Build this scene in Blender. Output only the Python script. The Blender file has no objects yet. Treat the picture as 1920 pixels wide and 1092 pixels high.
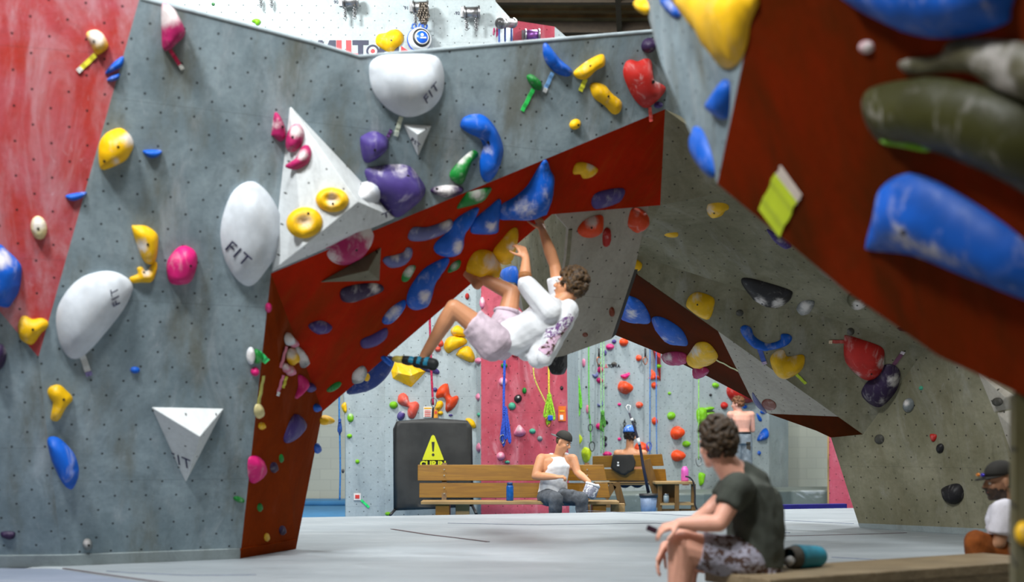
import bpy, bmesh, math, random
import numpy as np
from mathutils import Vector, Matrix, noise as mnoise
from mathutils.geometry import delaunay_2d_cdt
random.seed(7)
SC = bpy.context.scene
COL = SC.collection
# ---------------------------------------------------------------- camera
F = 2400.0; HZ = 832.0; CZ = 1.18            # focal length in px (1920 wide), horizon row, eye height
cam = bpy.data.cameras.new('camera'); camo = bpy.data.objects.new('camera', cam); COL.objects.link(camo)
cam.sensor_width = 36.0; cam.lens = 36.0 * F / 1920.0
cam.shift_y = (HZ - 546.0) / 1920.0
cam.clip_start = 0.1; cam.clip_end = 200
camo.location = (0, 0, CZ); camo.rotation_euler = (math.radians(90), 0, 0)
cam.dof.use_dof = True; cam.dof.focus_distance = 13.5; cam.dof.aperture_fstop = 1.25
SC.camera = camo
# ---------------------------------------------------------------- view + world
SC.view_settings.view_transform = 'Standard'; SC.view_settings.look = 'None'
SC.view_settings.gamma = 1.0; SC.view_settings.use_curve_mapping = False
SC.view_settings.exposure = -0.03
W = bpy.data.worlds.new('world'); SC.world = W; W.use_nodes = True
W.node_tree.nodes['Background'].inputs[0].default_value = (1.0, 0.94, 0.74, 1)
W.node_tree.nodes['Background'].inputs[1].default_value = 0.155
# ---------------------------------------------------------------- hall lamps (high bays under the roof)
def lamp(name, loc, target, power, sx, sy, col=(0.95, 0.98, 0.98)):
    l = bpy.data.lights.new(name, 'AREA'); l.shape = 'RECTANGLE'; l.size = sx; l.size_y = sy
    l.energy = power; l.color = col
    o = bpy.data.objects.new(name, l); COL.objects.link(o); o.location = loc
    o.rotation_euler = (Vector(target) - Vector(loc)).to_track_quat('-Z', 'Y').to_euler()
    return o
lamp('high_bay_lamp', (-3.4, 3.2, 7.6), (-1.3, 8.2, 3.0), 640, 0.8, 0.8)
lamp('high_bay_lamp', (-0.9, 3.4, 7.8), (-0.2, 8.6, 2.6), 330, 0.8, 0.8)
lamp('high_bay_lamp', (0.5, 11.8, 8.7), (0.2, 13.0, 0.0), 420, 1.2, 1.2)
lamp('high_bay_lamp', (-4.5, 13.0, 8.7), (-2.5, 17.0, 4.5), 760, 1.2, 1.2)
lamp('high_bay_lamp', (5.0, 16.5, 8.7), (3.0, 19.0, 0.0), 640, 1.2, 1.2)
lamp('high_bay_lamp', (1.0, 19.5, 8.7), (1.0, 22.0, 1.0), 560, 1.2, 1.2)
lamp('high_bay_lamp', (0.5, 5.2, 8.7), (0.2, 7.0, 0.0), 240, 1.2, 1.2)
lamp('high_bay_lamp', (7.0, 10.0, 8.7), (4.5, 9.5, 0.0), 260, 1.2, 1.2)

# ---------------------------------------------------------------- mapping helpers
def P(px, py, Y):
    return Vector(((px - 960.0) / F * Y, Y, CZ + (HZ - py) / F * Y))
def G(px, py, z=0.37):
    return P(px, py, F * (CZ - z) / (py - HZ))
def proj(v):
    return (960.0 + F * v.x / v.y, HZ - F * (v.z - CZ) / v.y)
class Plane:
    def __init__(s, a, b, c):
        s.o = Vector(a)
        n = (Vector(b) - s.o).cross(Vector(c) - s.o).normalized()
        if n.dot(Vector((0, 0, CZ)) - s.o) < 0: n = -n
        s.n = n
        up = Vector((0, 0, 1))
        s.u = up.cross(n)
        if s.u.length < 0.2: s.u = Vector((1, 0, 0))
        s.u = (s.u - n * s.u.dot(n)).normalized()
        s.v = n.cross(s.u).normalized()
    def hit(s, px, py, off=0.0):
        c = Vector((0, 0, CZ)); d = Vector(((px - 960.0) / F, 1.0, (HZ - py) / F))
        t = ((s.o + s.n * off) - c).dot(s.n) / d.dot(s.n)
        return c + d * t
    def uv(s, p):
        q = p - s.o; return q.dot(s.u), q.dot(s.v)
    def at(s, u, v, h=0.0): return s.o + s.u * u + s.v * v + s.n * h

# ---------------------------------------------------------------- materials
def srgb(r, g, b):
    f = lambda c: (c / 255.0) / 12.92 if c / 255.0 <= 0.04045 else ((c / 255.0 + 0.055) / 1.055) ** 2.4
    return (f(r), f(g), f(b), 1.0)
MATS = {}
class NT:
    def __init__(s, name):
        s.m = bpy.data.materials.new(name); s.m.use_nodes = True
        s.t = s.m.node_tree; s.b = s.t.nodes['Principled BSDF']
    def n(s, typ, **k):
        nd = s.t.nodes.new(typ)
        for a, v in k.items(): setattr(nd, a, v)
        return nd
    def l(s, a, b): s.t.links.new(a, b)
    def noise(s, scale, detail=3, rough=0.55, vec=None, dist=0.0):
        nd = s.n('ShaderNodeTexNoise'); nd.inputs['Scale'].default_value = scale
        nd.inputs['Detail'].default_value = detail; nd.inputs['Roughness'].default_value = rough
        nd.inputs['Distortion'].default_value = dist
        if vec is not None: s.l(vec, nd.inputs['Vector'])
        return nd.outputs['Fac']
    def ramp(s, fac, lo, hi, a=0.0, b=1.0):
        nd = s.n('ShaderNodeMapRange'); nd.interpolation_type = 'SMOOTHSTEP'
        s.l(fac, nd.inputs['Value'])
        for i, v in zip(('From Min', 'From Max', 'To Min', 'To Max'), (lo, hi, a, b)): nd.inputs[i].default_value = v
        return nd.outputs['Result']
    def math(s, op, a, b=None):
        nd = s.n('ShaderNodeMath', operation=op)
        for i, v in enumerate((a, b)):
            if v is None: continue
            if isinstance(v, (int, float)): nd.inputs[i].default_value = v
            else: s.l(v, nd.inputs[i])
        return nd.outputs[0]
    def mix(s, fac, a, b):
        nd = s.n('ShaderNodeMix', data_type='RGBA')
        for sock, v in ((nd.inputs[0], fac), (nd.inputs[6], a), (nd.inputs[7], b)):
            if isinstance(v, (int, float, tuple)): sock.default_value = v
            else: s.l(v, sock)
        return nd.outputs[2]
    def bump(s, h, strength=0.3, dist=0.01):
        nd = s.n('ShaderNodeBump'); nd.inputs['Strength'].default_value = strength
        nd.inputs['Distance'].default_value = dist; s.l(h, nd.inputs['Height'])
        s.l(nd.outputs['Normal'], s.b.inputs['Normal'])
    def scaled(s, vec, sc, rot=(0, 0, 0)):
        nd = s.n('ShaderNodeMapping'); nd.inputs['Scale'].default_value = sc; nd.inputs['Rotation'].default_value = rot
        s.l(vec, nd.inputs['Vector']); return nd.outputs['Vector']
    def obj(s): return s.n('ShaderNodeTexCoord').outputs['Object']
    def uvc(s): return s.n('ShaderNodeTexCoord').outputs['UV']

def plain(name, col, rough=0.6, metal=0.0, var=0.12, scale=9.0, bump=0.0, emit=None, coat=0.0, sss=0.0):
    if name in MATS: return MATS[name]
    t = NT(name); c = srgb(*col)
    o = t.obj(); f = t.noise(scale, 4, 0.6, o)
    dk = tuple(x * (1 - var * 1.6) for x in c[:3]) + (1,); lt = tuple(min(1, x * (1 + var) + 0.01 * var) for x in c[:3]) + (1,)
    t.l(t.mix(t.ramp(f, 0.3, 0.7), dk, lt), t.b.inputs['Base Color'])
    t.b.inputs['Roughness'].default_value = rough; t.b.inputs['Metallic'].default_value = metal
    t.b.inputs['Coat Weight'].default_value = coat
    if sss: t.b.inputs['Subsurface Weight'].default_value = sss; t.b.inputs['Subsurface Radius'].default_value = (0.02, 0.008, 0.004); t.b.inputs['Subsurface Scale'].default_value = 0.5
    if bump: t.bump(t.noise(scale * 6, 3, 0.6, o), bump, 0.004)
    if emit:
        t.b.inputs['Emission Color'].default_value = c; t.b.inputs['Emission Strength'].default_value = emit
    MATS[name] = t.m; return t.m

def wallmat(name, a, b, chalk=0.4, dirt=0.3, dots=True, chalkcol=(205, 208, 214), dirtcol=(96, 88, 62), grid=0.2, dotr=0.0075, streak=(1.5, 0.45, 1), seams=True, rough=0.75, ck=(0.50, 0.78), spec=0.15):
    """painted plywood with a staggered grid of threaded holes, rubbed chalk and grime"""
    t = NT(name); uv = t.uvc()
    f1 = t.noise(1.3, 6, 0.68, uv, 0.4); f2 = t.noise(26, 4, 0.7, uv); f3 = t.noise(5.5, 6, 0.72, t.scaled(uv, (1, 0.6, 1), (0, 0, 0.6)), 0.8)
    c = t.mix(t.ramp(f1, 0.32, 0.68), srgb(*a), srgb(*b))
    c = t.mix(t.math('MULTIPLY', t.ramp(f2, 0.35, 0.75), 0.22), c, srgb(*[x * 0.72 for x in a]))
    c = t.mix(t.math('MULTIPLY', t.ramp(f3, 0.50, 0.74), 0.34), c, srgb(*[x * 0.66 for x in a]))
    # grime
    d = t.math('MULTIPLY', t.ramp(t.noise(1.9, 5, 0.62, t.scaled(uv, (1.6, 0.5, 1))), 0.45, 0.72), dirt)
    c = t.mix(d, c, srgb(*dirtcol))
    # chalk smears, stretched and speckled
    sv = t.scaled(uv, streak, (0, 0, 0.25))
    k = t.ramp(t.noise(2.6, 6, 0.66, sv, 0.7), *ck)
    k2 = t.ramp(t.noise(9.0, 5, 0.7, t.scaled(uv, (1.7, 0.8, 1), (0, 0, -0.5)), 0.9), 0.60, 0.76)
    kk = t.math('MINIMUM', t.math('ADD', t.math('MULTIPLY', k, chalk), t.math('MULTIPLY', k2, chalk * 0.55)), 0.92)
    c = t.mix(kk, c, srgb(*chalkcol))
    if dots:
        sp = t.n('ShaderNodeSeparateXYZ'); t.l(uv, sp.inputs[0])
        outs = []
        for off in (0.0, 0.5):
            q = []
            for ax in (0, 1):
                x = t.math('ADD', t.math('DIVIDE', sp.outputs[ax], grid), off)
                x = t.math('SUBTRACT', t.math('FRACT', x), 0.5)
                q.append(t.math('MULTIPLY', x, x))
            outs.append(t.math('LESS_THAN', t.math('ADD', q[0], q[1]), (dotr / grid) ** 2))
        dot = t.math('MAXIMUM', outs[0], outs[1])
        c = t.mix(t.math('MULTIPLY', dot, 0.86), c, srgb(28, 26, 26))
    if seams:
        sp2 = t.n('ShaderNodeSeparateXYZ'); t.l(uv, sp2.inputs[0])
        q = []
        for ax, per in ((0, 2.44), (1, 1.22)):
            x = t.math('ABSOLUTE', t.math('SUBTRACT', t.math('FRACT', t.math('DIVIDE', sp2.outputs[ax], per)), 0.5))
            q.append(t.math('LESS_THAN', x, 0.0016 / per))
        c = t.mix(t.math('MULTIPLY', t.math('MAXIMUM', q[0], q[1]), 0.35), c, srgb(60, 62, 60))
    t.l(c, t.b.inputs['Base Color']); t.b.inputs['Specular IOR Level'].default_value = spec
    t.b.inputs['Roughness'].default_value = rough
    t.bump(t.math('ADD', f2, t.math('MULTIPLY', kk, 0.5)), 0.12, 0.004)
    MATS[name] = t.m; return t.m

def holdmat(name, col, rough=0.55, coat=0.04):
    """polyurethane with chalk rubbed into the places given by the vertex attribute 'chalk'"""
    if name in MATS: return MATS[name]
    t = NT(name); c = srgb(*col); o = t.obj()
    at = t.n('ShaderNodeAttribute', attribute_name='chalk').outputs['Fac']
    n = t.noise(30, 4, 0.7, o); n2 = t.noise(6, 3, 0.6, o)
    dk = tuple(x * 0.80 for x in c[:3]) + (1,)
    base = t.mix(t.ramp(n2, 0.35, 0.7), dk, c)
    n3 = t.noise(13, 4, 0.65, t.scaled(o, (1, 1, 0.5)), 0.8)
    k = t.ramp(t.math('ADD', at, t.math('ADD', t.math('MULTIPLY', t.math('SUBTRACT', n, 0.5), 0.6), t.math('MULTIPLY', t.math('SUBTRACT', n3, 0.5), 1.3))), 0.10, 0.95)
    k = t.math('MULTIPLY', k, t.ramp(at, 0.02, 0.3))
    k = t.math('MAXIMUM', t.math('MULTIPLY', k, 0.9), t.ramp(n3, 0.52, 0.80, 0, 0.34))
    t.l(t.mix(k, base, srgb(222, 216, 214)), t.b.inputs['Base Color'])
    t.l(t.ramp(k, 0, 1, rough, 0.85), t.b.inputs['Roughness'])
    t.b.inputs['Coat Weight'].default_value = coat; t.b.inputs['Coat Roughness'].default_value = 0.3; t.b.inputs['Specular IOR Level'].default_value = 0.3
    t.bump(n, 0.10, 0.004)
    MATS[name] = t.m; return t.m

def woodmat(name, a, b, axis=0, rough=0.5):
    if name in MATS: return MATS[name]
    t = NT(name); o = t.obj()
    sc = [14, 14, 14]; sc[axis] = 0.9
    f = t.noise(1.6, 5, 0.65, t.scaled(o, tuple(sc)), 1.2)
    k = t.noise(3.0, 2, 0.5, o)
    c = t.mix(t.ramp(f, 0.3, 0.72), srgb(*a), srgb(*b))
    c = t.mix(t.math('MULTIPLY', t.ramp(k, 0.45, 0.8), 0.35), c, srgb(*[x * 0.6 for x in a]))
    t.l(c, t.b.inputs['Base Color']); t.b.inputs['Roughness'].default_value = rough
    t.bump(f, 0.15, 0.004)
    MATS[name] = t.m; return t.m

# ---------------------------------------------------------------- object helpers
def tag(o, label=None, cat=None, group=None, kind=None):
    if label: o['label'] = label
    if cat: o['category'] = cat
    if group: o['group'] = group
    if kind: o['kind'] = kind
    return o
def mesh_obj(name, verts, faces, mat=None, parent=None, smooth=False):
    me = bpy.data.meshes.new(name); me.from_pydata([tuple(v) for v in verts], [], faces); me.update()
    if mat: me.materials.append(mat)
    o = bpy.data.objects.new(name, me); COL.objects.link(o)
    if smooth: me.polygons.foreach_set('use_smooth', [True] * len(me.polygons))
    if parent: link_to(o, parent)
    return o
def link_to(o, parent):
    """parent o while its vertices stay given in world coordinates"""
    o.parent = parent; o.matrix_parent_inverse = parent.matrix_basis.inverted()
def empty(name, loc, label=None, cat=None, group=None, kind=None):
    o = bpy.data.objects.new(name, None); COL.objects.link(o); o.location = loc; o.empty_display_size = 0.05
    return tag(o, label, cat, group, kind)
class MB:
    """collects boxes, bars and tubes for ONE mesh"""
    def __init__(s): s.v = []; s.f = []
    def add(s, v, f):
        b = len(s.v); s.v += [Vector(x) for x in v]; s.f += [tuple(i + b for i in q) for q in f]; return s
    def box(s, c, d, M=None):
        x, y, z = [k / 2 for k in d]; c = Vector(c)
        v = [Vector((i, j, k)) for i in (-x, x) for j in (-y, y) for k in (-z, z)]
        if M is not None: v = [M @ q for q in v]
        return s.add([q + c for q in v], [(0, 1, 3, 2), (4, 6, 7, 5), (0, 4, 5, 1), (2, 3, 7, 6), (0, 2, 6, 4), (1, 5, 7, 3)])
    def bar(s, a, b, w, h, up=(0, 0, 1)):
        a, b = Vector(a), Vector(b); d = (b - a); L = d.length; d.normalize()
        x = d.cross(Vector(up))
        if x.length < 1e-3: x = d.cross(Vector((0, 1, 0)))
        x.normalize(); z = x.cross(d)
        M = Matrix((x, d, z)).transposed()
        return s.box((a + b) / 2, (w, L, h), M)
    def tube(s, pts, r, n=8, caps=True):
        pts = [Vector(p) for p in pts]; b = len(s.v)
        rs = r if isinstance(r, (list, tuple)) else [r] * len(pts)
        side = None
        for i, p in enumerate(pts):
            d = (pts[min(i + 1, len(pts) - 1)] - pts[max(i - 1, 0)])
            d = d.normalized() if d.length > 1e-9 else Vector((0, 0, 1))
            if side is None:
                side = d.cross(Vector((0.13, 0.2, 1)));
                if side.length < 0.1: side = d.cross(Vector((1, 0, 0)))
            side = (side - d * side.dot(d)).normalized(); o = d.cross(side)
            for k in range(n):
                a = 2 * math.pi * k / n
                s.v.append(p + (side * math.cos(a) + o * math.sin(a)) * rs[i])
        for i in range(len(pts) - 1):
            for k in range(n):
                k2 = (k + 1) % n
                s.f.append((b + i * n + k, b + i * n + k2, b + (i + 1) * n + k2, b + (i + 1) * n + k))
        if caps:
            s.f.append(tuple(b + k for k in range(n))[::-1]); s.f.append(tuple(b + (len(pts) - 1) * n + k for k in range(n)))
        return s
    def build(s, name, mat, parent=None, smooth=False, bevel=0.0):
        o = mesh_obj(name, s.v, s.f, mat, parent, smooth)
        bm = bmesh.new(); bm.from_mesh(o.data); bmesh.ops.recalc_face_normals(bm, faces=bm.faces); bm.to_mesh(o.data); bm.free()
        if bevel:
            m = o.modifiers.new('bevel', 'BEVEL'); m.width = bevel; m.segments = 2; m.limit_method = 'ANGLE'
        return o
# ================================================================ the setting: climbing walls, mats, hall
M_GREY = wallmat('wall_paint_grey', (112, 128, 136), (152, 168, 176), 0.36, 0.62)
M_GREYLIT = M_GREY
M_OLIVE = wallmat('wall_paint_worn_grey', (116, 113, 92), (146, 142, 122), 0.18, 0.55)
M_PANEL = wallmat('wall_paint_pale_grey', (168, 162, 152), (182, 176, 166), 0.12, 0.20)
M_PINKRED = wallmat('wall_paint_chalky_red', (178, 52, 38), (184, 86, 98), 0.66, 0.3, ck=(0.40, 0.75), chalkcol=(204, 172, 182), dirtcol=(150, 60, 30))
M_RED = wallmat('wall_paint_red', (176, 32, 2), (146, 32, 0), 0.22, 0.45, dots=False, spec=0.03, chalkcol=(180, 80, 30), dirtcol=(104, 50, 6), streak=(3.0, 0.6, 1), seams=False, rough=0.6)
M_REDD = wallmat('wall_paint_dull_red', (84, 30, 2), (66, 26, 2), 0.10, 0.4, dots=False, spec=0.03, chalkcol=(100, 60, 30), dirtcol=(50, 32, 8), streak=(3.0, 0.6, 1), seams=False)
M_REDLEG = wallmat('wall_paint_orange_red', (136, 50, 4), (120, 42, 2), 0.12, 0.35, dots=False, spec=0.03, chalkcol=(180, 120, 100), dirtcol=(110, 56, 20), seams=False)
M_FAR = wallmat('wall_paint_far_grey', (160, 170, 172), (168, 178, 180), 0.20, 0.06)
M_FARPINK = wallmat('wall_paint_far_pink', (176, 70, 84), (184, 88, 102), 0.45, 0.05, chalkcol=(220, 176, 186), dirtcol=(150, 50, 60))

def pxpoly(plane, pts, off=0.0): return [plane.hit(x, y, off) for x, y in pts]
def panel(name, plane, pts, mat, parent=None, thick=0.03, off=0.0, kind='structure'):
    """one plywood face of a climbing wall; pts are 3-D corners or photo corners on the plane"""
    vs = [p if isinstance(p, Vector) else plane.hit(p[0], p[1], off) for p in pts]
    n = plane.n; N = len(vs)
    V = vs + [v - n * thick for v in vs]
    Fs = [tuple(range(N)), tuple(range(2 * N - 1, N - 1, -1))] + [(i, i + N, (i + 1) % N + N, (i + 1) % N) for i in range(N)]
    o = mesh_obj(name, V, Fs, mat, parent)
    bm = bmesh.new(); bm.from_mesh(o.data); bmesh.ops.triangulate(bm, faces=[f for f in bm.faces if len(f.verts) > 4]); bmesh.ops.recalc_face_normals(bm, faces=bm.faces)
    uvl = bm.loops.layers.uv.new('uv')
    for f in bm.faces:
        for l in f.loops: l[uvl].uv = plane.uv(l.vert.co)
    bm.to_mesh(o.data); bm.free()
    if parent is None and kind: o['kind'] = kind
    return o

# ---- tower on the left with the arch going over to the right
PL = Plane(G(118, 1062), G(450, 1048), P(670, 108, 8.05))
PLL = Plane(PL.hit(72, 670), PL.hit(118, 1062), G(0, 1064))
PLR = Plane(PL.hit(72, 670), PL.hit(262, -5), PLL.hit(0, 585))
wl = empty('wall_left', (-2.5, 8.9, 0.37), kind='structure')
panel('grey_panel', PL, [(72, 670), (118, 1062), (450, 1048), (508, 513), (1247, 205), (1312, 252), (1440, 345), (1440, 42), (1212, 59), (828, 92), (673, 106), (585, 79), (400, 31), (262, -5)], M_GREY, wl)
panel('lower_grey_panel', PLL, [(72, 670), (118, 1062), (0, 1066), (-320, 1076), (-320, 207), (0, 585)], M_GREY, wl)
panel('red_panel', PLR, [(262, -5), (72, 670), (0, 585), (-320, 207), (-320, -170)], M_PINKRED, wl)
# foot strip
M_STRIP = wallmat('wall_paint_foot_strip', (140, 150, 152), (150, 160, 162), 0.2, 0.3, dots=False, seams=False)
panel('baseboard_left', PL, [(118, 1062), (450, 1048), (451, 1030), (117, 1042)], M_STRIP, None, 0.012, 0.012)
panel('baseboard_left', PLL, [(118, 1062), (-320, 1078), (-320, 1046), (117, 1042)], M_STRIP, None, 0.012, 0.012)
# red soffit of the arch
S1 = PL.hit(508, 513); S2 = PL.hit(1247, 205); A0 = PL.hit(450, 1048)
E0 = G(555, 1030); F3 = P(1238, 385, 10.0)
PS = Plane(S1, S2, F3)
F1 = PS.hit(605, 772); F2 = PS.hit(1035, 402)
PG = Plane(A0, E0, S1)       # leg side
PG2 = Plane(S1, E0, F1)
arch = empty('wall_arch', (0.2, 9.5, 2.5), kind='structure')
panel('red_soffit_panel', PS, [S1, F1, F2, F3, S2], M_RED, arch)
panel('red_side_panel', PG, [A0, E0, S1], M_REDLEG, arch)
panel('red_side_panel', PG2, [S1, E0, F1], M_REDLEG, arch)
# top and back of the structure, so that it is solid from any side
back = Vector((0.15, 1.0, 0))
tops = pxpoly(PL, [(262, -5), (400, 31), (585, 79), (673, 106), (828, 92), (1212, 59), (1440, 42)])
v = tops + [p + back * 1.15 for p in tops]
mesh_obj('top_panel', v, [(i, i + 1, i + 8, i + 7) for i in range(6)], M_GREY, arch)
mb = MB(); mb.tube([p + Vector((0, .01, 0)) for p in tops], .014, 6); mb.build('top_edge', plain('edge_pale', (142, 154, 160), .6), arch, True)
bk = [tops[0] + back * 1.15, tops[3] + back * 1.15, tops[6] + back * 1.15]
mesh_obj('rear_panel', [bk[0], bk[1], bk[2], F3 + Vector((0.6, 0.25, 0)), F3, F2, F1, E0, Vector((-3.2, 9.9, 0.37))], [(0, 1, 5, 6), (1, 2, 3, 4), (1, 4, 5), (0, 6, 7, 8)], M_GREY, arch)
panel('baseboard_left', PG, [A0, E0, (556, 1012), (452, 1030)], M_REDLEG, None, 0.010, 0.010)

# ---- grey panel hanging behind the climber
PH = Plane(P(1035, 402, 9.45), P(1190, 388, 9.9), P(1145, 640, 10.5))
wh = empty('wall_hanging', (0.6, 10.5, 2.2), kind='structure')
panel('front_panel', PH, [(1040, 400), (1195, 387), (1216, 387), (1190, 505), (1146, 636), (1056, 668), (1032, 672), (1062, 480), (1066, 430)], M_PANEL, wh)
hk = PH.hit(1063, 480)
PH2 = Plane(PH.hit(1066, 430), PH.hit(1032, 672), P(975, 545, 10.9))
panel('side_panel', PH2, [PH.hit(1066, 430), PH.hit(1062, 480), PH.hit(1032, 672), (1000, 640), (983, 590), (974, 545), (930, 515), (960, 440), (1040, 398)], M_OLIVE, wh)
hb = [PH.hit(1190, 505), PH.hit(1146, 636), PH.hit(1056, 668), PH.hit(1032, 672), PH2.hit(983, 590), PH2.hit(930, 515)]
hb2 = [p + Vector((0.1, 0.75, 0.10)) for p in hb]
mesh_obj('under_panel', hb + hb2, [(i, i + 1, i + 7, i + 6) for i in range(5)], M_PANEL, wh)
# ---- grey structure on the right
V1 = S2
R_a = P(1190, 478, 11.2); R_b = P(1735, 655, 10.7); 
PR3 = Plane(G(1612, 990), G(1854, 1006), P(1558, 821, 12.35))
R_b = PR3.hit(1735, 655); R_c = PR3.hit(1618, 815)
R_d = P(1178, 503, 11.6)
PR2 = Plane(R_a, R_b, R_c)
R_d = PR2.hit(1178, 503)
PR1 = Plane(S2, R_a, R_b)
wr = empty('wall_right', (4, 11, 0.37), kind='structure')
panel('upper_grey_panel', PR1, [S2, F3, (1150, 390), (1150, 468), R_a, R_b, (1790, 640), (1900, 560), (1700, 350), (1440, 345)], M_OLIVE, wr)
PRX = Plane(R_b, PR1.hit(1790, 640), PR3.hit(1900, 760))
R_t = PR2.hit(1346, 621)
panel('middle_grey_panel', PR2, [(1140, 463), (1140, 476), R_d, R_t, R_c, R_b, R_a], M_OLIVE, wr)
# red band below it
RB1 = P(1120, 622, 12.9); RB2 = P(1240, 664, 12.9); RB3 = P(1408, 750, 12.9)
PRB = Plane(R_d, R_t, P(1250, 668, 12.9))
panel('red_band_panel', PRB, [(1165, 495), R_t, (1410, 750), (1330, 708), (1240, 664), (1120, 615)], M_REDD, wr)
RT1 = PRB.hit(1410, 750)
PT = Plane(R_t, RT1, R_c)
PT = Plane(R_t, PR2.hit(1602, 783) , RT1)
panel('pale_grey_panel', PT, [R_t, (1602, 783), (1440, 776), (1420, 765), RT1], M_PANEL, wr)
PRL = Plane(PT.hit(1440, 776), PT.hit(1602, 783), PR3.hit(1558, 821))
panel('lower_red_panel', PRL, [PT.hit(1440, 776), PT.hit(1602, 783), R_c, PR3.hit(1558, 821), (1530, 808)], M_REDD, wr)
# the standing face
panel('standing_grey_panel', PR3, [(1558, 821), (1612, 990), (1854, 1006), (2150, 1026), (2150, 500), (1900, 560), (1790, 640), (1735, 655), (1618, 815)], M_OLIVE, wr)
panel('baseboard_right', PR3, [(1612, 990), (1854, 1006), (2150, 1026), (2150, 1012), (1854, 993), (1609, 982)], M_STRIP, None, 0.012, 0.012)
c = [PR3.hit(1558, 821), PR3.hit(1612, 990)]
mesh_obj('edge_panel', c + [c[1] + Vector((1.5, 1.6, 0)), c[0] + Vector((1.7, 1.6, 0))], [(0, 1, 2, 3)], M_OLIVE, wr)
# wedge-shaped pale panel leaning from the standing face
# ---- near tower at the right edge
PN = Plane(P(1345, 345, 5.6), P(1920, 740, 4.4), P(1420, 0, 4.85))
PNG = Plane(PN.hit(1420, 0), PN.hit(1345, 345), P(1200, -10, 6.5))
wn = empty('wall_near', (2.0, 4.6, 0), kind='structure')
M_REDN = wallmat('wall_paint_deep_red', (122, 34, 4), (92, 34, 4), 0.12, 0.6, dots=False, spec=0.03, chalkcol=(150, 70, 40), dirtcol=(58, 34, 10), streak=(1.5, 0.8, 1), seams=False)
panel('red_face_panel', PN, [(1345, 345), (1585, 545), (1760, 668), (1903, 735), (2500, 1000), (2500, -400), (1500, -400)], M_REDN, wn, 0.10)
panel('grey_face_panel', PNG, [PN.hit(1500, -400), PN.hit(1345, 345), (1300, 265), (1240, 120), (1204, -10), (1180, -150), (1240, -380)], M_GREY, wn, 0.10)
a = PN.hit(1903, 735); b = Vector((a.x, a.y, 0.0)); b.x += 0.0
PNP = Plane(a, b, Vector((a.x + 1.0, a.y - 0.35, 0)))
panel('pillar_panel', PNP, [a, b, Vector((a.x + 1.6, a.y - 0.56, 0)), PNP.at(*PNP.uv(Vector((a.x + 1.6, a.y - 0.56, 1.2))))], wallmat('wall_paint_shaded_grey', (84, 80, 54), (98, 94, 66), 0.1, 0.4), wn, 0.5)  # pillar colour darkened so that its shade is part of the paint

# ---- mats, floor
def flat(name, pts, z0, z1, mat, kind='structure', bevel=0.03, sub=False):
    N = len(pts); V = [Vector((x, y, z1)) for x, y in pts] + [Vector((x, y, z0)) for x, y in pts]
    Fs = [tuple(range(N)), tuple(range(2 * N - 1, N - 1, -1))] + [(i, i + N, (i + 1) % N + N, (i + 1) % N) for i in range(N)]
    o = mesh_obj(name, V, Fs, mat)
    bm = bmesh.new(); bm.from_mesh(o.data); bmesh.ops.recalc_face_normals(bm, faces=bm.faces); bm.to_mesh(o.data); bm.free()
    if bevel:
        m = o.modifiers.new('bevel', 'BEVEL'); m.width = bevel; m.segments = 3; m.limit_method = 'ANGLE'
    if kind: o['kind'] = kind
    return o
def matmat(name, a, b, bump=0.5):
    t = NT(name); o = t.obj()
    f = t.noise(0.9, 4, 0.6, t.scaled(o, (0.5, 1.6, 1))); g = t.noise(7, 5, 0.7, t.scaled(o, (0.5, 1.8, 1)), 0.6)
    c = t.mix(t.ramp(f, 0.3, 0.7), srgb(*a), srgb(*b))
    c = t.mix(t.math('MULTIPLY', t.ramp(g, 0.5, 0.72), 0.35), c, srgb(*[x * 0.8 for x in a]))
    c = t.mix(t.math('MULTIPLY', t.ramp(t.noise(2.2, 6, 0.7, t.scaled(o, (0.7, 2.2, 1)), 1.0), 0.56, 0.7), 0.5), c, srgb(186, 192, 196))
    t.l(c, t.b.inputs['Base Color']); t.b.inputs['Roughness'].default_value = 0.55
    t.bump(t.math('ADD', t.noise(1.1, 3, 0.5, t.scaled(o, (0.4, 2.0, 1)), 0.8), t.math('MULTIPLY', g, 0.25)), bump, 0.06)
    return t.m
M_MAT = matmat('mat_vinyl_white', (142, 150, 156), (160, 167, 172))
M_MATB = matmat('mat_vinyl_bluegrey', (128, 138, 156), (142, 150, 168))
M_MATG = matmat('mat_vinyl_grey', (92, 100, 94), (106, 114, 108), 0.3)
g1 = G(118, 1064); g2 = G(300, 1092); fl = G(540, 971); fr = G(1600, 953)
mat_main = flat('crash_mat', [(-9, 8.7), (g1.x, g1.y), (g2.x, g2.y), (-1.6, 7.15), (1.15, 7.15), (2.75, 8.12), (9, 11.9), (9, 18.0), (fr.x, fr.y), (fl.x, fl.y), (-9, 11.9)], 0.0, 0.37, M_MAT, None)
tag(mat_main, 'large white vinyl crash mat covering the ground under the arch', 'mat')
m2 = flat('crash_mat', [(-9, 8.68), (g1.x - 0.02, g1.y - 0.015), (g2.x - 0.02, g2.y - 0.02), (-1.65, 7.1), (-1.65, 6.4), (-9, 6.4)], 0.0, 0.365, M_MATB, None)
tag(m2, 'blue-grey crash mat section at the foot of the chalky grey tower', 'mat')
M_SEAM = plain('seam_dark', (86, 66, 70), 0.8)
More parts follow.
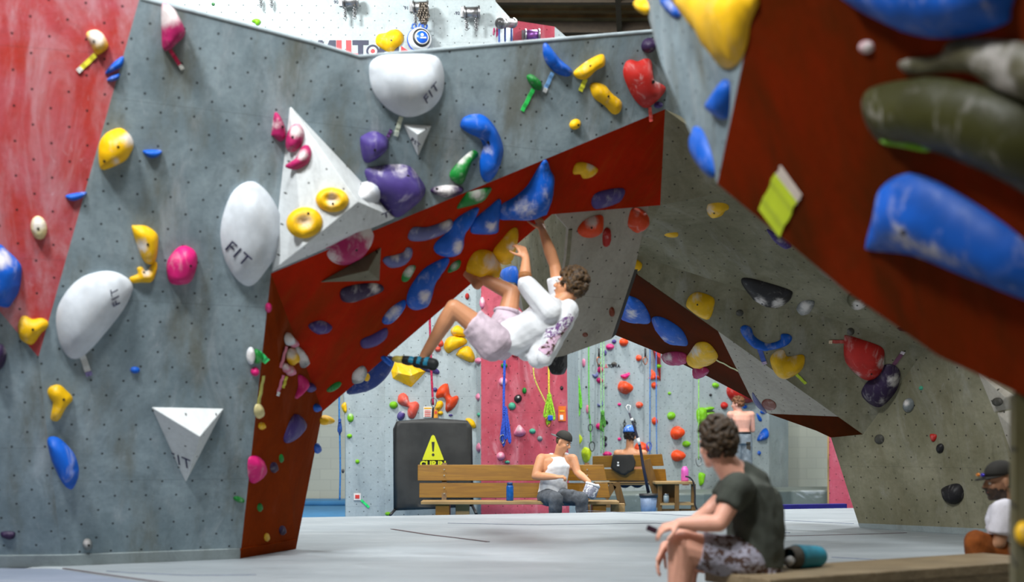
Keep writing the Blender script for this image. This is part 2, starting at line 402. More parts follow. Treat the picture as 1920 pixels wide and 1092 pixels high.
def seam(pts, w, parent, name='mat_seam', z=0.3705, mat=M_SEAM):
    ps = [G(x, y) for x, y in pts]; V = []; Fs = []
    for i, p in enumerate(ps):
        d = (ps[min(i + 1, len(ps) - 1)] - ps[max(i - 1, 0)]).normalized(); s = Vector((-d.y, d.x, 0)) * w / 2
        V += [p - s, p + s, p + s + Vector((0, 0, 0.004)), p - s + Vector((0, 0, 0.004))]
    for i in range(len(ps) - 1):
        for a, b in ((0, 1), (1, 2), (2, 3), (3, 0)): Fs.append((4 * i + a, 4 * i + b, 4 * i + 4 + b, 4 * i + 4 + a))
    return mesh_obj(name, V, Fs, mat, parent)
M_SEAM2 = plain('seam_blue', (120, 128, 146), 0.8)
seam([(735, 993), (800, 1003), (860, 1010), (915, 1017)], 0.035, mat_main)
seam([(119, 1067), (180, 1076), (300, 1093), (420, 1110)], 0.02, mat_main)
seam([(1100, 958.5), (1300, 968), (1480, 977), (1600, 983)], 0.02, mat_main, mat=M_SEAM2)
seam([(1470, 1006), (1610, 1003), (1700, 1000)], 0.012, mat_main)
seam([(1560, 1046), (1650, 1051), (1790, 1060)], 0.02, mat_main, mat=M_SEAM2)
seam([(200, 1072), (240, 1075), (360, 1080), (480, 1079)], 0.012, mat_main, mat=M_SEAM2)
seam([(840, 982), (1010, 985), (1230, 982), (1480, 1000)], 0.02, mat_main, mat=M_SEAM2)
M_CONC = plain('concrete', (120, 118, 112), 0.8, var=0.2, scale=3)
M_BLUEF = plain('floor_blue', (62, 128, 176), 0.6, var=0.08, scale=3)
fl_o = flat('floor', [(-16, -6), (16, -6), (16, 34), (-16, 34)], -0.1, 0.0, M_CONC, bevel=0)
fb = flat('floor', [(-14, 12), (12, 12), (12, 33), (-14, 33)], 0.0, 0.012, M_BLUEF, bevel=0)
# ceiling: dark ribbed roof deck with purlins
M_CEIL = plain('ceiling_metal', (158, 122, 74), 0.7, var=0.25, scale=2)
M_PURL = plain('ceiling_beam_metal', (66, 52, 34), 0.6)
mb = MB(); mb.box((0, 14, 9.65), (34, 44, 0.1))
for i in range(110): mb.box((0, -6 + i * 0.4, 9.58), (34, 0.10, 0.05))
ce = mb.build('ceiling', M_CEIL); ce['kind'] = 'structure'
mb = MB()
for i in range(8): mb.box((0, 16.5 + i * 1.7, 9.3), (34, 0.14, 0.22))
for i in range(9): mb.bar((-12 + i * 3.1, 8, 9.25), (-9.5 + i * 3.1, 33, 9.25), 0.1, 0.12)
cb = mb.build('ceiling_beam', M_PURL); cb['kind'] = 'structure'
mb = MB(); mb.tube([(1.5, 20.5, 9.1), (9, 22.5, 9.1)], 0.09, 10)
M_DUCT = plain('duct_metal', (150, 148, 140), 0.5)
dp = mb.build('pipe', M_DUCT, smooth=True); tag(dp, 'pale pipe hanging under the dark roof deck', 'pipe')
# ---- hall walls
M_BLOCK = NT('wall_block_cream'); t = M_BLOCK
br = t.n('ShaderNodeTexBrick'); t.l(t.scaled(t.uvc(), (1, 1, 1)), br.inputs['Vector'])
br.inputs['Color1'].default_value = srgb(196, 196, 180); br.inputs['Color2'].default_value = srgb(190, 190, 176); br.inputs['Mortar'].default_value = srgb(182, 182, 168)
br.inputs['Scale'].default_value = 1.0; br.inputs['Brick Width'].default_value = 0.42; br.inputs['Row Height'].default_value = 0.21; br.inputs['Mortar Size'].default_value = 0.008
t.l(br.outputs['Color'], t.b.inputs['Base Color']); t.b.inputs['Roughness'].default_value = 0.8
M_BLOCK = t.m
def vwall(name, x0, y0, x1, y1, z0, z1, mat, parent=None, thick=0.05):
    a, b = Vector((x0, y0, z0)), Vector((x1, y1, z0)); pl = Plane(a, b, Vector((x0, y0, z1)))
    o = panel(name, pl, [a, b, Vector((x1, y1, z1)), Vector((x0, y0, z1))], mat, parent, thick)
    return o, pl
X = lambda px, Y: (px - 960.0) / F * Y
vwall('wall_back', -16, 32, 16, 32, 0, 9.6, M_BLOCK)
vwall('wall_side_left', -14, -2, -14, 33, 0, 9.6, M_BLOCK)
vwall('wall_side_right', 12.0, -2, 12.0, 33, 0, 9.6, M_BLOCK)
# far climbing walls
YB = 17.6
wb = empty('wall_far', (0, 17.6, 0), kind='structure')
# tall grey wall with the cut corner
a = Vector((X(648, YB), YB, 0)); PB = Plane(a, a + Vector((1, 0.02, 0)), a + Vector((0, 0, 1)))
PBL = Plane(PB.hit(722, 700), PB.hit(722, 960), P(560, 800, 17.2))
panel('tall_grey_panel', PB, [(722, 985), (722, 700), (722, 400), (200, 380), (200, -260), (905, -60), (930, 4), (930, 400), (893, 520), (893, 985)], M_FAR, wb)
panel('low_grey_panel', PBL, [PB.hit(722, 985), PB.hit(722, 620), (640, 660), (648, 800), (648, 985)], M_FAR, wb)
PBE = Plane(PB.hit(930, 4), PB.hit(922, 100), P(962, 40, 18.6))
panel('narrow_grey_panel', PBE, [PB.hit(930, 4), PB.hit(922, 130), (962, 130), (962, 40)], M_FAR, wb)
PPU = Plane(PBE.hit(962, 40), PBE.hit(962, 130), PBE.hit(962, 40) + Vector((1, 0.1, 0)))
panel('upper_pink_panel', PPU, [(962, 38), (1040, 50), (1040, 160), (962, 160)], M_FARPINK, wb)
PPW = Plane(PPU.hit(1040, 50), PPU.hit(1040, 130), PPU.hit(1040, 50) + Vector((1, 0.7, 0)))
panel('upper_pale_panel', PPW, [PPU.hit(1040, 50), PPU.hit(1040, 160), (1080, 160), (1072, 78)], M_FAR, wb)
PE = Plane(PB.hit(893, 520), PB.hit(893, 985), P(902, 800, 17.3))
panel('edge_grey_panel', PE, [PB.hit(893, 520), PB.hit(893, 985), (902, 985), (902, 520)], M_FAR, wb)
PP = Plane(PE.hit(902, 520), PE.hit(902, 985), P(1065, 800, 17.5))
panel('pink_panel', PP, [PE.hit(902, 520), PE.hit(902, 985), (1068, 985), (1060, 520), (1052, 110), (905, 110)], M_FARPINK, wb)
PE2 = Plane(PP.hit(1060, 520), PP.hit(1068, 985), P(1085, 800, 18.6))
panel('corner_grey_panel', PE2, [PP.hit(1060, 520), PP.hit(1068, 985), (1088, 975), (1082, 520)], M_FAR, wb)
YR = 23.2
q0 = PE2.hit(1085, 900); 
PF = Plane(Vector((X(1085, 21.5), 21.5, 0)), Vector((X(1442, 24.0), 24.0, 0)), Vector((X(1085, 21.5), 21.5, 5)))
panel('pale_grey_panel', PF, [(1050, 975), (1050, 520), (1050, 110), (1442, 110), (1442, 940)], M_FAR, wb)
M_GREYB = wallmat('wall_paint_plain_grey', (140, 150, 152), (150, 160, 160), 0.2, 0.1, dots=False, seams=False)
PF2 = Plane(PF.hit(1442, 800), PF.hit(1442, 900), P(1478, 800, 24.4))
panel('plain_grey_panel', PF2, [PF.hit(1442, 940), PF.hit(1442, 400), (1478, 400), (1478, 938)], M_GREYB, wb)
PF3 = Plane(P(1478, 800, 25.5), P(1478, 900, 25.5), P(1558, 800, 25.8))
panel('block_panel', PF3, [(1440, 945), (1440, 500), (1760, 500), (1760, 945)], M_BLOCK, wb)
# pale wall and blue kick band at the far left
PFL = Plane(P(560, 800, 25.2), P(560, 900, 25.2), P(650, 800, 25.2))
panel('cream_panel', PFL, [(-100, 955), (-100, 300), (760, 300), (760, 955)], M_BLOCK, wb)
o = flat('crash_mat', [(-12, 24.0), (-2.2, 24.0), (-2.2, 25.1), (-12, 25.1)], 0.013, 0.10, M_BLUEF, None); tag(o, 'low blue mat along the cream wall beyond the arch leg', 'mat')
# pink corner piece and dark gap seen beside the standing face
o, _ = vwall('trim_1', X(1556, 20), 20.0, X(1640, 20), 20.0, 0, 1.6, M_FARPINK, None)
o, _ = vwall('wall_far_edge', X(1556, 22), 22.0, X(1580, 22), 22.2, 0, 4, M_CEIL, None)
# grey mats at the foot of the far wall
o = flat('crash_mat', [(X(1050, 20.2), 20.4), (X(1320, 21), 21.0), (X(1480, 22.6), 22.4), (X(1650, 22.6), 22.4), (X(1650, 24), 24.6), (X(1442, 24), 24.0), (X(1050, 21.5), 21.3)], 0.013, 0.36, M_MATG, None)
tag(o, 'thick grey-green crash mat at the foot of the far pale wall', 'mat')
o = flat('mat_edge_strip', [(3.4, 16.3), (X(1592, 16.5), 16.6), (X(1592, 16.5), 16.75), (3.4, 16.45)], 0.30, 0.395, plain('strip_blue', (34, 26, 120), 0.5), None, 0.0)
tag(o, 'deep blue edging strip behind the white mat', 'strip')
# ================================================================ climbing holds, volumes, tapes
HC = dict(yel=(244, 190, 4), blu=(4, 92, 200), dbl=(16, 54, 136), pur=(74, 58, 128), dpu=(48, 30, 66), pin=(214, 26, 116), mag=(176, 30, 96),
          grn=(18, 128, 48), lim=(122, 190, 20), ora=(232, 74, 26), cor=(232, 92, 74), red=(184, 36, 30), whi=(214, 220, 228), cre=(222, 208, 150),
          bla=(34, 32, 36), gry=(120, 126, 128), oli=(96, 92, 66), teal=(70, 160, 130), lyg=(206, 226, 30), ppk=(222, 130, 160), rus=(120, 50, 24),
          ogr=(58, 58, 10), dgy=(70, 68, 62), lbl=(120, 160, 200), pbl=(96, 100, 150))
HNAME = dict(whi='white')
def hm(c): return holdmat('hold_' + c, HC[c])
M_BOLT = plain('bolt_dark', (30, 28, 28), 0.5, 0.4)
def ell(cx, cy, rx, ry, rot=0, n=12):
    a = math.radians(rot); out = []
    for i in range(n):
        t = 2 * math.pi * i / n; x, y = rx * math.cos(t), ry * math.sin(t)
        out.append((cx + x * math.cos(a) - y * math.sin(a), cy + x * math.sin(a) + y * math.cos(a)))
    return out
def smooth_loop(p, m=4):
    n = len(p); out = []
    for i in range(n):
        p0, p1, p2, p3 = (np.array(p[(i + k) % n], float) for k in (-1, 0, 1, 2))
        for j in range(m):
            t = j / m
            out.append(0.5 * ((2 * p1) + (p2 - p0) * t + (2 * p0 - 5 * p1 + 4 * p2 - p3) * t * t + (3 * p1 - p0 - 3 * p2 + p3) * t ** 3))
    return np.array(out)
def seg_dist(pts, loop):
    a = loop; b = np.roll(loop, -1, 0); ab = b - a; L = (ab ** 2).sum(1) + 1e-12
    ap = pts[:, None, :] - a[None]; t = np.clip((ap * ab[None]).sum(2) / L[None], 0, 1)
    return np.sqrt((((a[None] + ab[None] * t[..., None]) - pts[:, None, :]) ** 2).sum(2)).min(1)
def hold(pl, shape, h, col, label, chalk=(), bolts=(), group=None, name='climbing_hold', lip=0.0, dish=0.0, cat='climbing hold', power=0.5, m=4, off=0.0, mat=None, tilt=(0, 0), wob=0.06, parent=None, plateau=0.68, liph=0.012):
    if pl is PS: h *= 0.7
    if not lip: h *= 0.8
    loop = smooth_loop(shape, m)
    uv = np.array([pl.uv(pl.hit(x, y, off)) for x, y in loop])
    size = uv.max(0) - uv.min(0)
    step = max(min(size) / 9.0, max(size) / 22.0, 0.006)
    xs = np.arange(uv[:, 0].min() + step / 2, uv[:, 0].max(), step); ys = np.arange(uv[:, 1].min() + step / 2, uv[:, 1].max(), step)
    g = np.array([(x + (step / 2 if j % 2 else 0), y) for j, y in enumerate(ys) for x in xs])
    # inside test
    a = uv; b = np.roll(uv, -1, 0)
    X0, Y0 = g[:, 0][:, None], g[:, 1][:, None]
    cr = ((a[:, 1] > Y0) != (b[:, 1] > Y0)) & (X0 < (b[:, 0] - a[:, 0]) * (Y0 - a[:, 1]) / (b[:, 1] - a[:, 1] + 1e-15) + a[:, 0])
    ins = cr.sum(1) % 2 == 1
    g = g[ins]; d = seg_dist(g, uv); keep = d > step * 0.45; g = g[keep]; d = d[keep]
    # a second loop just inside gives the steep side its own row
    c = uv.mean(0); allp = np.vstack([uv, g]); n0 = len(uv)
    edges = [(i, (i + 1) % n0) for i in range(n0)]
    try:
        vo, eo, fo, ov, oe, of = delaunay_2d_cdt([Vector(p) for p in allp], edges, [], 1, 1e-6)
    except Exception:
        return None
    V2 = np.array([(v.x, v.y) for v in vo]); D = seg_dist(V2, uv)
    dm = max(D.max(), 1e-4)
    t = np.clip((D - lip) / ((dm - lip) * plateau), 0, 1)
    z = (1 - (1 - t) ** 2) ** power
    if dish: z = z - dish * np.clip((D / dm - 0.48) / 0.3, 0, 1) ** 1.2
    if tilt != (0, 0):
        q = (V2 - c) / (np.abs(V2 - c).max(0) + 1e-6); z = z * (1 + tilt[0] * q[:, 0] + tilt[1] * q[:, 1])
    edge = D < 1e-5
    z3 = z * h + (liph if lip else 0.0)
    for i in range(len(z3)):
        if not edge[i]: z3[i] += mnoise.noise(Vector((V2[i][0] * 14 + 3, V2[i][1] * 14, 1.7))) * wob * h
    # laplacian smoothing of the height field, rim fixed
    nb = [[] for _ in range(len(V2))]
    for f in fo:
        for i in range(len(f)):
            u, w = f[i], f[(i + 1) % len(f)]; nb[u].append(w); nb[w].append(u)
    for _ in range(2):
        zn = z3.copy()
        for i in range(len(z3)):
            if not edge[i] and nb[i]: zn[i] = 0.45 * z3[i] + 0.55 * np.mean(z3[nb[i]])
        z3 = zn
    Vs = []; Fs = []
    for i in range(len(V2)):
        zz = z3[i]
        if edge[i]: zz = (liph if lip else min(0.012, h * 0.25))
        Vs.append(pl.at(V2[i][0], V2[i][1], zz + off))
    n = len(Vs)
    e = [i for i in range(n) if edge[i]]
    base = {i: n + k for k, i in enumerate(e)}
    for i in e: Vs.append(pl.at(V2[i][0], V2[i][1], off - 0.004))
    cnt = {}
    for f in fo:
        Fs.append(tuple(f))
        for k in range(len(f)): cnt[(f[k], f[(k + 1) % len(f)])] = 1
    for (u, w) in list(cnt):
        if (w, u) not in cnt and u in base and w in base: Fs.append((w, u, base[u], base[w]))
    o = mesh_obj(name, Vs, Fs, mat or hm(col), parent, True)
    bm = bmesh.new(); bm.from_mesh(o.data); bmesh.ops.recalc_face_normals(bm, faces=bm.faces)
    # make sure the domed side points away from the wall
    f0 = max(bm.faces, key=lambda f: f.calc_area())
    if sum(f.normal.dot(pl.n) for f in bm.faces) < 0: bmesh.ops.reverse_faces(bm, faces=bm.faces)
    bm.to_mesh(o.data); bm.free()
    if chalk:
        at = o.data.attributes.new('chalk', 'FLOAT', 'POINT'); vals = []
        for v in o.data.vertices:
            x, y = proj(v.co); s = 0.0
            for ch in chalk:
                r = ch[2]; k = ch[3] if len(ch) > 3 else 1.0
                s = max(s, k * max(0.0, 1.25 - math.hypot(x - ch[0], y - ch[1]) / r))
            vals.append(min(s, 1.0))
        at.data.foreach_set('value', vals)
    if parent is None: tag(o, label, cat, group)
    for bx, by in bolts:
        q = np.array(pl.uv(pl.hit(bx, by, off + h * 0.7))); i = int(((V2 - q) ** 2).sum(1).argmin())
        r = 0.008 + 0.004 * (h > 0.1)
        mb = MB(); p0 = pl.at(q[0], q[1], z3[i] + off - 0.01); mb.tube([p0, p0 + pl.n * 0.0135], r, 8); mb.build('bolt', M_BOLT, o)
    return o
def volume(name, pl, base, tops, faces, mat, label, group=None, cat='climbing volume', off=0.0, bevel=0.006):
    """faceted box standing on a wall: base corners on the wall, tops (px, py, height) above it"""
    V = [pl.hit(x, y, off) for x, y in base] + [pl.hit(x, y, hh + off) for x, y, hh in tops]
    nb = len(base)
    Fs = [tuple(range(nb))] + list(faces)
    o = mesh_obj(name, V, Fs, mat)
    bm = bmesh.new(); bm.from_mesh(o.data); bmesh.ops.triangulate(bm, faces=bm.faces[:]); bmesh.ops.recalc_face_normals(bm, faces=bm.faces)
    uvl = bm.loops.layers.uv.new('uv')
    for f in bm.faces:
        for l in f.loops: l[uvl].uv = pl.uv(l.vert.co)
    bm.to_mesh(o.data); bm.free()
    m = o.modifiers.new('bevel', 'BEVEL'); m.width = bevel; m.segments = 2; m.limit_method = 'ANGLE'; m.angle_limit = math.radians(12)
    return tag(o, label, cat, group)
TAPEM = {}
def tape(pl, a, b, w, col, label, tip=None, off=0.004, parent=None):
    """a strip of route tape stuck on the wall, w in photo pixels"""
    A, B = pl.hit(a[0], a[1], off), pl.hit(b[0], b[1], off)
    d = (B - A); L = d.length; d.normalize(); s = d.cross(pl.n) * (pl.hit(a[0] + w / 2, a[1], off) - pl.hit(a[0] - w / 2, a[1], off)).length / 2
    V = []; n = 6
    for i in range(n + 1):
        p = A + d * L * i / n + pl.n * (0.003 * math.sin(i * 2.1)) + s * 0.04 * math.sin(i * 1.7)
        V += [p - s, p + s, p + s + pl.n * 0.003, p - s + pl.n * 0.003]
    Fs = []
    for i in range(n):
        for q, r in ((0, 1), (1, 2), (2, 3), (3, 0)): Fs.append((4 * i + q, 4 * i + r, 4 * i + 4 + r, 4 * i + 4 + q))
    Fs += [(0, 1, 2, 3), (4 * n + 3, 4 * n + 2, 4 * n + 1, 4 * n)]
    o = mesh_obj('route_tape', V, Fs, plain('tape_%d_%d_%d' % col, col, 0.5, var=0.05), parent)
    tag(o, label, 'tape', 'route tapes')
    if tip:
        m = MB(); e = B - d * 0.012; m.add([e - s * 1.02 + pl.n * 0.004, e + s * 1.02 + pl.n * 0.004, e + s * 1.02 + d * 0.03 + pl.n * 0.004, e - s * 1.02 + d * 0.03 + pl.n * 0.004] , [(0, 1, 2, 3)])
        m.add([v + pl.n * 0.003 for v in m.v[:4]], [(0, 1, 2, 3)])
        m.add([m.v[i] for i in range(8)], [(0, 1, 5, 4), (1, 2, 6, 5), (2, 3, 7, 6), (3, 0, 4, 7)])
        m.build('printed_tip', plain('tape_tip_%d' % tip[0], tip, 0.6, var=0.3, scale=120), o)
    return o
M_INK = plain('ink_navy', (36, 34, 70), 0.6)
def text_on(pl, txt, px, py, hpx, rot, off, mat, parent=None, name='lettering', extrude=0.0008, spacing=1.0, bold=0.0, xs=1.0, stretch=1.0):
    """raised lettering lying on a plane; rot = photo angle (counter-clockwise) of the reading direction"""
    cu = bpy.data.curves.new(name, 'FONT'); cu.body = txt; cu.size = 1.0; cu.align_x = 'CENTER'; cu.align_y = 'CENTER'
    cu.extrude = extrude; cu.space_character = spacing; cu.offset = bold
    tmp = bpy.data.objects.new(name, cu); COL.objects.link(tmp)
    dg = bpy.context.evaluated_depsgraph_get(); me = bpy.data.meshes.new_from_object(tmp.evaluated_get(dg))
    bpy.data.objects.remove(tmp, do_unlink=True)
    p = pl.hit(px, py, off); s = (pl.hit(px, py - hpx / 2, off) - pl.hit(px, py + hpx / 2, off)).length / 0.72
    a = math.radians(rot)
    q = pl.hit(px + math.cos(a) * 4, py - math.sin(a) * 4, off); xd = (q - p).normalized(); yd = pl.n.cross(xd)
    for v in me.vertices: v.co = p + xd * v.co.x * s * xs + yd * v.co.y * s * stretch + pl.n * v.co.z
    me.materials.clear(); me.materials.append(mat)
    o = bpy.data.objects.new(name, me); COL.objects.link(o)
    if parent: link_to(o, parent)
    return o
def surf_off(o, pl, px, py, default=0.1):
    """height of a hold's surface above its wall under a photo point"""
    dg = bpy.context.evaluated_depsgraph_get(); dg.update()
    c = Vector((0, 0, CZ)); d = Vector(((px - 960.0) / F, 1.0, (HZ - py) / F)).normalized()
    mi = o.matrix_world.inverted()
    ok, loc, n, i = o.ray_cast(mi @ c, (mi.to_3x3() @ d).normalized())
    if not ok: return default, None
    w = o.matrix_world @ loc; return (w - pl.o).dot(pl.n), Plane(w, w + (n.cross(Vector((0, 0, 1)))).normalized(), w + n.cross(n.cross(Vector((0, 0, 1))).normalized()))
def fit_mark(o, pl, px, py, hpx, rot):
    h, q = surf_off(o, pl, px, py)
    if q is None: q = pl; off = h + 0.002
    else: off = 0.002
    text_on(q, 'FIT', px, py, hpx, rot, off, M_INK, o, 'lettering', bold=0.0, spacing=1.15)

GY, GB, GP, GK = 'yellow climbing holds', 'blue climbing holds', 'purple climbing holds', 'pink climbing holds'
GW, GG, GO, GX = 'white volumes', 'green climbing holds', 'orange and red climbing holds', 'dark and grey climbing holds'
TY, TG, TP, TB, TW = (232, 222, 60), (60, 220, 120), (216, 30, 90), (120, 170, 226), (214, 214, 200)
# ---- chalky red panel and lower grey at the edge
hold(PLR, [(162, 63), (178, 56), (193, 64), (203, 86), (191, 99), (180, 102), (170, 84)], .09, 'yel', 'small chalk-topped yellow hold on the chalky red panel, yellow tape below it', [(182, 70, 22)], [(177, 77)], GY)
tape(PLR, (179, 103), (150, 130), 9, TY, 'yellow tape strip slanting from the chalky hold on the red panel', (236, 236, 224))
hold(PLR, [(198, 135), (211, 119), (229, 106), (232, 114), (226, 127), (201, 138)], .05, 'blu', 'glossy blue crimp, upper of two beside the red panel edge', (), (), GB)
hold(PLR, [(200, 150), (212, 141), (224, 138), (222, 147), (209, 153)], .04, 'blu', 'small blue crimp, lower of two beside the red panel edge', (), (), GB)
hold(PLR, [(124, 366), (160, 360), (158, 368), (142, 376), (130, 375)], .04, 'blu', 'thin blue foothold on the red panel above the cream hold', (), (), GB)
hold(PLR, ell(73, 427, 15, 22, -10), .07, 'cre', 'cream chalky oval hold alone on the narrowing red panel', [(72, 420, 20, .8)], [(72, 428)], GY)
hold(PLR, [(-5, 458), (16, 472), (36, 492), (41, 508), (36, 545), (25, 564), (15, 576), (-8, 572), (-40, 560), (-45, 480)], .16, 'blu', 'big glossy blue hold cut off by the picture edge on the red panel', [(0, 488, 26, .9)], (), GB)
hold(PLR, [(34, 610), (40, 595), (49, 593), (61, 599), (78, 597), (90, 604), (89, 614), (77, 625), (64, 643), (54, 645), (38, 634)], .08, 'yel', 'heart-like yellow hold at the tip of the red panel', (), [(62, 617)], GY)
hold(PLL, ell(-4, 670, 16, 26, 10), .1, 'dpu', 'dark purple hold cut by the picture edge below the yellow heart-like hold', (), (), GP)
hold(PLL, [(3, 998), (27, 998), (27, 1008), (18, 1012), (4, 1007)], .03, 'dpu', 'tiny dark maroon foothold low near the foot strip', (), (), GP)
# ---- grey tower
o = hold(PL, [(303, 10), (312, 7), (325, 16), (333, 28), (347, 61), (330, 82), (316, 94), (305, 91), (303, 59)], .12, 'mag', 'long pink pinch with a chalk-white top near the wall top edge', [(314, 28, 30)], (), GK)
tape(PL, (319, 94), (339, 125), 7, TP, 'pink tape strip below the long pink pinch', (236, 220, 226))
hold(PL, [(185, 274), (195, 254), (211, 244), (228, 241), (244, 254), (250, 270), (244, 287), (231, 303), (195, 318), (186, 308)], .12, 'yel', 'round yellow hold with chalk on its side, beside a tiny blue half-moon', [(243, 262, 18, .9), (216, 302, 12, .5)], [(220, 274), (196, 303)], GY)
hold(PL, [(269, 282), (302, 282), (297, 292), (285, 296), (274, 292)], .045, 'blu', 'tiny dark blue half-moon foothold beside the round yellow hold', (), (), GB)
hold(PL, ell(253, 694, 9, 6, 0), .03, 'blu', 'tiny blue foothold on the grey tower by the white half-disc', (), (), GB)
hold(PL, [(247, 427), (254, 423), (274, 424), (292, 436), (296, 449), (293, 482), (284, 495), (270, 490), (260, 469)], .09, 'yel', 'yellow crescent hold, upper of the pair beside the white half-disc', [(264, 460, 16, .9)], [(276, 457)], GY)
hold(PL, [(243, 521), (258, 514), (257, 503), (266, 501), (274, 509), (282, 500), (287, 491), (294, 493), (293, 508), (284, 528), (264, 529), (248, 530)], .05, 'yel', 'small ragged yellow hold, lower of the pair beside the white half-disc', [(276, 510, 12, .8)], [(270, 512)], GY)
hold(PL, [(313, 495), (318, 482), (333, 465), (349, 461), (366, 472), (369, 495), (359, 525), (343, 533), (320, 531), (313, 512)], .12, 'pin', 'bright pink round hold on the grey tower by the white oval', (), [(356, 497)], GK)
w1 = hold(PL, [(413, 438), (420, 397), (435, 362), (456, 344), (476, 341), (494, 353), (511, 376), (522, 400), (527, 429), (520, 470), (497, 505), (476, 530), (459, 534), (438, 517), (420, 482)], .10, 'whi', 'large white lens-shaped volume marked FIT, leaning to the pointed white volume', (), (), GW, 'dome_volume', lip=0.03, cat='climbing volume', wob=0.0, plateau=0.8, power=0.72, liph=0.028)
fit_mark(w1, PL, 446, 477, 24, -42)
w2 = hold(PL, [(105, 594), (112, 568), (132, 538), (158, 518), (191, 509), (214, 510), (234, 518), (246, 530), (246, 545), (231, 577), (198, 620), (165, 657), (145, 670), (129, 668), (115, 650), (107, 624)], .085, 'whi', 'large white half-disc volume marked FIT near the lower red panel tip', (), (), GW, 'dome_volume', lip=0.03, cat='climbing volume', wob=0.0, plateau=0.8, power=0.72, liph=0.028)
fit_mark(w2, PL, 217, 557, 18, 100)
tape(PL, (152, 660), (166, 700), 12, (206, 208, 206), 'crumpled white tape hanging below the white half-disc volume', (120, 110, 160))
wv = volume('wedge_volume', PL, [(283, 763), (420, 766), (348, 906)], [(375, 819, .26)], [(0, 1, 3), (1, 2, 3), (2, 0, 3)], wallmat('volume_white', (206, 210, 212), (214, 218, 220), 0.1, 0.12, dotr=0.006, seams=False), 'white three-sided wedge volume marked FIT low on the grey tower', GW)
MV_WHITE = MATS['volume_white']
fit_mark(wv, PL, 337, 865, 18, -22)
hold(PL, [(89, 734), (95, 725), (111, 722), (124, 732), (136, 747), (124, 763), (111, 786), (102, 789), (95, 784), (99, 757), (92, 745)], .07, 'yel', 'boot-shaped yellow hold above the blue half-moon low on the tower', (), [(119, 748)], GY)
hold(PLL, [(90, 822), (108, 821), (126, 836), (140, 854), (148, 880), (145, 901), (134, 917), (118, 905), (101, 872), (92, 844)], .11, 'blu', 'matt blue half-moon hold low on the tower below the yellow boot shape', (), (), GB, off=0.03)
hold(PL, ell(164, 1021, 9, 11), .04, 'gry', 'grey chalky round foothold just above the foot strip', [(162, 1018, 10, .8)], [(166, 1022)], GX)
hold(PL, ell(470, 667, 8, 16), .05, 'whi', 'small white hold at the tower edge with a green scrap beside it', [(470, 667, 18, .9)], (), GX)
hold(PL, [(478, 655), (488, 660), (494, 672), (487, 681), (477, 680)], .04, 'grn', 'small green hold on the edge between grey tower and red leg', (), (), GG)
tape(PL, (484, 662), (501, 679), 12, (50, 200, 110), 'short green tape flap at the edge of the grey tower')
hold(PL, ell(478, 697, 8, 8), .05, 'pin', 'small round pink hold at the edge below the green scrap', (), (), GK)
hold(PL, ell(448, 937, 11, 5, 20), .03, 'grn', 'small green foothold low at the tower edge', (), (), GG)
hold(PL, ell(503, 577, 6, 9), .04, 'pin', 'tiny pink hold on the edge below the pointed white volume', (), (), GK)
# ---- pointed white volume
VT, VB, VR = (543, 197), (508, 511), (742, 409)
VW = volume('pointed_volume', PL, [VT, VB, VR], [(672, 379, .34), (569, 463, .30)], [(0, 1, 4, 3), (0, 3, 2), (1, 2, 3, 4)], MV_WHITE, 'huge pointed white volume carrying pink and yellow holds at the arch corner', GW)
vp = [PL.hit(*VT), PL.hit(*VB), PL.hit(*VR), PL.hit(672, 379, .34), PL.hit(569, 463, .30)]
PVF = Plane(vp[0], vp[4], vp[3]); PVR = Plane(vp[0], vp[3], vp[2]); PVL = Plane(vp[1], vp[2], vp[3])
hold(PL, [(509, 250), (514, 214), (522, 214), (532, 234), (535, 257), (524, 265), (510, 254)], .09, 'mag', 'narrow chalky pink hold on the grey wall touching the pointed white volume', [(513, 232, 16, .6)], [(528, 237)], GK)
hold(PVF, [(536, 274), (538, 254), (548, 236), (561, 233), (570, 247), (568, 267), (555, 283), (542, 285)], .07, 'mag', 'chalky pink hold, upper of two on the pointed white volume', [(556, 246, 16, .9)], [(549, 258)], GK)
hold(PVF, [(536, 310), (555, 297), (565, 277), (578, 273), (584, 287), (578, 306), (558, 318), (540, 316)], .07, 'mag', 'chalky pink curved hold, lower of two on the pointed white volume', [(566, 290, 13, .8)], [(556, 294)], GK)
for cx, cy, rx, ry, ro, lab, bl in ((623, 375, 31, 23, 4, 'yellow doughnut hold, upper of two on the white volume', (624, 382)), (571, 418, 34, 29, -8, 'yellow doughnut hold, lower of two on the white volume', (578, 400))):
    hold(PVF, ell(cx, cy, rx, ry, ro), .085, 'yel', lab, [(cx, cy, rx * 0.6, .55)], [bl], GY, dish=.9, power=0.5)
hold(PVR, [(668, 372), (672, 350), (680, 332), (692, 338), (697, 358), (708, 382), (690, 384)], .11, 'whi', 'white knob with a rounded ridge on the pointed volume beside the big purple hold', [(684, 350, 22, .9)], (), GW, off=-0.02)
_n = (PVL.n + PL.n * 1.3).normalized(); _p = PVL.hit(655, 458, .015)
PVM = Plane(_p, _p + _n.orthogonal(), _p + _n.cross(_n.orthogonal()))
hold(PVM, [(594, 467), (602, 448), (636, 418), (680, 400), (687, 412), (668, 428), (640, 450), (602, 470)], .05, 'mag', 'long reddish pink hold on the underside of the white volume behind the round one', (), (), GK)
hold(PVM, [(612, 476), (617, 461), (634, 438), (658, 420), (678, 416), (696, 429), (699, 447), (687, 470), (664, 490), (643, 496), (623, 490)], .12, 'mag', 'large round pink hold with a chalky rim under the pointed white volume', [(690, 432, 26, .95), (622, 486, 22, .9), (650, 432, 18, .8), (695, 460, 14, .8)], [(665, 465)], GK)
text_on(PVL, 'FIT', 712, 410, 12, 25, 0.003, M_INK, VW, 'lettering')
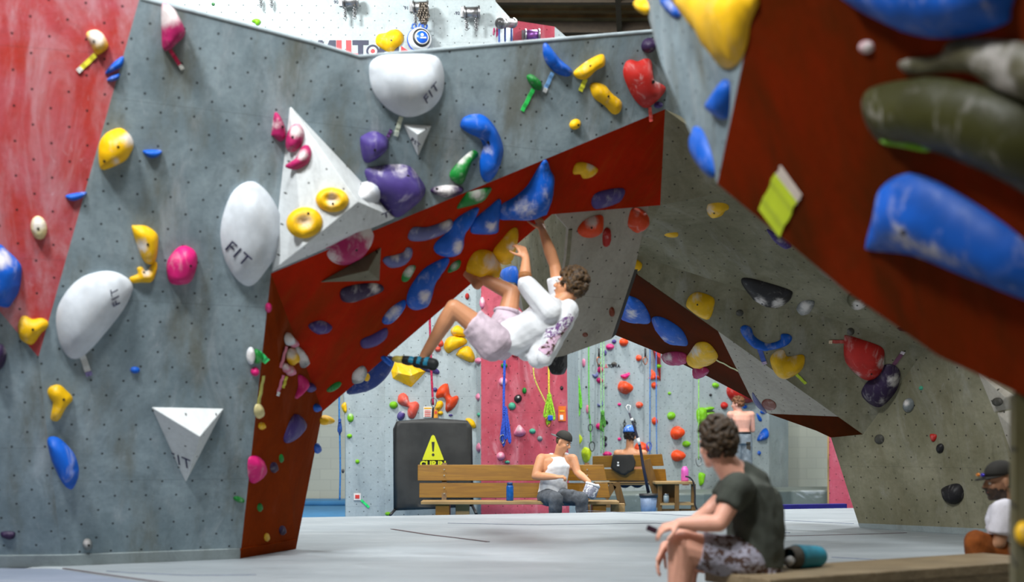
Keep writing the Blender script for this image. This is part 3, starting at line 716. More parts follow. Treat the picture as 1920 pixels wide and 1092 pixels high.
# ---- upper arch face
w3 = hold(PL, [(692, 132), (697, 115), (716, 104), (763, 101), (805, 102), (822, 112), (830, 142), (825, 178), (805, 204), (772, 218), (743, 214), (716, 194), (697, 165)], .10, 'whi', 'large white rounded shield volume marked FIT below the wall top edge', (), (), GW, 'dome_volume', lip=0.03, cat='climbing volume', wob=0.0, plateau=0.8, power=0.72, liph=0.028)
fit_mark(w3, PL, 809, 175, 19, 52)
tape(PL, (752, 219), (743, 250), 8, (206, 214, 196), 'pale tape strip hanging below the white shield volume', (190, 200, 190))
wt = volume('wedge_volume', PL, [(755, 232), (810, 235), (784, 295)], [(784, 252, .09)], [(0, 1, 3), (1, 2, 3), (2, 0, 3)], MV_WHITE, 'small white triangular volume marked FIT below the shield volume', GW)
fit_mark(wt, PL, 779, 268, 9, -40)
hold(PL, [(675, 264), (680, 254), (703, 246), (726, 260), (725, 280), (707, 297), (687, 305), (679, 293)], .12, 'pur', 'purple rounded hold with a small stalk of tape below the shield volume', [(700, 252, 12, .3)], [(700, 280)], GP)
tape(PL, (726, 258), (734, 243), 6, (96, 60, 120), 'short purple tape stub above the rounded purple hold')
hold(PL, [(684, 320), (705, 312), (740, 308), (768, 312), (785, 332), (797, 354), (788, 375), (765, 395), (745, 407), (728, 397), (708, 372), (692, 345)], .17, 'pur', 'very large purple hold with a chalky top beside the pointed white volume', [(745, 314, 24, .65), (708, 318, 18, .5), (775, 322, 14, .5)], [(766, 332)], GP)
hold(PL, [(807, 357), (817, 350), (844, 347), (864, 350), (868, 357), (858, 366), (835, 370), (814, 364)], .07, 'dpu', 'flat purple hold with chalky top above the arch edge', [(836, 352, 24, .7)], [(820, 355)], GP)
hold(PL, [(863, 234), (869, 221), (889, 214), (909, 218), (929, 241), (942, 274), (940, 297), (929, 326), (914, 341), (902, 330), (899, 303), (905, 277), (899, 260), (879, 250), (866, 241)], .13, 'blu', 'long blue bean-shaped hold on the grey arch face', [(914, 282, 12, .7), (912, 305, 10, .6)], [(918, 268)], GB)
hold(PL, [(843, 325), (863, 300), (886, 282), (896, 290), (882, 307), (866, 344), (849, 339)], .07, 'grn', 'green hold with a white chalk band beside the blue bean shape', [(864, 296, 13), (878, 288, 10)], (), GG)
hold(PL, [(1018, 86), (1024, 81), (1037, 96), (1050, 112), (1072, 132), (1064, 143), (1044, 138), (1027, 122), (1019, 105)], .09, 'blu', 'blue crescent hold high on the arch beside the yellow ones', (), (), GB)
tape(PL, (1036, 136), (1022, 168), 7, TB, 'light blue tape below the blue crescent hold', (230, 236, 240))
hold(PL, [(988, 142), (998, 140), (1014, 155), (1013, 168), (1001, 166), (990, 152)], .06, 'grn', 'small dark green hold with long green tape on the arch face', (), (), GG)
tape(PL, (1000, 167), (979, 208), 7, (50, 214, 96), 'long bright green tape below the small dark green hold')
hold(PL, [(1075, 137), (1090, 122), (1110, 109), (1130, 102), (1132, 122), (1116, 132), (1100, 147), (1085, 148)], .07, 'yel', 'yellow wing-shaped hold, upper of two high on the arch', [(1096, 114, 9, .4)], [(1107, 124)], GY)
tape(PL, (1098, 148), (1088, 171), 8, (230, 232, 60), 'short yellow tape between the two wing-shaped yellow holds')
hold(PL, [(1106, 161), (1116, 155), (1133, 160), (1146, 175), (1164, 191), (1161, 209), (1149, 214), (1133, 198), (1113, 183)], .07, 'yel', 'yellow wavy hold, lower of two high on the arch', (), [(1139, 180), (1114, 160)], GY)
hold(PL, ell(1078, 233, 11, 9, -35), .04, 'yel', 'tiny yellow foothold on the arch face above the red soffit', (), [(1083, 234)], GY)
hold(PL, [(1169, 142), (1172, 119), (1182, 112), (1196, 115), (1209, 110), (1220, 115), (1224, 148), (1235, 155), (1247, 165), (1238, 181), (1219, 198), (1205, 201), (1186, 181)], .13, 'red', 'large red hold with a chalky notch near the arch end', [(1232, 150, 11, .9)], [(1221, 153)], GO)
tape(PL, (1218, 201), (1221, 228), 6, (240, 96, 90), 'thin coral tape curling below the large red hold')
hold(PL, ell(1216, 85, 13, 15, 40), .08, 'dpu', 'purple hold above the large red hold', (), (), GP)
hold(PL, ell(1234, 197, 8, 6, -15), .04, 'pur', 'tiny purple foothold beside the large red hold', (), (), GP)
# ---- red leg
hold(PG, [(466, 862), (480, 855), (494, 868), (492, 885), (478, 905), (467, 900)], .08, 'pin', 'bright pink hold low on the red leg edge', (), (), GK)
tape(PG, (494, 705), (485, 757), 5, (196, 190, 90), 'thin yellowish tape hanging down the red leg edge')
hold(PG, ell(484, 771, 7, 14), .05, 'cre', 'pale cream hold on the leg edge below the yellowish tape', (), (), GY)
hold(PG, ell(490, 799, 6, 7), .03, 'yel', 'tiny yellow foothold on the edge of the red leg', (), (), GY)
hold(PG, ell(540, 636, 6, 12), .06, 'whi', 'white chalked hold topping the cluster on the red leg', [(540, 634, 16)], (), GX)
hold(PG, ell(549, 643, 6, 9), .05, 'ppk', 'small chalky pink hold in the cluster beside the topmost white one', [(548, 640, 10, .9)], (), GK)
hold(PG, ell(547, 669, 9, 16), .06, 'yel', 'cream-chalked yellow hold in the middle of the leg cluster', [(546, 662, 15, .95)], (), GY)
hold(PG2, [(553, 650), (562, 653), (571, 665), (575, 680), (572, 688), (564, 689), (560, 675)], .06, 'gry', 'curved grey-white pinch beside the leg cluster', [(566, 668, 26)], (), GX)
hold(PG, ell(535, 690, 5, 9), .05, 'ppk', 'tiny pink chalked hold, lower of the leg cluster beside the outer edge', [(535, 688, 10, .8)], (), GK)
hold(PG, ell(543, 695, 7, 10), .05, 'ppk', 'small pale pink hold, lowest of the leg cluster', [(543, 693, 11, .8)], (), GK)
tape(PG, (537, 650), (526, 690), 5, (210, 120, 140), 'pink tape beside the chalked cluster on the red leg, upper strip')
tape(PG, (531, 704), (521, 738), 5, (210, 110, 140), 'pink tape below the chalked cluster on the red leg, lower strip', (230, 200, 220))
tape(PG, (537, 706), (531, 728), 5, (206, 196, 30), 'short yellow tape below the leg cluster')
hold(PG2, [(559, 704), (569, 707), (576, 717), (569, 733), (556, 747), (553, 744), (559, 725)], .06, 'pin', 'pink crescent hold on the red leg', (), (), GK)
hold(PG2, ell(581, 727, 8, 9), .04, 'pur', 'small purple hold beside the pink crescent on the red leg', (), (), GP)
hold(PG2, [(552, 777), (573, 796), (559, 819), (536, 831), (534, 814)], .06, 'pur', 'purple four-sided hold in the middle of the red leg', (), (), GP)
hold(PG, ell(513, 877, 7, 10), .03, 'dpu', 'tiny purple foothold, uppermost of the lower leg footholds', (), (), GP)
hold(PG, ell(527, 860, 4, 8), .02, 'grn', 'tiny green foothold on the red leg below the purple one', (), (), GG)
hold(PG, ell(487, 952, 5, 8), .02, 'grn', 'tiny green foothold near the bottom of the red leg', (), (), GG)
hold(PG, ell(529, 995, 6, 9), .03, 'dpu', 'tiny dark foothold near the bottom back of the red leg', (), (), GP)
hold(PG, ell(500, 1008, 5, 8), .02, 'yel', 'tiny yellow foothold near the bottom of the red leg', (), (), GY)
hold(PG2, ell(593, 765, 6, 8), .04, 'blu', 'small blue hold at the leg edge above the yellow one', (), (), GB)
hold(PG2, ell(594, 841, 5, 10), .04, 'blu', 'small blue hold on the outer edge of the red leg', (), (), GB)
hold(PG2, [(600, 785), (608, 779), (618, 782), (619, 792), (603, 797)], .07, 'yel', 'yellow hold jutting from the leg where the soffit begins', (), (), GY)
# ---- red soffit
hold(PS, [(578, 612), (590, 603), (606, 602), (622, 612), (614, 622), (594, 625)], .07, 'pur', 'dusky purple hold low on the soffit near the leg fold', [(600, 606, 10, .4)], (), GP)
hold(PS, [(640, 543), (665, 534), (700, 531), (717, 536), (715, 546), (690, 556), (660, 566), (640, 562)], .07, 'dpu', 'dark hold with chalk along its top below the olive triangle volume', [(702, 537, 14, .8)], (), GX)
vo_ = volume('triangle_volume', PS, [(598, 530), (715, 463), (712, 527)], [(690, 508, .12)], [(0, 1, 3), (1, 2, 3), (2, 0, 3)], wallmat('volume_olive', (110, 106, 88), (128, 126, 110), 0.35, 0.4, dots=True, seams=False), 'grey-olive triangular volume on the soffit under the round pink hold', GW)
hold(PS, [(718, 490), (722, 482), (738, 479), (756, 473), (763, 464), (772, 467), (770, 482), (756, 496), (732, 501)], .07, 'pbl', 'curved grey-purple hold on the soffit beside the olive triangle', [(762, 474, 14, .5), (742, 482, 12, .6)], (), GP)
hold(PS, [(766, 438), (776, 426), (800, 426), (829, 417), (844, 411), (849, 420), (841, 432), (817, 444), (788, 451), (767, 449)], .07, 'pbl', 'long purple pinch on the soffit, chalky at its upper end', [(838, 422, 16, .7), (800, 428, 14, .3)], (), GP)
hold(PS, [(753, 526), (756, 511), (767, 499), (779, 499), (773, 514), (763, 527)], .04, 'grn', 'small chalked green hold beside the blue teardrop, lower one', [(766, 508, 16, .7)], (), GG)
hold(PS, [(839, 510), (846, 496), (858, 488), (864, 490), (860, 502), (848, 509)], .04, 'grn', 'small chalked green hold between the blue teardrop and yellow pair', [(852, 498, 13, .6)], (), GG)
hold(PS, [(893, 389), (896, 394), (885, 417), (870, 438), (867, 464), (852, 479), (829, 479), (814, 470), (817, 455), (838, 435), (852, 414), (870, 400)], .12, 'blu', 'blue teardrop hold on the soffit, uppermost of the tapering ones', [(860, 464, 14, .8)], (), GB, power=.6)
hold(PS, [(936, 373), (938, 388), (934, 417), (929, 436), (888, 437), (882, 429), (890, 411), (917, 388)], .11, 'blu', 'blue fin-shaped hold beside the big blue hand hold', [(921, 424, 15, .7)], (), GB, power=.6)
hold(PS, [(840, 483), (838, 496), (823, 517), (814, 534), (808, 558), (800, 573), (779, 580), (764, 573), (763, 555), (773, 532), (794, 505), (823, 488)], .12, 'blu', 'long blue teardrop hold with a round chalk patch at its foot', [(797, 557, 15, .9)], (), GB, power=.6)
hold(PS, [(760, 564), (759, 575), (747, 593), (732, 606), (718, 606), (718, 596), (732, 578), (753, 564)], .06, 'blu', 'small chalk-covered blue hold, lowest of the tapering ones', [(738, 586, 20, .75)], (), GB)
hold(PS, [(1024, 300), (1031, 318), (1038, 332), (1036, 359), (1031, 382), (1014, 401), (993, 408), (958, 411), (934, 408), (939, 385), (964, 370), (987, 350), (1002, 326), (1014, 306)], .24, 'blu', 'biggest blue hooked hold, gripped by the climber\'s upper hand', [(985, 390, 26, .7), (1022, 362, 12, .5), (950, 392, 16, .4)], (), GB, power=.7)
hold(PS, [(874, 505), (879, 488), (890, 473), (905, 468), (923, 473), (934, 488), (939, 502), (934, 512), (911, 518), (888, 523), (876, 517)], .20, 'yel', 'large round yellow hold with chalk, hooked by the climber\'s heel', [(926, 490, 20, .85)], (), GY)
hold(PS, [(924, 472), (943, 447), (958, 430), (969, 428), (970, 447), (964, 473), (952, 488), (958, 492), (943, 495), (932, 488)], .14, 'yel', 'upright yellow leaf-shaped hold gripped by the climber\'s lower hand', [(957, 464, 11, .8)], (), GY)
hold(PS, [(857, 388), (873, 364), (882, 359), (919, 351), (915, 364), (902, 378), (864, 389)], .06, 'grn', 'green sail-shaped hold with white chalk at the soffit edge', [(894, 364, 17, .9)], (), GG)
hold(PS, [(677, 638), (700, 627), (724, 615), (724, 632), (704, 648), (680, 652)], .06, 'pur', 'dim purple wedge hold low on the soffit above the blue disc', (), (), GP)
hold(PS, [(612, 732), (622, 722), (634, 716), (640, 719), (633, 728), (619, 735)], .04, 'grn', 'small green leaf-shaped hold low on the soffit', (), (), GG)
hold(PS, [(660, 716), (662, 699), (679, 686), (688, 696), (681, 714), (667, 719)], .05, 'gry', 'chalk-white curled hold low on the soffit beside a yellow scrap', [(672, 702, 20)], (), GX)
hold(PS, ell(688, 708, 5, 7, 20), .03, 'yel', 'yellow scrap of a hold beside the chalk-white curled one', (), (), GY)
hold(PS, [(650, 737), (690, 731), (715, 715), (732, 693), (738, 672), (722, 668), (700, 680), (670, 705)], .10, 'dbl', 'dark blue disc-shaped volume jutting below the soffit edge by the climber\'s foot', (), (), GB, off=-0.12, name='disc_volume', cat='climbing volume')
hold(PS, [(714, 672), (722, 668), (736, 680), (730, 686)], .06, 'blu', 'small light blue foothold under the climber\'s shoe', (), (), GB)
hold(PS, [(1074, 325), (1080, 307), (1097, 305), (1120, 316), (1110, 330), (1093, 334), (1087, 326)], .06, 'yel', 'yellow hold with a chalky lip alone near the soffit end', [(1108, 310, 12, .8)], (), GY)
hold(PS, [(1109, 376), (1122, 360), (1168, 353), (1165, 373), (1149, 383), (1116, 391)], .07, 'pur', 'purple wedge hold at the lower soffit edge above the orange holds', [(1140, 370, 10, .5)], (), GP)
# ---- hanging panel
hold(PH, [(1083, 429), (1099, 411), (1126, 403), (1130, 416), (1126, 436), (1109, 445), (1089, 442)], .08, 'ora', 'orange hold with a chalky top on the hanging grey panel', [(1110, 414, 17, .9)], [(1107, 426)], GO)
hold(PH, [(1131, 460), (1130, 440), (1135, 428), (1143, 430), (1144, 446), (1139, 461)], .05, 'red', 'thin red hold beside the orange one on the hanging panel', [(1139, 446, 5, .5)], (), GO)
hold(PH, [(1177, 419), (1185, 391), (1205, 394), (1215, 409), (1211, 422), (1195, 436), (1182, 429)], .10, 'ora', 'orange bulb-shaped hold at the hanging panel corner under the soffit', [(1195, 400, 12, .4)], (), GO)
hold(PH, ell(1147, 585, 5, 9), .03, 'rus', 'rusty oval hold low on the hanging panel edge', (), (), GO)
hold(PH, ell(1097, 628, 5, 4), .02, 'rus', 'tiny rust-brown foothold near the bottom of the hanging panel', (), (), GO)
mb = MB(); q = [PH.hit(x, y, -0.12) for x, y in ((1022, 676), (1058, 660), (1058, 690), (1052, 704), (1033, 703))]
mb.add(q + [p + Vector((0.04, 0.3, 0.02)) for p in q], [(0, 1, 2, 3, 4), (9, 8, 7, 6, 5)] + [(i, i + 5, (i + 1) % 5 + 5, (i + 1) % 5) for i in range(5)])
tag(mb.build('block_volume', hm('bla'), bevel=0.02), 'black blocky volume below the hanging panel behind the climber\'s shirt', 'climbing volume', GX)
hold(PH2, [(937, 511), (968, 500), (972, 543), (957, 550), (948, 530)], .05, 'blu', 'blue hold seen behind the climber\'s raised arm', [(955, 516, 6, .3)], (), GB)
hold(PH2, ell(960, 537, 9, 10), .05, 'bla', 'black round hold behind the climber\'s raised arm', (), (), GX, off=0.02)
# ---- right structure
hold(PR1, [(1322, 371), (1337, 366), (1353, 370), (1367, 388), (1360, 394), (1353, 403), (1338, 405), (1328, 399)], .09, 'yel', 'yellow lobed hold high on the shaded grey roof panel', [(1330, 392, 12, .7)], [(1340, 396)], GY)
hold(PR1, [(1240, 430), (1246, 427), (1256, 432), (1271, 437), (1270, 443), (1258, 444), (1246, 440)], .04, 'yel', 'small yellow ring-like hold on the shaded roof panel', (), (), GY, dish=.5)
hold(PR2, [(1180, 500), (1184, 486), (1196, 488), (1204, 496), (1200, 506), (1188, 508)], .05, 'yel', 'small yellow hold beside the hanging panel edge, above the red band', (), (), GY)
hold(PRB, [(1166, 527), (1176, 525), (1183, 534), (1172, 537)], .04, 'yel', 'tiny yellow hold at the start of the red band', (), (), GY)
hold(PR1, [(1438, 430), (1452, 437), (1483, 458), (1476, 464), (1455, 452)], .05, 'pur', 'flat purple hold peeping below the yellow-green tape', [(1462, 450, 12, .4)], (), GP)
hold(PR1, [(1390, 527), (1400, 521), (1435, 529), (1481, 544), (1485, 554), (1477, 565), (1458, 575), (1427, 567), (1408, 554)], .10, 'bla', 'long black hold with a chalky lower lip on the shaded grey roof', [(1460, 572, 15, .9), (1425, 568, 14, .9)], [(1430, 566)], GX)
hold(PR1, [(1493, 581), (1504, 565), (1527, 565), (1519, 585), (1506, 593)], .05, 'gry', 'chalky grey hold beside the long black one', [(1510, 578, 18, .8)], (), GX)
hold(PR1, ell(1608, 563, 20, 15, 15), .07, 'oli', 'olive oval hold with a chalky lower half near the red overhang', [(1610, 574, 15, .95)], [(1608, 570)], GX)
hold(PR2, ell(1387, 587, 7, 6), .02, 'dgy', 'small dark round plug on the grey panel below the long black hold', (), (), GX)
hold(PR2, ell(1595, 622, 7, 7), .03, 'dgy', 'small dark round foothold just above the big red hold', (), (), GX)
hold(PR1, ell(1700, 617, 18, 3, 4), .03, 'bla', 'thin black sliver of a hold under the red overhang', (), (), GX)
hold(PR2, [(1287, 568), (1294, 554), (1310, 548), (1337, 558), (1339, 574), (1330, 597), (1313, 594), (1290, 577)], .10, 'yel', 'yellow rounded hold with dusty top on the grey panel above the red band', [(1306, 558, 15, .6)], [(1308, 569)], GY)
hold(PR2, [(1388, 617), (1396, 610), (1408, 615), (1415, 631), (1438, 644), (1462, 638), (1465, 627), (1479, 627), (1485, 635), (1473, 648), (1442, 656), (1415, 652), (1396, 633)], .09, 'blu', 'blue smile-shaped hold above the chalky yellow one', [(1440, 642, 8, .7)], (), GB)
tape(PR2, (1424, 654), (1433, 680), 9, (60, 90, 180), 'blue tape below the smile-shaped hold', (200, 180, 214))
hold(PR2, [(1444, 673), (1456, 658), (1469, 656), (1477, 669), (1504, 665), (1509, 677), (1500, 696), (1473, 710), (1454, 700)], .11, 'yel', 'big yellow kidney hold with chalk below the blue smile shape', [(1462, 664, 13, .8), (1490, 668, 10, .4)], (), GY)
tape(PR2, (1493, 702), (1511, 720), 6, (190, 214, 30), 'yellow-green tape below the yellow kidney hold')
hold(PR2, [(1583, 635), (1588, 629), (1619, 638), (1654, 652), (1658, 673), (1654, 696), (1635, 711), (1615, 708), (1585, 677)], .12, 'red', 'large dark red hold with chalky edges on the grey panel', [(1655, 680, 14, .8), (1605, 703, 12, .6), (1600, 634, 12, .2)], [(1634, 699)], GO)
tape(PR2, (1583, 641), (1558, 641), 8, (170, 60, 50), 'red tape beside the large dark red hold', (226, 200, 170))
hold(PR2, [(1615, 735), (1627, 715), (1642, 708), (1658, 685), (1677, 685), (1688, 700), (1681, 731), (1658, 758), (1642, 762), (1623, 750)], .10, 'dpu', 'large dark purple hold with a chalk streak below the red one', [(1676, 714, 13, .95), (1655, 752, 10, .6)], (), GP)
tape(PR2, (1676, 684), (1692, 662), 8, (110, 60, 90), 'purple tape above the large dark purple hold', (216, 206, 216))
hold(PRB, [(1162, 555), (1185, 556), (1205, 568), (1218, 591), (1219, 604), (1205, 605), (1168, 596), (1158, 588)], .10, 'blu', 'glossy blue hold on the red band touching the hanging panel', [(1184, 588, 13, .8), (1165, 566, 10, .7)], (), GB)
hold(PRB, [(1223, 596), (1244, 596), (1277, 617), (1290, 643), (1281, 647), (1251, 637), (1231, 617)], .10, 'blu', 'blue spearhead hold in the middle of the red band', [(1245, 637, 9, .6)], (), GB)
hold(PRB, [(1287, 673), (1294, 660), (1307, 643), (1327, 643), (1343, 660), (1345, 673), (1327, 685), (1300, 686)], .10, 'yel', 'round yellow hold with a grey chalk patch on the red band', [(1302, 660, 14, .8)], (), GY)
tape(PRB, (1343, 675), (1384, 696), 4, (206, 206, 150), 'thin pale tape strip running from the yellow hold along the red band')
hold(PRB, [(1240, 668), (1258, 660), (1285, 663), (1287, 680), (1262, 682)], .07, 'mag', 'pink chalk-smeared hold under the red band beside the yellow one', [(1252, 672, 14, .6)], (), GK)
hold(PRB, [(1300, 690), (1320, 688), (1330, 696), (1318, 706), (1303, 705)], .07, 'mag', 'crimson pink hold hanging below the red band', (), (), GK)
hold(PF, [(1362, 730), (1374, 718), (1400, 716), (1413, 728), (1413, 752), (1392, 757), (1378, 756), (1366, 746)], .3, 'red', 'large crimson volume on the far wall behind the standing man\'s head', (), (), GO)
hold(PT, [(1411, 736), (1420, 748), (1438, 774), (1428, 770), (1414, 754)], .03, 'pbl', 'bluish grey sliver of a hold on the pale triangle edge', (), (), GX)
hold(PT, ell(1442, 759, 14, 10, 20), .02, 'rus', 'brown oval plug on the pale triangle panel', (), (), GX)
hold(PR3, ell(1649, 824, 9, 9), .03, 'dgy', 'grey round foothold at the top of the standing grey wall', (), (), GX)
hold(PR3, [(1744, 815), (1756, 816), (1754, 826), (1748, 828)], .03, 'red', 'tiny red triangular foothold on the standing grey wall', (), (), GO)
hold(PR3, ell(1763, 841, 7, 9, 10), .04, 'bla', 'small black foothold below the tiny red one', (), (), GX)
hold(PR3, [(1766, 924), (1770, 914), (1792, 907), (1804, 913), (1807, 932), (1795, 945), (1776, 942)], .09, 'bla', 'big black pebble-like hold alone low on the standing wall', (), (), GX)
hold(PR3, ell(1704, 760, 10, 13, 10), .06, 'gry', 'grey chalky hold on the standing wall below a scrap of green', [(1699, 756, 8, .9)], [(1710, 762)], GX)
hold(PR3, ell(1727, 728, 4, 4), .02, 'teal', 'tiny pale green marker above the grey chalky hold', (), (), GG)
volume('wedge_volume', PR3, [(1832, 697), (1904, 742), (1899, 766), (1864, 774)], [(1885, 745, .08)], [(0, 1, 4), (1, 2, 4), (2, 3, 4), (3, 0, 4)], M_PANEL, 'pale grey pointed volume with a dark hole beside the pillar', GW)
volume('wedge_volume', PR3, [(1869, 774), (1900, 768), (1903, 850), (1902, 868)], [(1896, 800, .05)], [(0, 1, 4), (1, 2, 4), (2, 3, 4), (3, 0, 4)], M_PANEL, 'narrow pale grey volume below the holed one beside the pillar', GW)
hold(PR3, ell(1870, 754, 10, 8), .02, 'dgy', 'dark round hole plug in the pale pointed volume', (), (), GX, off=0.07)
# ---- near tower
hold(PNG, [(1250, -24), (1262, 0), (1318, 67), (1349, 118), (1372, 128), (1395, 103), (1408, 46), (1412, -24)], .09, 'yel', 'huge blurred yellow hold with a raised lip on the near grey face', (), [(1349, 56)], GY, lip=0.004, dish=.45)
hold(PNG, [(1331, 192), (1349, 169), (1362, 149), (1370, 164), (1367, 215), (1357, 223), (1338, 210)], .07, 'blu', 'blurred blue drop-shaped hold on the near grey face', (), (), GB)
hold(PNG, [(1303, 241), (1318, 246), (1334, 287), (1341, 328), (1330, 328), (1307, 298)], .06, 'blu', 'blurred blue hold at the narrow lower end of the near grey face', (), (), GB)
hold(PNG, [(1240, 2), (1250, -14), (1277, 25), (1265, 32)], .04, 'blu', 'blurred light blue hold beside the huge yellow one', [(1256, 8, 20, .4)], (), GB)
hold(PNG, ell(1208, 10, 8, 18, -20), .06, 'yel', 'small blurred yellow hold at the outer edge of the near grey face', (), (), GY)
hold(PN, [(1560, -60), (1592, 0), (1661, 41), (1733, 67), (1805, 67), (1882, 46), (1895, 20), (1880, -60)], .12, 'blu', 'large blurred blue hold at the top of the near red face', [(1860, 12, 30, .5)], (), GB)
hold(PN, [(1692, 113), (1764, 103), (1795, 74), (1930, 80), (1990, 110), (1990, 200), (1882, 169), (1815, 133), (1713, 138)], .08, 'oli', 'blurred grey-green chalked hold between the blue and dark olive ones', [(1860, 96, 60, .6), (1880, 160, 40, .7), (1702, 122, 18, .8), (1940, 120, 50, .6)], (), GX)
hold(PN, [(1620, 195), (1636, 164), (1702, 149), (1774, 146), (1930, 190), (2010, 300), (1950, 366), (1867, 328), (1744, 279), (1661, 267), (1631, 236)], .13, 'ogr', 'very large blurred dark olive hold on the near red face', (), (), GG)
hold(PN, [(1655, 262), (1700, 262), (1744, 276), (1738, 284), (1690, 275), (1660, 270)], .03, 'lim', 'blurred lime green sliver below the dark olive hold', (), (), GG, off=0.02)
hold(PN, [(1628, 456), (1641, 405), (1651, 359), (1682, 331), (1718, 326), (1764, 344), (1841, 390), (1930, 460), (1980, 540), (1960, 570), (1856, 533), (1785, 505), (1713, 477), (1636, 468)], .13, 'blu', 'huge blurred blue hold with chalk streak on the near red face', [(1690, 450, 28, .7), (1740, 474, 26, .75), (1680, 425, 14, .5), (1790, 496, 20, .4)], [(1704, 432)], GB)
tape(PN, (1474, 352), (1442, 418), 44, (206, 226, 40), 'wide blurred yellow-green tape on the near red face')
tape(PN, (1484, 338), (1474, 356), 44, (214, 200, 190), 'pale torn end above the wide yellow-green tape')
hold(PN, ell(1625, 88, 14, 12), .02, 'ppk', 'blurred pale pink chalk-covered foothold on the near red face', [(1625, 88, 22, .9)], (), GK)
hold(PNP, ell(1919, 1000, 16, 22), .06, 'yel', 'blurred yellow hold on the near pillar beside the seated man in the cap', (), (), GY)
# ================================================================ far climbing walls: holds, ropes, belay gear
def far(pl, rows, group):
    for r in rows:
        c, shp, lab = r[0], r[1], r[2]
        hh = r[3] if len(r) > 3 else 0.06
        if isinstance(shp, tuple): shp = ell(*shp, n=8)
        hold(pl, shp, hh, c, lab, r[4] if len(r) > 4 else (), (), group, m=2 if len(shp) > 8 else 3, wob=0.1)
GF = 'holds on the far walls'
far(PB, [
 ('yel', [(845, 620), (855, 611), (864, 613), (878, 630), (852, 631)], 'yellow block hold, topmost of the three behind the climber\'s thigh', .14),
 ('yel', [(832, 651), (838, 635), (852, 630), (871, 634), (875, 644), (852, 656), (840, 663)], 'yellow block hold, middle of the three behind the climber\'s thigh', .15),
 ('yel', [(856, 663), (867, 651), (881, 651), (890, 668), (888, 679), (876, 678), (857, 668)], 'yellow block hold, lowest of the three behind the climber\'s thigh', .14),
 ('cor', (825, 643, 6, 8, -30), 'coral hold beside the yellow blocks, upper of two', .08),
 ('cor', (821, 655, 6, 5), 'coral hold beside the yellow blocks, lower of two', .08),
 ('cor', [(746, 748), (748, 741), (757, 737), (765, 744), (769, 755), (779, 753), (786, 759), (783, 772), (776, 785), (766, 783), (764, 772), (765, 764), (754, 761), (746, 755)], 'chalked coral bow-tie hold above the black banner', .12, [(763, 752, 10, .5)]),
 ('ora', [(817, 742), (821, 730), (831, 721), (840, 721), (843, 738), (848, 745), (856, 742), (860, 748), (853, 763), (840, 773), (835, 768), (836, 753), (831, 745), (820, 747)], 'bright orange bow-tie hold beside the crimson rope', .12),
 ('lim', (738, 760, 8, 7), 'round green hold beside the chalked coral bow-tie', .08),
 ('pur', (752, 780, 7, 9, 30), 'purple hold below the chalked coral bow-tie', .08, [(756, 772, 6, .6)]),
 ('yel', (823, 761, 7, 10, 35), 'yellow hold behind the carabiner above the banner', .06),
 ('yel', (826, 775, 5, 4), 'small yellow hold just above the black banner', .05),
 ('pur', (845, 779, 4, 2), 'tiny purple hold right above the black banner', .04),
 ('yel', [(873, 786), (882, 785), (890, 792), (892, 802), (884, 803), (877, 796)], 'yellow hold half behind the black banner\'s upper corner', .08),
 ('pur', (816, 731, 4, 4), 'tiny purple hold beside the orange bow-tie', .04),
 ('pur', [(788, 690), (796, 681), (806, 686), (818, 691), (824, 697), (821, 702), (808, 699), (796, 696)], 'purple elongated hold seen beyond the climber\'s heel', .08, [(800, 684, 7, .6)]),
 ('red', (876, 556, 4, 6), 'small orange-red hold in the gap under the climber\'s knee', .06),
], GF)
volume('block_volume', PB, [(741, 676), (758, 676), (800, 696), (771, 727), (736, 710), (733, 696)], [(748, 700, .12), (770, 705, .12), (786, 698, .08)], [(5, 0, 6), (0, 1, 8, 7), (0, 7, 6), (1, 2, 8), (2, 3, 7, 8), (3, 4, 6, 7), (4, 5, 6)], hm('yel'), 'large faceted yellow volume below the climber\'s shoe', GW)
far(PBL, [
 ('yel', [(640, 761), (648, 755), (650, 772), (645, 774)], 'yellow hold poking out beside the red soffit tip', .05),
 ('lim', (657, 784, 6, 8), 'lime green hold, upper of two on the narrow grey face', .06, [(657, 778, 6, .5)]),
 ('lim', (655, 818, 5, 4), 'lime green hold, lower of two on the narrow grey face', .05),
 ('lim', (670, 866, 4, 4), 'tiny green hold beside the black banner edge', .04),
 ('bla', (643, 884, 2.5, 4), 'tiny black hold low on the narrow grey face edge', .03),
 ('lim', (728, 964, 6, 4), 'small lime hold at the banner foot by the white mat', .05)], GF)
far(PE, [
 ('ppk', (898, 677, 4, 6), 'pale pink hold at the edge of the pink wall, topmost', .06),
 ('ppk', (897, 745, 2.5, 7), 'thin pink hold at the edge of the pink wall, middle', .04),
 ('ppk', (898, 840, 3, 9), 'long pale pink hold at the pink wall edge, lowest', .04),
 ('teal', (898, 778, 2, 4), 'tiny teal hold at the edge of the pink wall', .03)], GF)
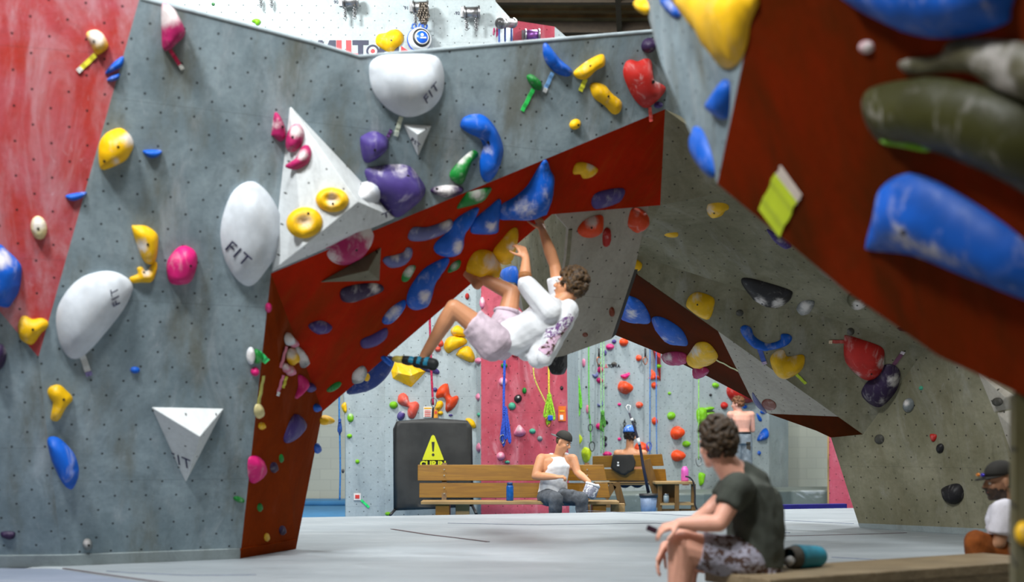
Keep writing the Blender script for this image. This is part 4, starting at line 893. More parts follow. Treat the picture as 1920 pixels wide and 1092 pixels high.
far(PP, [
 ('ppk', (904, 568, 5, 11), 'pale pink hold high on the pink wall behind the knee', .06, [(904, 564, 9, .6)]),
 ('red', (966, 666, 7, 4), 'red hold on the pink wall just under the climber\'s shorts', .07),
 ('grn', (945, 686, 6, 5), 'green hold on the pink wall, topmost beside the blue rope', .07),
 ('ppk', (943, 716, 8, 8), 'round pale pink hold beside the blue rope', .08, [(943, 716, 8, .6)]),
 ('grn', (983, 733, 4, 6), 'small green hold on the pink wall above the black one', .06),
 ('bla', (971, 748, 7, 8, 30), 'round black hold with a white band on the pink wall', .07, [(972, 745, 3, .9)]),
 ('teal', (960, 762, 7, 7), 'chalky teal hold beside the banded black one', .06),
 ('ppk', [(963, 815), (969, 802), (974, 797), (980, 803), (986, 812), (976, 819)], 'cone-shaped chalky pink hold on the pink wall', .12, [(973, 804, 9, .7)]),
 ('teal', (998, 809, 6, 5), 'teal hold beside the cone-shaped pink one', .06),
 ('gry', (1012, 823, 5, 5), 'small grey hold above the bench sitter\'s cap', .05),
 ('ppk', (939, 856, 8, 8), 'pink hold beside the hanging blue rope coil', .08, [(937, 852, 7, .5)]),
 ('bla', (1053, 728, 3, 4), 'tiny black hold near the edge of the pink wall', .04),
 ('teal', (951, 867, 5, 3), 'small teal hold just above the bench back', .05)], GF)
far(PF, [
 ('pur', (1151, 641, 4, 4), 'tiny purple hold high beside the pink one', .05), ('pin', (1143, 651, 7, 6), 'pink round hold below the hanging panel tip', .08),
 ('ora', (1169, 642, 8, 8), 'orange round hold right under the red band', .1), ('pur', (1134, 662, 3.5, 5), 'small purple hold above the wall lettering', .05),
 ('ppk', (1094, 681, 2.5, 8), 'slim pale pink hold, upper, beside the green rope', .05), ('ora', (1197, 672, 5, 6), 'orange three-cornered hold beside the quickdraw', .08),
 ('pin', (1125, 694, 5, 6), 'pink hold just below the small wall lettering', .08), ('pbl', [(1110, 702), (1116, 703), (1119, 698), (1121, 705), (1116, 710), (1112, 707)], 'slate blue star-shaped hold between two pink ones', .05),
 ('pin', (1124, 714, 6, 5, 30), 'pink hold under the slate blue star', .07), ('gry', (1134, 725, 4, 4), 'small grey-blue hold on the pale green rope', .05),
 ('pin', [(1163, 705), (1171, 702), (1180, 699), (1178, 706), (1170, 711)], 'pink triangular hold above the big orange block', .08), ('bla', (1099, 726, 1.8, 1.8), 'tiny black dot hold beside the green rope', .03),
 ('ora', [(1158, 728), (1161, 718), (1168, 715), (1181, 722), (1182, 732), (1174, 740), (1162, 735)], 'big orange block hold in the middle of the pale wall', .2), ('ora', (1226, 723, 5, 6), 'orange hold just below the orange star', .08),
 ('lim', (1255, 738, 3, 3), 'tiny green hold alone on the pale wall', .04), ('pbl', [(1120, 757), (1125, 760), (1129, 753), (1130, 761), (1121, 763)], 'slate blue angular hold on the pale green rope', .05),
 ('pin', (1161, 759, 3, 3), 'tiny pink hold above the brush pole', .04), ('ora', (1198, 760, 6, 6), 'orange hold beside the brush pole tip', .09),
 ('lim', [(1251, 778), (1256, 773), (1264, 775), (1264, 784), (1257, 788), (1252, 785)], 'green block hold above the upper big orange ball', .09), ('ora', (1227, 790, 5, 7), 'orange hold between the two blue rope strands', .08),
 ('ora', (1268, 812, 11, 13, 20), 'big orange ball hold, upper of two', .2), ('ora', (1269, 855, 11, 11), 'big orange ball hold, lower of two', .2),
 ('lim', (1286, 833, 7, 6), 'green hold between the two big orange balls', .09), ('bla', (1332, 741, 2.5, 2.5), 'tiny black hold above the lime bracket hold', .04),
 ('red', (1357, 761, 6, 7), 'dark red round hold beside the standing man\'s head', .1), ('lim', (1341, 723, 6, 5, 20), 'lime hold tucked under the red band', .08),
 ('lim', [(1310, 888), (1320, 889), (1318, 900), (1316, 909), (1311, 910)], 'green tapering hold low on the pale wall', .1), ('pin', (1123, 800, 6, 6), 'pink knobbly hold low beside the green coil', .08),
 ('bla', (1136, 792, 3, 5, -40), 'small black hold above the pink knobbly one', .05), ('pin', (1161, 824, 3, 3), 'tiny pink hold beside the seated man in the blue cap', .04),
 ('bla', (1134, 823, 4, 5), 'small black hold, upper of two above the second bench', .05), ('dpu', (1134, 834, 3.5, 4), 'small dark purple hold above the second bench', .05),
 ('lyg', (1065, 705, 2, 3), 'tiny yellow-green hold at the corner, upper', .03), ('lyg', (1062, 743, 3, 7), 'yellow-green hold at the corner by the orange sign', .05),
 ('dpu', (1067, 778, 2, 7), 'slim dark hold beside the orange sign', .04), ('ppk', (1101, 768, 2.5, 8), 'slim pale pink hold, lower, beside the green rope', .05),
 ('lyg', [(1071, 815), (1079, 811), (1087, 820), (1085, 832), (1076, 839), (1071, 832)], 'large yellow-green ball hold beside the bench sitter\'s cap', .18),
 ('lyg', [(1090, 848), (1096, 839), (1104, 843), (1105, 855), (1098, 869), (1092, 860)], 'yellow-green egg-shaped hold above the bench', .15),
 ('pin', (1138, 852, 8, 5), 'pink hold peeking over the second bench back', .08), ('ora', (1201, 842, 12, 13), 'big orange ball half hidden by the seated man in the blue cap', .18),
 ('blu', [(1419, 826), (1428, 808), (1437, 804), (1437, 822), (1431, 826)], 'blue cone-shaped hold beside the standing man', .14), ('blu', [(1418, 775), (1426, 783), (1428, 790), (1422, 789)], 'slim blue hold above the blue cone', .05),
 ('blu', (1430, 773, 5, 4), 'small blue hold at the wall corner under the pale triangle', .05), ('blu', (1423, 850, 3, 4), 'tiny blue hold below the blue cone', .05),
 ('blu', (1396, 763, 4, 4), 'tiny blue hold beside the standing man\'s neck', .05), ('bla', (1337, 774, 2.5, 2.5), 'tiny black hold beside the lime bracket', .03)], GF)
# lime bracket hold: upright block with two arms
o = hold(PF, [(1307, 768), (1319, 765), (1321, 780), (1320, 795), (1311, 797), (1306, 784)], .16, 'lim', 'lime green bracket-shaped hold with two arms on the pale wall', (), (), GF)
hold(PF, [(1319, 766), (1333, 763), (1335, 768), (1320, 771)], .12, 'lim', '', parent=o, name='arm'); hold(PF, [(1320, 775), (1335, 773), (1336, 779), (1321, 783)], .12, 'lim', '', parent=o, name='arm')
# orange star and the red corner panel
hold(PF, [(1216, 709), (1221, 706), (1221, 693), (1225, 697), (1229, 704), (1238, 709), (1236, 713), (1227, 711), (1219, 713)], .1, 'ora', 'spiky orange star hold at the tip of the red wedge', (), (), GF, m=1)
rw = volume('wedge_volume', PF, [(1223, 655), (1239, 660), (1239, 718)], [(1237, 672, .25)], [(0, 1, 3), (1, 2, 3), (2, 0, 3)], hm('red'), 'long red wedge volume hanging under the red band on the pale wall', GF)
hold(PF, (ell(1235, 687, 4, 4)), .06, 'lim', 'lime green hold sitting on the long red wedge', (), (), GF, off=.12)
# ---- ropes
def rope(pl, pts, r, col, label, off=0.08, parent=None, name='rope', cat='rope'):
    v = [pl.hit(p[0], p[1], p[2] if len(p) > 2 else off) for p in pts]
    q = []
    for i in range(len(v) - 1):
        for k in range(5):
            t = k / 5; p0 = v[max(i - 1, 0)]; p1 = v[i]; p2 = v[i + 1]; p3 = v[min(i + 2, len(v) - 1)]
            q.append(0.5 * ((2 * p1) + (p2 - p0) * t + (2 * p0 - 5 * p1 + 4 * p2 - p3) * t * t + (3 * p1 - p0 - 3 * p2 + p3) * t ** 3))
    q.append(v[-1])
    mb = MB(); mb.tube(q, r, 6)
    o = mb.build(name, plain('rope_%d_%d_%d' % col, col, 0.8, var=0.35, scale=60), parent, True)
    if parent is None: tag(o, label, cat, 'ropes on the far walls')
    return o
def loops(pl, cx, cy, n, w, hgt, r, col, parent, off=0.1):
    mb = MB()
    for i in range(n):
        x = cx + (i - (n - 1) / 2) * w * 0.28; pts = []; hg = hgt * (0.55 + 0.45 * abs(math.sin(i * 2.3 + cx))); top = cy - hgt / 2
        for k in range(15):
            a = 2 * math.pi * k / 14
            pts.append(pl.hit(cx + (x - cx) * (0.5 - 0.5 * math.cos(a)) * 1.6 + w * 0.28 * math.sin(a) * (0.5 - 0.5 * math.cos(a) + .2), top + hg / 2 - hg / 2 * math.cos(a), off + 0.02 * i))
        mb.tube(pts, r, 6)
    for q in range(3): mb.tube([pl.hit(cx + w * .3 * math.cos(t), cy - hgt * (.42 - q * .05) + 1.2 * math.sin(t), off + .03 + .03 * math.sin(t)) for t in [2 * math.pi * j / 10 for j in range(11)]], r, 6)
    return mb.build('coil', plain('rope_%d_%d_%d' % col, col, 0.8, var=0.35, scale=60), parent, True)
M_STEEL = plain('steel', (150, 150, 152), 0.35, 0.9); M_BLK = plain('gear_black', (30, 30, 32), 0.5)
M_COPPER = plain('gear_copper', (170, 90, 50), 0.35, 0.7)
def carabiner(pl, cx, cy, s, mat, parent=None, label=None, off=0.1, group='carabiners'):
    pts = []
    for k in range(17):
        a = 2 * math.pi * k / 16
        pts.append(pl.hit(cx + s * 0.55 * math.sin(a) * (1 + .25 * math.cos(a)), cy - s * math.cos(a), off))
    mb = MB(); mb.tube(pts, 0.008, 6)
    o = mb.build('carabiner', mat, parent, True)
    if parent is None: tag(o, label, 'carabiner', group)
    return o
LG = (120, 214, 60); PG_ = (150, 214, 140); BR = (40, 80, 190); DB = (30, 90, 160)
r = rope(PBL, [(636, 310, .01), (636, 760), (637, 810), (638, 880), (637, 938)], .012, (40, 110, 170), 'thin blue rope hanging at the cream wall beside the arch leg', .3)
loops(PBL, 637, 800, 3, 5, 30, .011, (30, 70, 140), r, .32)
r = rope(PB, [(788, 92, .1), (800, 420), (807, 640), (809, 700), (812, 760)], .016, (176, 30, 70), 'crimson rope hanging down to the black banner', .35)
carabiner(PB, 813, 755, 9, M_STEEL, r, off=.36)
mb = MB(); mb.tube([PB.hit(812, 765, .36), PB.hit(811, 786, .36)], .016, 6); mb.build('clip', M_BLK, r)
r = rope(PP, [(946, 118, .01), (946, 640), (945, 720), (944, 800)], .018, BR, 'blue speckled rope hanging on the pink wall, coiled at the bottom', .2)
loops(PP, 948, 800, 5, 9, 75, .014, BR, r, .2); carabiner(PP, 942, 824, 8, M_STEEL, r, off=.24)
r = rope(PP, [(1029, 118, .01), (1029, 690), (1031, 765)], .014, (214, 190, 60), 'yellow rope hanging on the pink wall with green coils', .15)
rope(PP, [(1000, 690), (1003, 712), (1018, 745), (1030, 765)], .010, (206, 196, 90), '', .16, r, 'slack_strand')
loops(PP, 1030, 768, 5, 10, 62, .013, (150, 200, 40), r, .16)
mb = MB(); mb.box(PP.hit(1032, 784, .22), (.07, .06, .07)); mb.build('belay_device', plain('gear_blue', (20, 70, 180), .4), r, bevel=.01)
carabiner(PP, 1028, 792, 9, M_COPPER, r, off=.22)
r = rope(PF, [(1079, 118, .01), (1080, 700), (1082, 760)], .022, LG, 'thick lime rope in a hanging loop beside the pink wall corner', .2)
loops(PF, 1083, 752, 4, 9, 95, .018, LG, r, .2)
rope(PF, [(1066, 118, .01), (1071, 700), (1075, 830)], .010, (110, 130, 140), 'thin grey rope at the corner beside the pink wall', .15)
r = rope(PF, [(1102, 118, .01), (1104, 720), (1106, 782), (1108, 832)], .012, (110, 200, 80), 'thin green rope with a black clip above the bench', .2)
carabiner(PF, 1110, 838, 9, M_BLK, r, off=.22); carabiner(PF, 1107, 803, 7, M_BLK, r, off=.22)
for dx, lab in ((1127, 'pale green rope running past the small wall lettering, first strand'), (1132, 'pale green rope running past the small wall lettering, second strand')):
    r = rope(PF, [(dx, 118, .01), (dx, 720), (dx, 850)], .010, (160, 214, 150), lab, .16)
loops(PF, 1130, 790, 3, 8, 40, .012, (90, 160, 60), r, .2)
for x0, x1, lab in ((1219, 1218, 'slim blue rope strand beside the orange star hold'), (1231, 1233, 'slim blue rope strand running down from the red wedge')):
    r = rope(PF, [(x0, 118, .01), (x0 - .5, 760), (x1, 860)], .010, (60, 120, 190), lab, .2)
    if x0 == 1219: carabiner(PF, 1217, 838, 8, plain('gear_blue', (20, 70, 180), .4), r, off=.22)
r = rope(PF, [(1310, 118, .01), (1310, 780), (1310, 860)], .010, (140, 206, 80), 'thin green rope ending in a grey carabiner beside the big orange balls', .25)
carabiner(PF, 1310, 866, 9, M_STEEL, r, off=.26)
for x, y, lab in ((1123, 655, 'black quickdraw above the small wall lettering'), (1210, 655, 'black quickdraw beside the three-cornered orange hold'), (1410, 782, 'dark quickdraw hanging beside the standing man')):
    mb = MB(); mb.tube([PF.hit(x, y - 1, .1), PF.hit(x, y + 16, .12)], .018, 6); o = mb.build('quickdraw', M_BLK, smooth=True); tag(o, lab, 'quickdraw', 'quickdraws on the far wall')
    carabiner(PF, x, y + 22, 7, M_COPPER, o, off=.13)
for x, lab in ((1171, 'steel chain hanging beside the brush pole, one of two'), (1190, 'steel chain hanging just above the blue cap')):
    mb = MB()
    for k in range(7):
        c0 = PF.hit(x, 791 + k * 4, .1); pts = [c0 + Vector(((0.025 if k % 2 else 0.01) * math.cos(a), (0.01 if k % 2 else 0.025) * math.cos(a), 0.028 * math.sin(a))) for a in [2 * math.pi * j / 8 for j in range(9)]]
        mb.tube(pts, .008, 5)
    tag(mb.build('chain', plain('steel_dark', (80, 80, 78), .4, .8), smooth=True), lab, 'chain', 'chains on the far wall')
# ---- signs
def sign(pl, cx, cy, w, h, col, label, off=0.02, name='wall_sign'):
    c = [pl.hit(cx + sx * w / 2, cy + sy * h / 2, off) for sx, sy in ((-1, 1), (1, 1), (1, -1), (-1, -1))]
    mb = MB(); mb.add(c + [p - pl.n * 0.01 for p in c], [(0, 1, 2, 3), (7, 6, 5, 4), (0, 4, 5, 1), (1, 5, 6, 2), (2, 6, 7, 3), (3, 7, 4, 0)])
    o = mb.build(name, plain('sign_%d_%d_%d' % col, col, .5)); tag(o, label, 'sign', None); return o
def mark(pl, cx, cy, w, h, mat, parent, name='printed_block', off=0.024, round_=False):
    n = 20 if round_ else 4; pts = []
    for k in range(n):
        a = 2 * math.pi * (k + 0.5) / n; q = (math.cos(a), math.sin(a)) if round_ else (math.copysign(1, math.cos(a)), math.copysign(1, math.sin(a)))
        pts.append(pl.hit(cx + q[0] * w / 2, cy + q[1] * h / 2, off))
    mb = MB(); mb.add(pts + [p - pl.n * 0.003 for p in pts], [tuple(range(n)), tuple(range(2 * n - 1, n - 1, -1))] + [(i, (i + 1) % n, (i + 1) % n + n, i + n) for i in range(n)])
    return mb.build(name, mat, parent)
M_WH = plain('print_white', (226, 224, 220), .6); M_RDP = plain('print_red', (214, 60, 50), .6); M_YEP = plain('print_yellow', (236, 170, 30), .6)
s = sign(PP, 1054, 776, 14, 28, (226, 110, 30), 'orange and white safety tag on the pink wall edge')
mark(PP, 1053, 783, 6, 9, M_WH, s); mark(PP, 1054, 771, 9, 3, M_YEP, s, 'printed_bar')
s = sign(PB, 802, 773, 16, 20, (226, 220, 212), 'white card with red print behind the crimson rope'); mark(PB, 802, 766, 14, 2.5, M_YEP, s, 'printed_bar')
for k in range(4): mark(PB, 802, 771 + k * 3.2, 12, 1.4, M_RDP, s, 'printed_line')
s = sign(PB, 817, 776, 8, 16, (226, 150, 40), 'small orange card beside the white one above the banner'); mark(PB, 817, 774, 4, 5, M_RDP, s)
s = sign(PBL, 670, 932, 13, 13, (232, 222, 216), 'small white card with red print low on the narrow grey face', .015); mark(PBL, 670, 932, 8, 7, M_RDP, s, off=.019)
tape(PBL, (677, 938), (692, 952), 4, (40, 214, 110), 'bright green tape running from the white card', off=.01)
s = sign(PF, 1286, 906, 12, 9, (110, 50, 34), 'small dark red printed card hanging under the side table', .6); mark(PF, 1284, 905, 5, 4, M_WH, s, off=.61)
# ---- lettering
M_NAVY = plain('letter_navy', (28, 34, 62), .6); M_LRED = plain('letter_red', (220, 46, 52), .6)
wt_ = empty('wall_lettering', PB.hit(680, 90), 'large navy and red WILLTOPIA wall lettering half hidden by the arch top', 'lettering')
def letters(pl, specs, y, hp, off, parent, xs=1.0):
    for ch, x, m in specs: text_on(pl, ch, x, y, hp, 0, off, m, parent, 'letter', bold=0.06, xs=xs, extrude=.003)
letters(PB, [('W', 601, M_NAVY), ('I', 625, M_NAVY), ('L', 641, M_LRED), ('L', 659, M_LRED), ('T', 676, M_NAVY), ('P', 722, M_NAVY), ('I', 743, M_NAVY)], 94, 30, .004, wt_, 1.05)
mark(PB, 699, 96, 25, 25, M_NAVY, wt_, 'letter', .006, True); mark(PB, 699, 96, 16, 16, M_WH, wt_, 'letter', .008, True); mark(PB, 699, 96, 9, 9, M_LRED, wt_, 'letter', .010, True)
mb = MB(); c = [PB.hit(752, 104, .006), PB.hit(752, 86, .006), PB.hit(768, 97, .006)]; mb.add(c + [p - PB.n * .004 for p in c], [(0, 1, 2), (5, 4, 3), (0, 3, 4, 1), (1, 4, 5, 2), (2, 5, 3, 0)]); mb.build('letter', M_LRED, wt_)
w2_ = empty('wall_lettering', PF.hit(1140, 687), 'small WILLTOPIA lettering on the pale wall under the quickdraw', 'lettering')
M_LBK = plain('letter_black', (30, 30, 34), .6)
for i, (ch, m) in enumerate(zip('WILLTOPIA', (M_LBK, M_LBK, M_LRED, M_LRED, M_LBK, M_LBK, M_LBK, M_LBK, M_LBK))):
    text_on(PF, ch, 1124 + i * 4.5, 687, 6, 0, .004, m, w2_, 'letter', bold=.03, xs=1.1, extrude=.003)
far(PF, [('dgy', (1151, 683, 5, 4), 'small grey hold over the end of the small wall lettering', .06)], GF)
hold(PB, [(705, 82), (708, 66), (724, 62), (733, 57), (746, 56), (756, 66), (755, 80), (742, 92), (735, 100), (720, 94)], .14, 'yel', 'big yellow hold above the WILLTOPIA lettering', (), [(734, 77)], GF)
hold(PB, [(472, 40), (478, 36), (487, 37), (489, 43), (482, 49), (478, 44)], .07, 'lim', 'small green hold high on the far pale wall', (), (), GF)
far(PB, [('grn', (400, 8, 3, 3), 'tiny green hold at the top picture edge on the far pale wall', .05)], GF)
hold(PBE, ell(930, 57, 5, 14, 10), .05, 'mag', 'pink hold on the narrow corner face beside the top anchor', (), (), GF)
# ---- belay anchors (drum on a bracket) and the auto belay
def anchor(pl, cx, cy, label, chains=True, num=None, s=1.0, extra=0, colr=None):
    e = empty('belay_anchor', pl.hit(cx, cy), label, 'anchor', 'top anchors')
    mb = MB(); c = [pl.hit(cx - 19 * s, cy - 10 * s, .01), pl.hit(cx - 13 * s, cy - 10 * s, .01), pl.hit(cx - 13 * s, cy + 9 * s, .01), pl.hit(cx - 19 * s, cy + 9 * s, .01)]
    mb.add(c + [p + pl.n * .03 for p in c], [(3, 2, 1, 0), (4, 5, 6, 7), (0, 1, 5, 4), (1, 2, 6, 5), (2, 3, 7, 6), (3, 0, 4, 7)]); mb.build('bracket', M_STEEL, e)
    a, b = pl.hit(cx - 13 * s, cy, .15), pl.hit(cx + 17 * s, cy - 1, .15); rr = .075 * s
    mb = MB(); mb.tube([a, b], rr, 18); mb.build('drum', M_STEEL if colr is None else plain('drum_purple', colr, .35, .6), e, True)
    mb = MB(); mb.tube([a, a + (b - a) * 0.1], rr * 1.25, 18); mb.build('flange', M_STEEL, e, True); mb = MB(); mb.tube([a + (b - a) * .88, b], rr * 1.2, 18); mb.build('flange', M_STEEL, e, True)
    mb = MB(); mb.tube([a - (b - a) * .02, a + (b - a) * .01], rr * .5, 12); mb.build('hub', M_BLK, e)
    if chains:
        for dx in (-8, 10):
            mb = MB()
            for k in range(6):
                c0 = pl.hit(cx + dx * s, cy + 12 * s + k * 3.6 * s, .14); pts = [c0 + Vector(((0.022 if k % 2 else 0.008) * math.cos(t), (0.008 if k % 2 else 0.022) * math.cos(t), 0.022 * math.sin(t))) for t in [2 * math.pi * j / 8 for j in range(9)]]
                mb.tube(pts, .006, 5)
            mb.build('chain', M_STEEL, e, True)
    for i in range(extra):
        mb = MB()
        for k in range(9):
            c0 = pl.hit(cx + 1 + i * 4 + 2 * math.sin(k + i), cy - 6 + k * 4.2, .24 + .02 * i); pts = [c0 + Vector(((0.025 if k % 2 else 0.01) * math.cos(t), 0.02 * math.cos(t), 0.026 * math.sin(t))) for t in [2 * math.pi * j / 8 for j in range(9)]]
            mb.tube(pts, .008, 5)
        mb.build('chain', plain('steel_bronze', (120, 110, 100), .35, .85), e, True)
    if num: text_on(pl, num, cx - 25 * s, cy + 1, 6, 0, .004, M_NAVY, e, 'number', bold=.02)
    return e
anchor(PB, 655, 3, 'steel top anchor with two chains, cut by the top picture edge above the lettering', num='90')
anchor(PB, 787, 14, 'steel top anchor with a bundle of chains carrying the auto belay', num='91', extra=4)
anchor(PB, 883, 24, 'steel top anchor with two thin chains beside number 92', num='92')
anchor(PBE, 948, 44, 'steel top anchor on the narrow corner face beside the pink hold', chains=False, s=.8)
anchor(PPU, 996, 66, 'top anchor with a shiny purple drum on the upper pink wall', chains=False, s=.95, colr=(130, 80, 150))
mb = MB(); 
for x in (489, 509):
    for k in range(5):
        c0 = PB.hit(x, -4 + k * 3.8, .1); mb.tube([c0 + Vector(((0.022 if k % 2 else 0.008) * math.cos(t), (0.008 if k % 2 else 0.022) * math.cos(t), 0.022 * math.sin(t))) for t in [2 * math.pi * j / 8 for j in range(9)]], .006, 5)
tag(mb.build('chain', M_STEEL, smooth=True), 'pair of short steel chains at the top picture edge beside the green hold', 'chain')
ab = empty('auto_belay', PB.hit(787, 74), 'round white and blue auto belay hanging from the top anchor chains', 'auto belay')
c0 = PB.hit(786, 75, .12); n = (PB.n + PB.u * 0.35).normalized()
def disc(c, n, r0, d0, d1, prof, name, mat, parent):
    mb = MB(); mb.tube([c + n * (d0 + (d1 - d0) * t) for t, _ in prof], [r0 * q for _, q in prof], 28); return mb.build(name, mat, parent, True)
M_ABW = plain('belay_casing', (206, 208, 210), .4); M_ABB = plain('belay_blue', (20, 90, 200), .35)
disc(c0, n, .16, -.10, .10, [(0, .8), (.1, .95), (.5, 1), (.8, .98), (1, .86)], 'casing', M_ABW, ab)
disc(c0, n, .166, -.03, .0, [(0, 1), (1, 1)], 'blue_band', M_ABB, ab)
disc(c0, n, .118, .09, .125, [(0, 1.05), (.6, 1.05), (1, .98)], 'dark_ring', M_BLK, ab)
d_ = disc(c0, n, .098, .11, .135, [(0, 1), (1, .98)], 'white_ring', M_WH, ab)
disc(c0, n, .085, .12, .142, [(0, 1), (1, .96)], 'blue_badge', M_ABB, ab)
mb = MB(); mb.tube([c0 + n * .143 + Vector((0, 0, .03)), c0 + n * .146 + Vector((0, 0, .03))], .022, 12); mb.box(c0 + n * .145 + Vector((0, 0, -.012)), (.11, .01, .016)); mb.build('badge_mark', M_WH, ab)
mb = MB()
for dx in (-.07, .02, .08): mb.tube([c0 + Vector((dx + .028 * math.cos(t), 0, .185 + .035 * math.sin(t))) for t in [2 * math.pi * j / 10 for j in range(11)]], .012, 6)
mb.build('lug', M_ABB, ab, True)
# white frame with blue lines beside the narrow corner anchor
mb = MB(); 
for x in (936, 947, 959): mb.tube([PBE.hit(x, 52, .1), PBE.hit(x, 96, .1)], .014, 6)
tag(mb.build('rope', plain('rope_blue_line', (50, 80, 150), .7), smooth=True), 'blue rope strands below the corner anchor on the far wall', 'rope')

# ================================================================ black CLIP IN banner
bn = empty('warning_banner', P(812, 960, 16.9), 'black CLIP IN gate banner with a yellow warning triangle behind the bench', 'banner')
PBN = Plane(P(740, 960, 16.9), P(882, 960, 16.9), P(812, 790, 16.9))
def cloth_panel(pl, out, depth, mat, name, parent, wr=0.012, step=0.05):
    loop = np.array([pl.uv(pl.hit(x, y)) for x, y in out]); lo, hi = loop.min(0), loop.max(0)
    gx, gy = np.meshgrid(np.arange(lo[0], hi[0], step), np.arange(lo[1], hi[1], step)); g = np.stack([gx.ravel(), gy.ravel()], 1)
    d = seg_dist(g, loop); a, b = loop, np.roll(loop, -1, 0)
    cr = ((a[:, 1] > g[:, 1][:, None]) != (b[:, 1] > g[:, 1][:, None])) & (g[:, 0][:, None] < (b[:, 0] - a[:, 0]) * (g[:, 1][:, None] - a[:, 1]) / (b[:, 1] - a[:, 1] + 1e-15) + a[:, 0])
    g = g[(cr.sum(1) % 2 == 1) & (d > step * .4)]
    allp = np.vstack([loop, g]); n0 = len(loop)
    vo, eo, fo, *_ = delaunay_2d_cdt([Vector(p) for p in allp], [(i, (i + 1) % n0) for i in range(n0)], [], 1, 1e-6)
    V = [pl.at(v.x, v.y, wr * (mnoise.noise(Vector((v.x * 2.2, v.y * .9, 3))) * 2 + math.sin(v.x * 9 + v.y * 3) * .5)) for v in vo]
    o = mesh_obj(name, V, [tuple(f) for f in fo], mat, parent, True)
    m = o.modifiers.new('thickness', 'SOLIDIFY'); m.thickness = depth
    return o
M_BAN = plain('banner_cloth', (34, 34, 32), .55, var=.25, scale=4, bump=.1)
co = cloth_panel(PBN, [(739, 958), (740, 880), (741, 800), (745, 792), (752, 790), (790, 788), (812, 786), (850, 789), (874, 791), (881, 796), (883, 806), (884, 880), (886, 950), (820, 955)], .01, M_BAN, 'cloth', bn)
mb = MB()
mb.tube([P(740, 958, 16.92), P(739, 805, 16.92), P(744, 792, 16.92), P(812, 786, 16.92), P(876, 791, 16.92), P(883, 802, 16.92), P(886, 952, 16.92)], .015, 8)
mb.tube([P(740, 957, 16.92), P(732, 966, 16.6)], .02, 6); mb.tube([P(886, 950, 16.92), P(893, 964, 16.6)], .02, 6)
mb.build('frame', M_BLK, bn, True)
tri = [(792, 863), (793, 859), (809, 818), (812, 816), (815, 818), (831, 859), (832, 863)]
M_WY = plain('warning_yellow', (206, 206, 20), .5, var=.03)
c = [PBN.hit(x, y, .03) for x, y in tri]; mb = MB(); N = len(c)
mb.add(c + [p - PBN.n * .004 for p in c], [tuple(range(N)), tuple(range(2 * N - 1, N - 1, -1))] + [(i, (i + 1) % N, (i + 1) % N + N, i + N) for i in range(N)])
tr = mb.build('warning_triangle', M_WY, bn)
mb = MB(); q = [PBN.hit(x, y, .034) for x, y in ((809.2, 829), (814.8, 829), (813.4, 847), (810.6, 847))]; mb.add(q, [(0, 1, 2, 3)]); mb.build('exclamation_bar', M_BLK, tr)
mark(PBN, 812, 853, 5, 5, M_BLK, tr, 'exclamation_dot', .035, True)
text_on(PBN, 'CLIP IN', 812, 871, 10.5, 0, .03, M_WY, bn, 'lettering', bold=.045, extrude=.002, xs=1.02)

# ================================================================ benches and small furniture
WD = woodmat('wood_bench', (122, 80, 0), (146, 102, 8), 0, .45); WD2 = woodmat('wood_bench_pale', (146, 114, 66), (168, 138, 92), 0, .5)
WDD = woodmat('wood_bench_dark', (92, 62, 14), (116, 80, 26), 2, .5); WN = woodmat('wood_near', (120, 102, 76), (150, 134, 108), 0, .5)
M_SCREW = plain('screw', (190, 186, 170), .4, .8)
def plank(name, a, b, hgt, th, mat, parent, lean=0.12, bevel=0.006, slant=0.0):
    """upright plank from a to b (bottom edge), leaning back"""
    a, b = Vector(a), Vector(b); d = (b - a).normalized(); bk = Vector((-d.y, d.x, 0)); bk = bk if bk.y > 0 else -bk
    up = (Vector((0, 0, 1)) + bk * lean).normalized() * hgt
    v = [a, b, b + up - d * slant, a + up, a + bk * th, b + bk * th, b + up - d * slant + bk * th, a + up + bk * th]
    mb = MB(); mb.add(v, [(0, 1, 2, 3), (7, 6, 5, 4), (0, 4, 5, 1), (1, 5, 6, 2), (2, 6, 7, 3), (3, 7, 4, 0)]); return mb.build(name, mat, parent, bevel=bevel)
b1 = empty('wooden_bench', P(960, 960, 15.8), 'long honey-coloured wooden bench with a two-plank back and a man seated on it', 'bench')
Yb = 16.15
for y0, y1, xl, xr, sl in ((902, 872, 783, 1138, .04), (934, 906, 786, 1144, .03)):
    pk = plank('back_plank', P(xl, y0, Yb), P(xr, y0, Yb), (y0 - y1) / F * Yb, .04, WD, b1, .10, slant=sl)
    mb = MB()
    for x in (833, 1101):
        for dy in (9, 20): c = P(x, y1 + dy, Yb - .005); mb.tube([c, c + Vector((0, -.012, 0))], .01, 6)
    mb.build('screw', M_SCREW, pk)
mb = MB(); z = .455
a = P(789, 944, 15.6); bq = P(1161, 944, 15.6); mb.box(((a.x + bq.x) / 2, 15.78, z), (bq.x - a.x, .38, .04)); mb.build('seat', WD2, b1, bevel=.006)
for x in (848, 1138):
    for dx in (-.11, .13):
        c = P(x, 960, 15.85); mb = MB(); mb.box((c.x + dx, 15.8, .225), (.17, .34 if dx < 0 else .1, .43)); mb.build('leg', WD if dx < 0 else WD2, b1, bevel=.006)
for x in (833, 1101):
    c = P(x, 900, 16.2); mb = MB(); mb.bar((c.x, 16.12, .3), (c.x, 16.26, .93), .06, .04); mb.build('back_post', WDD, b1)
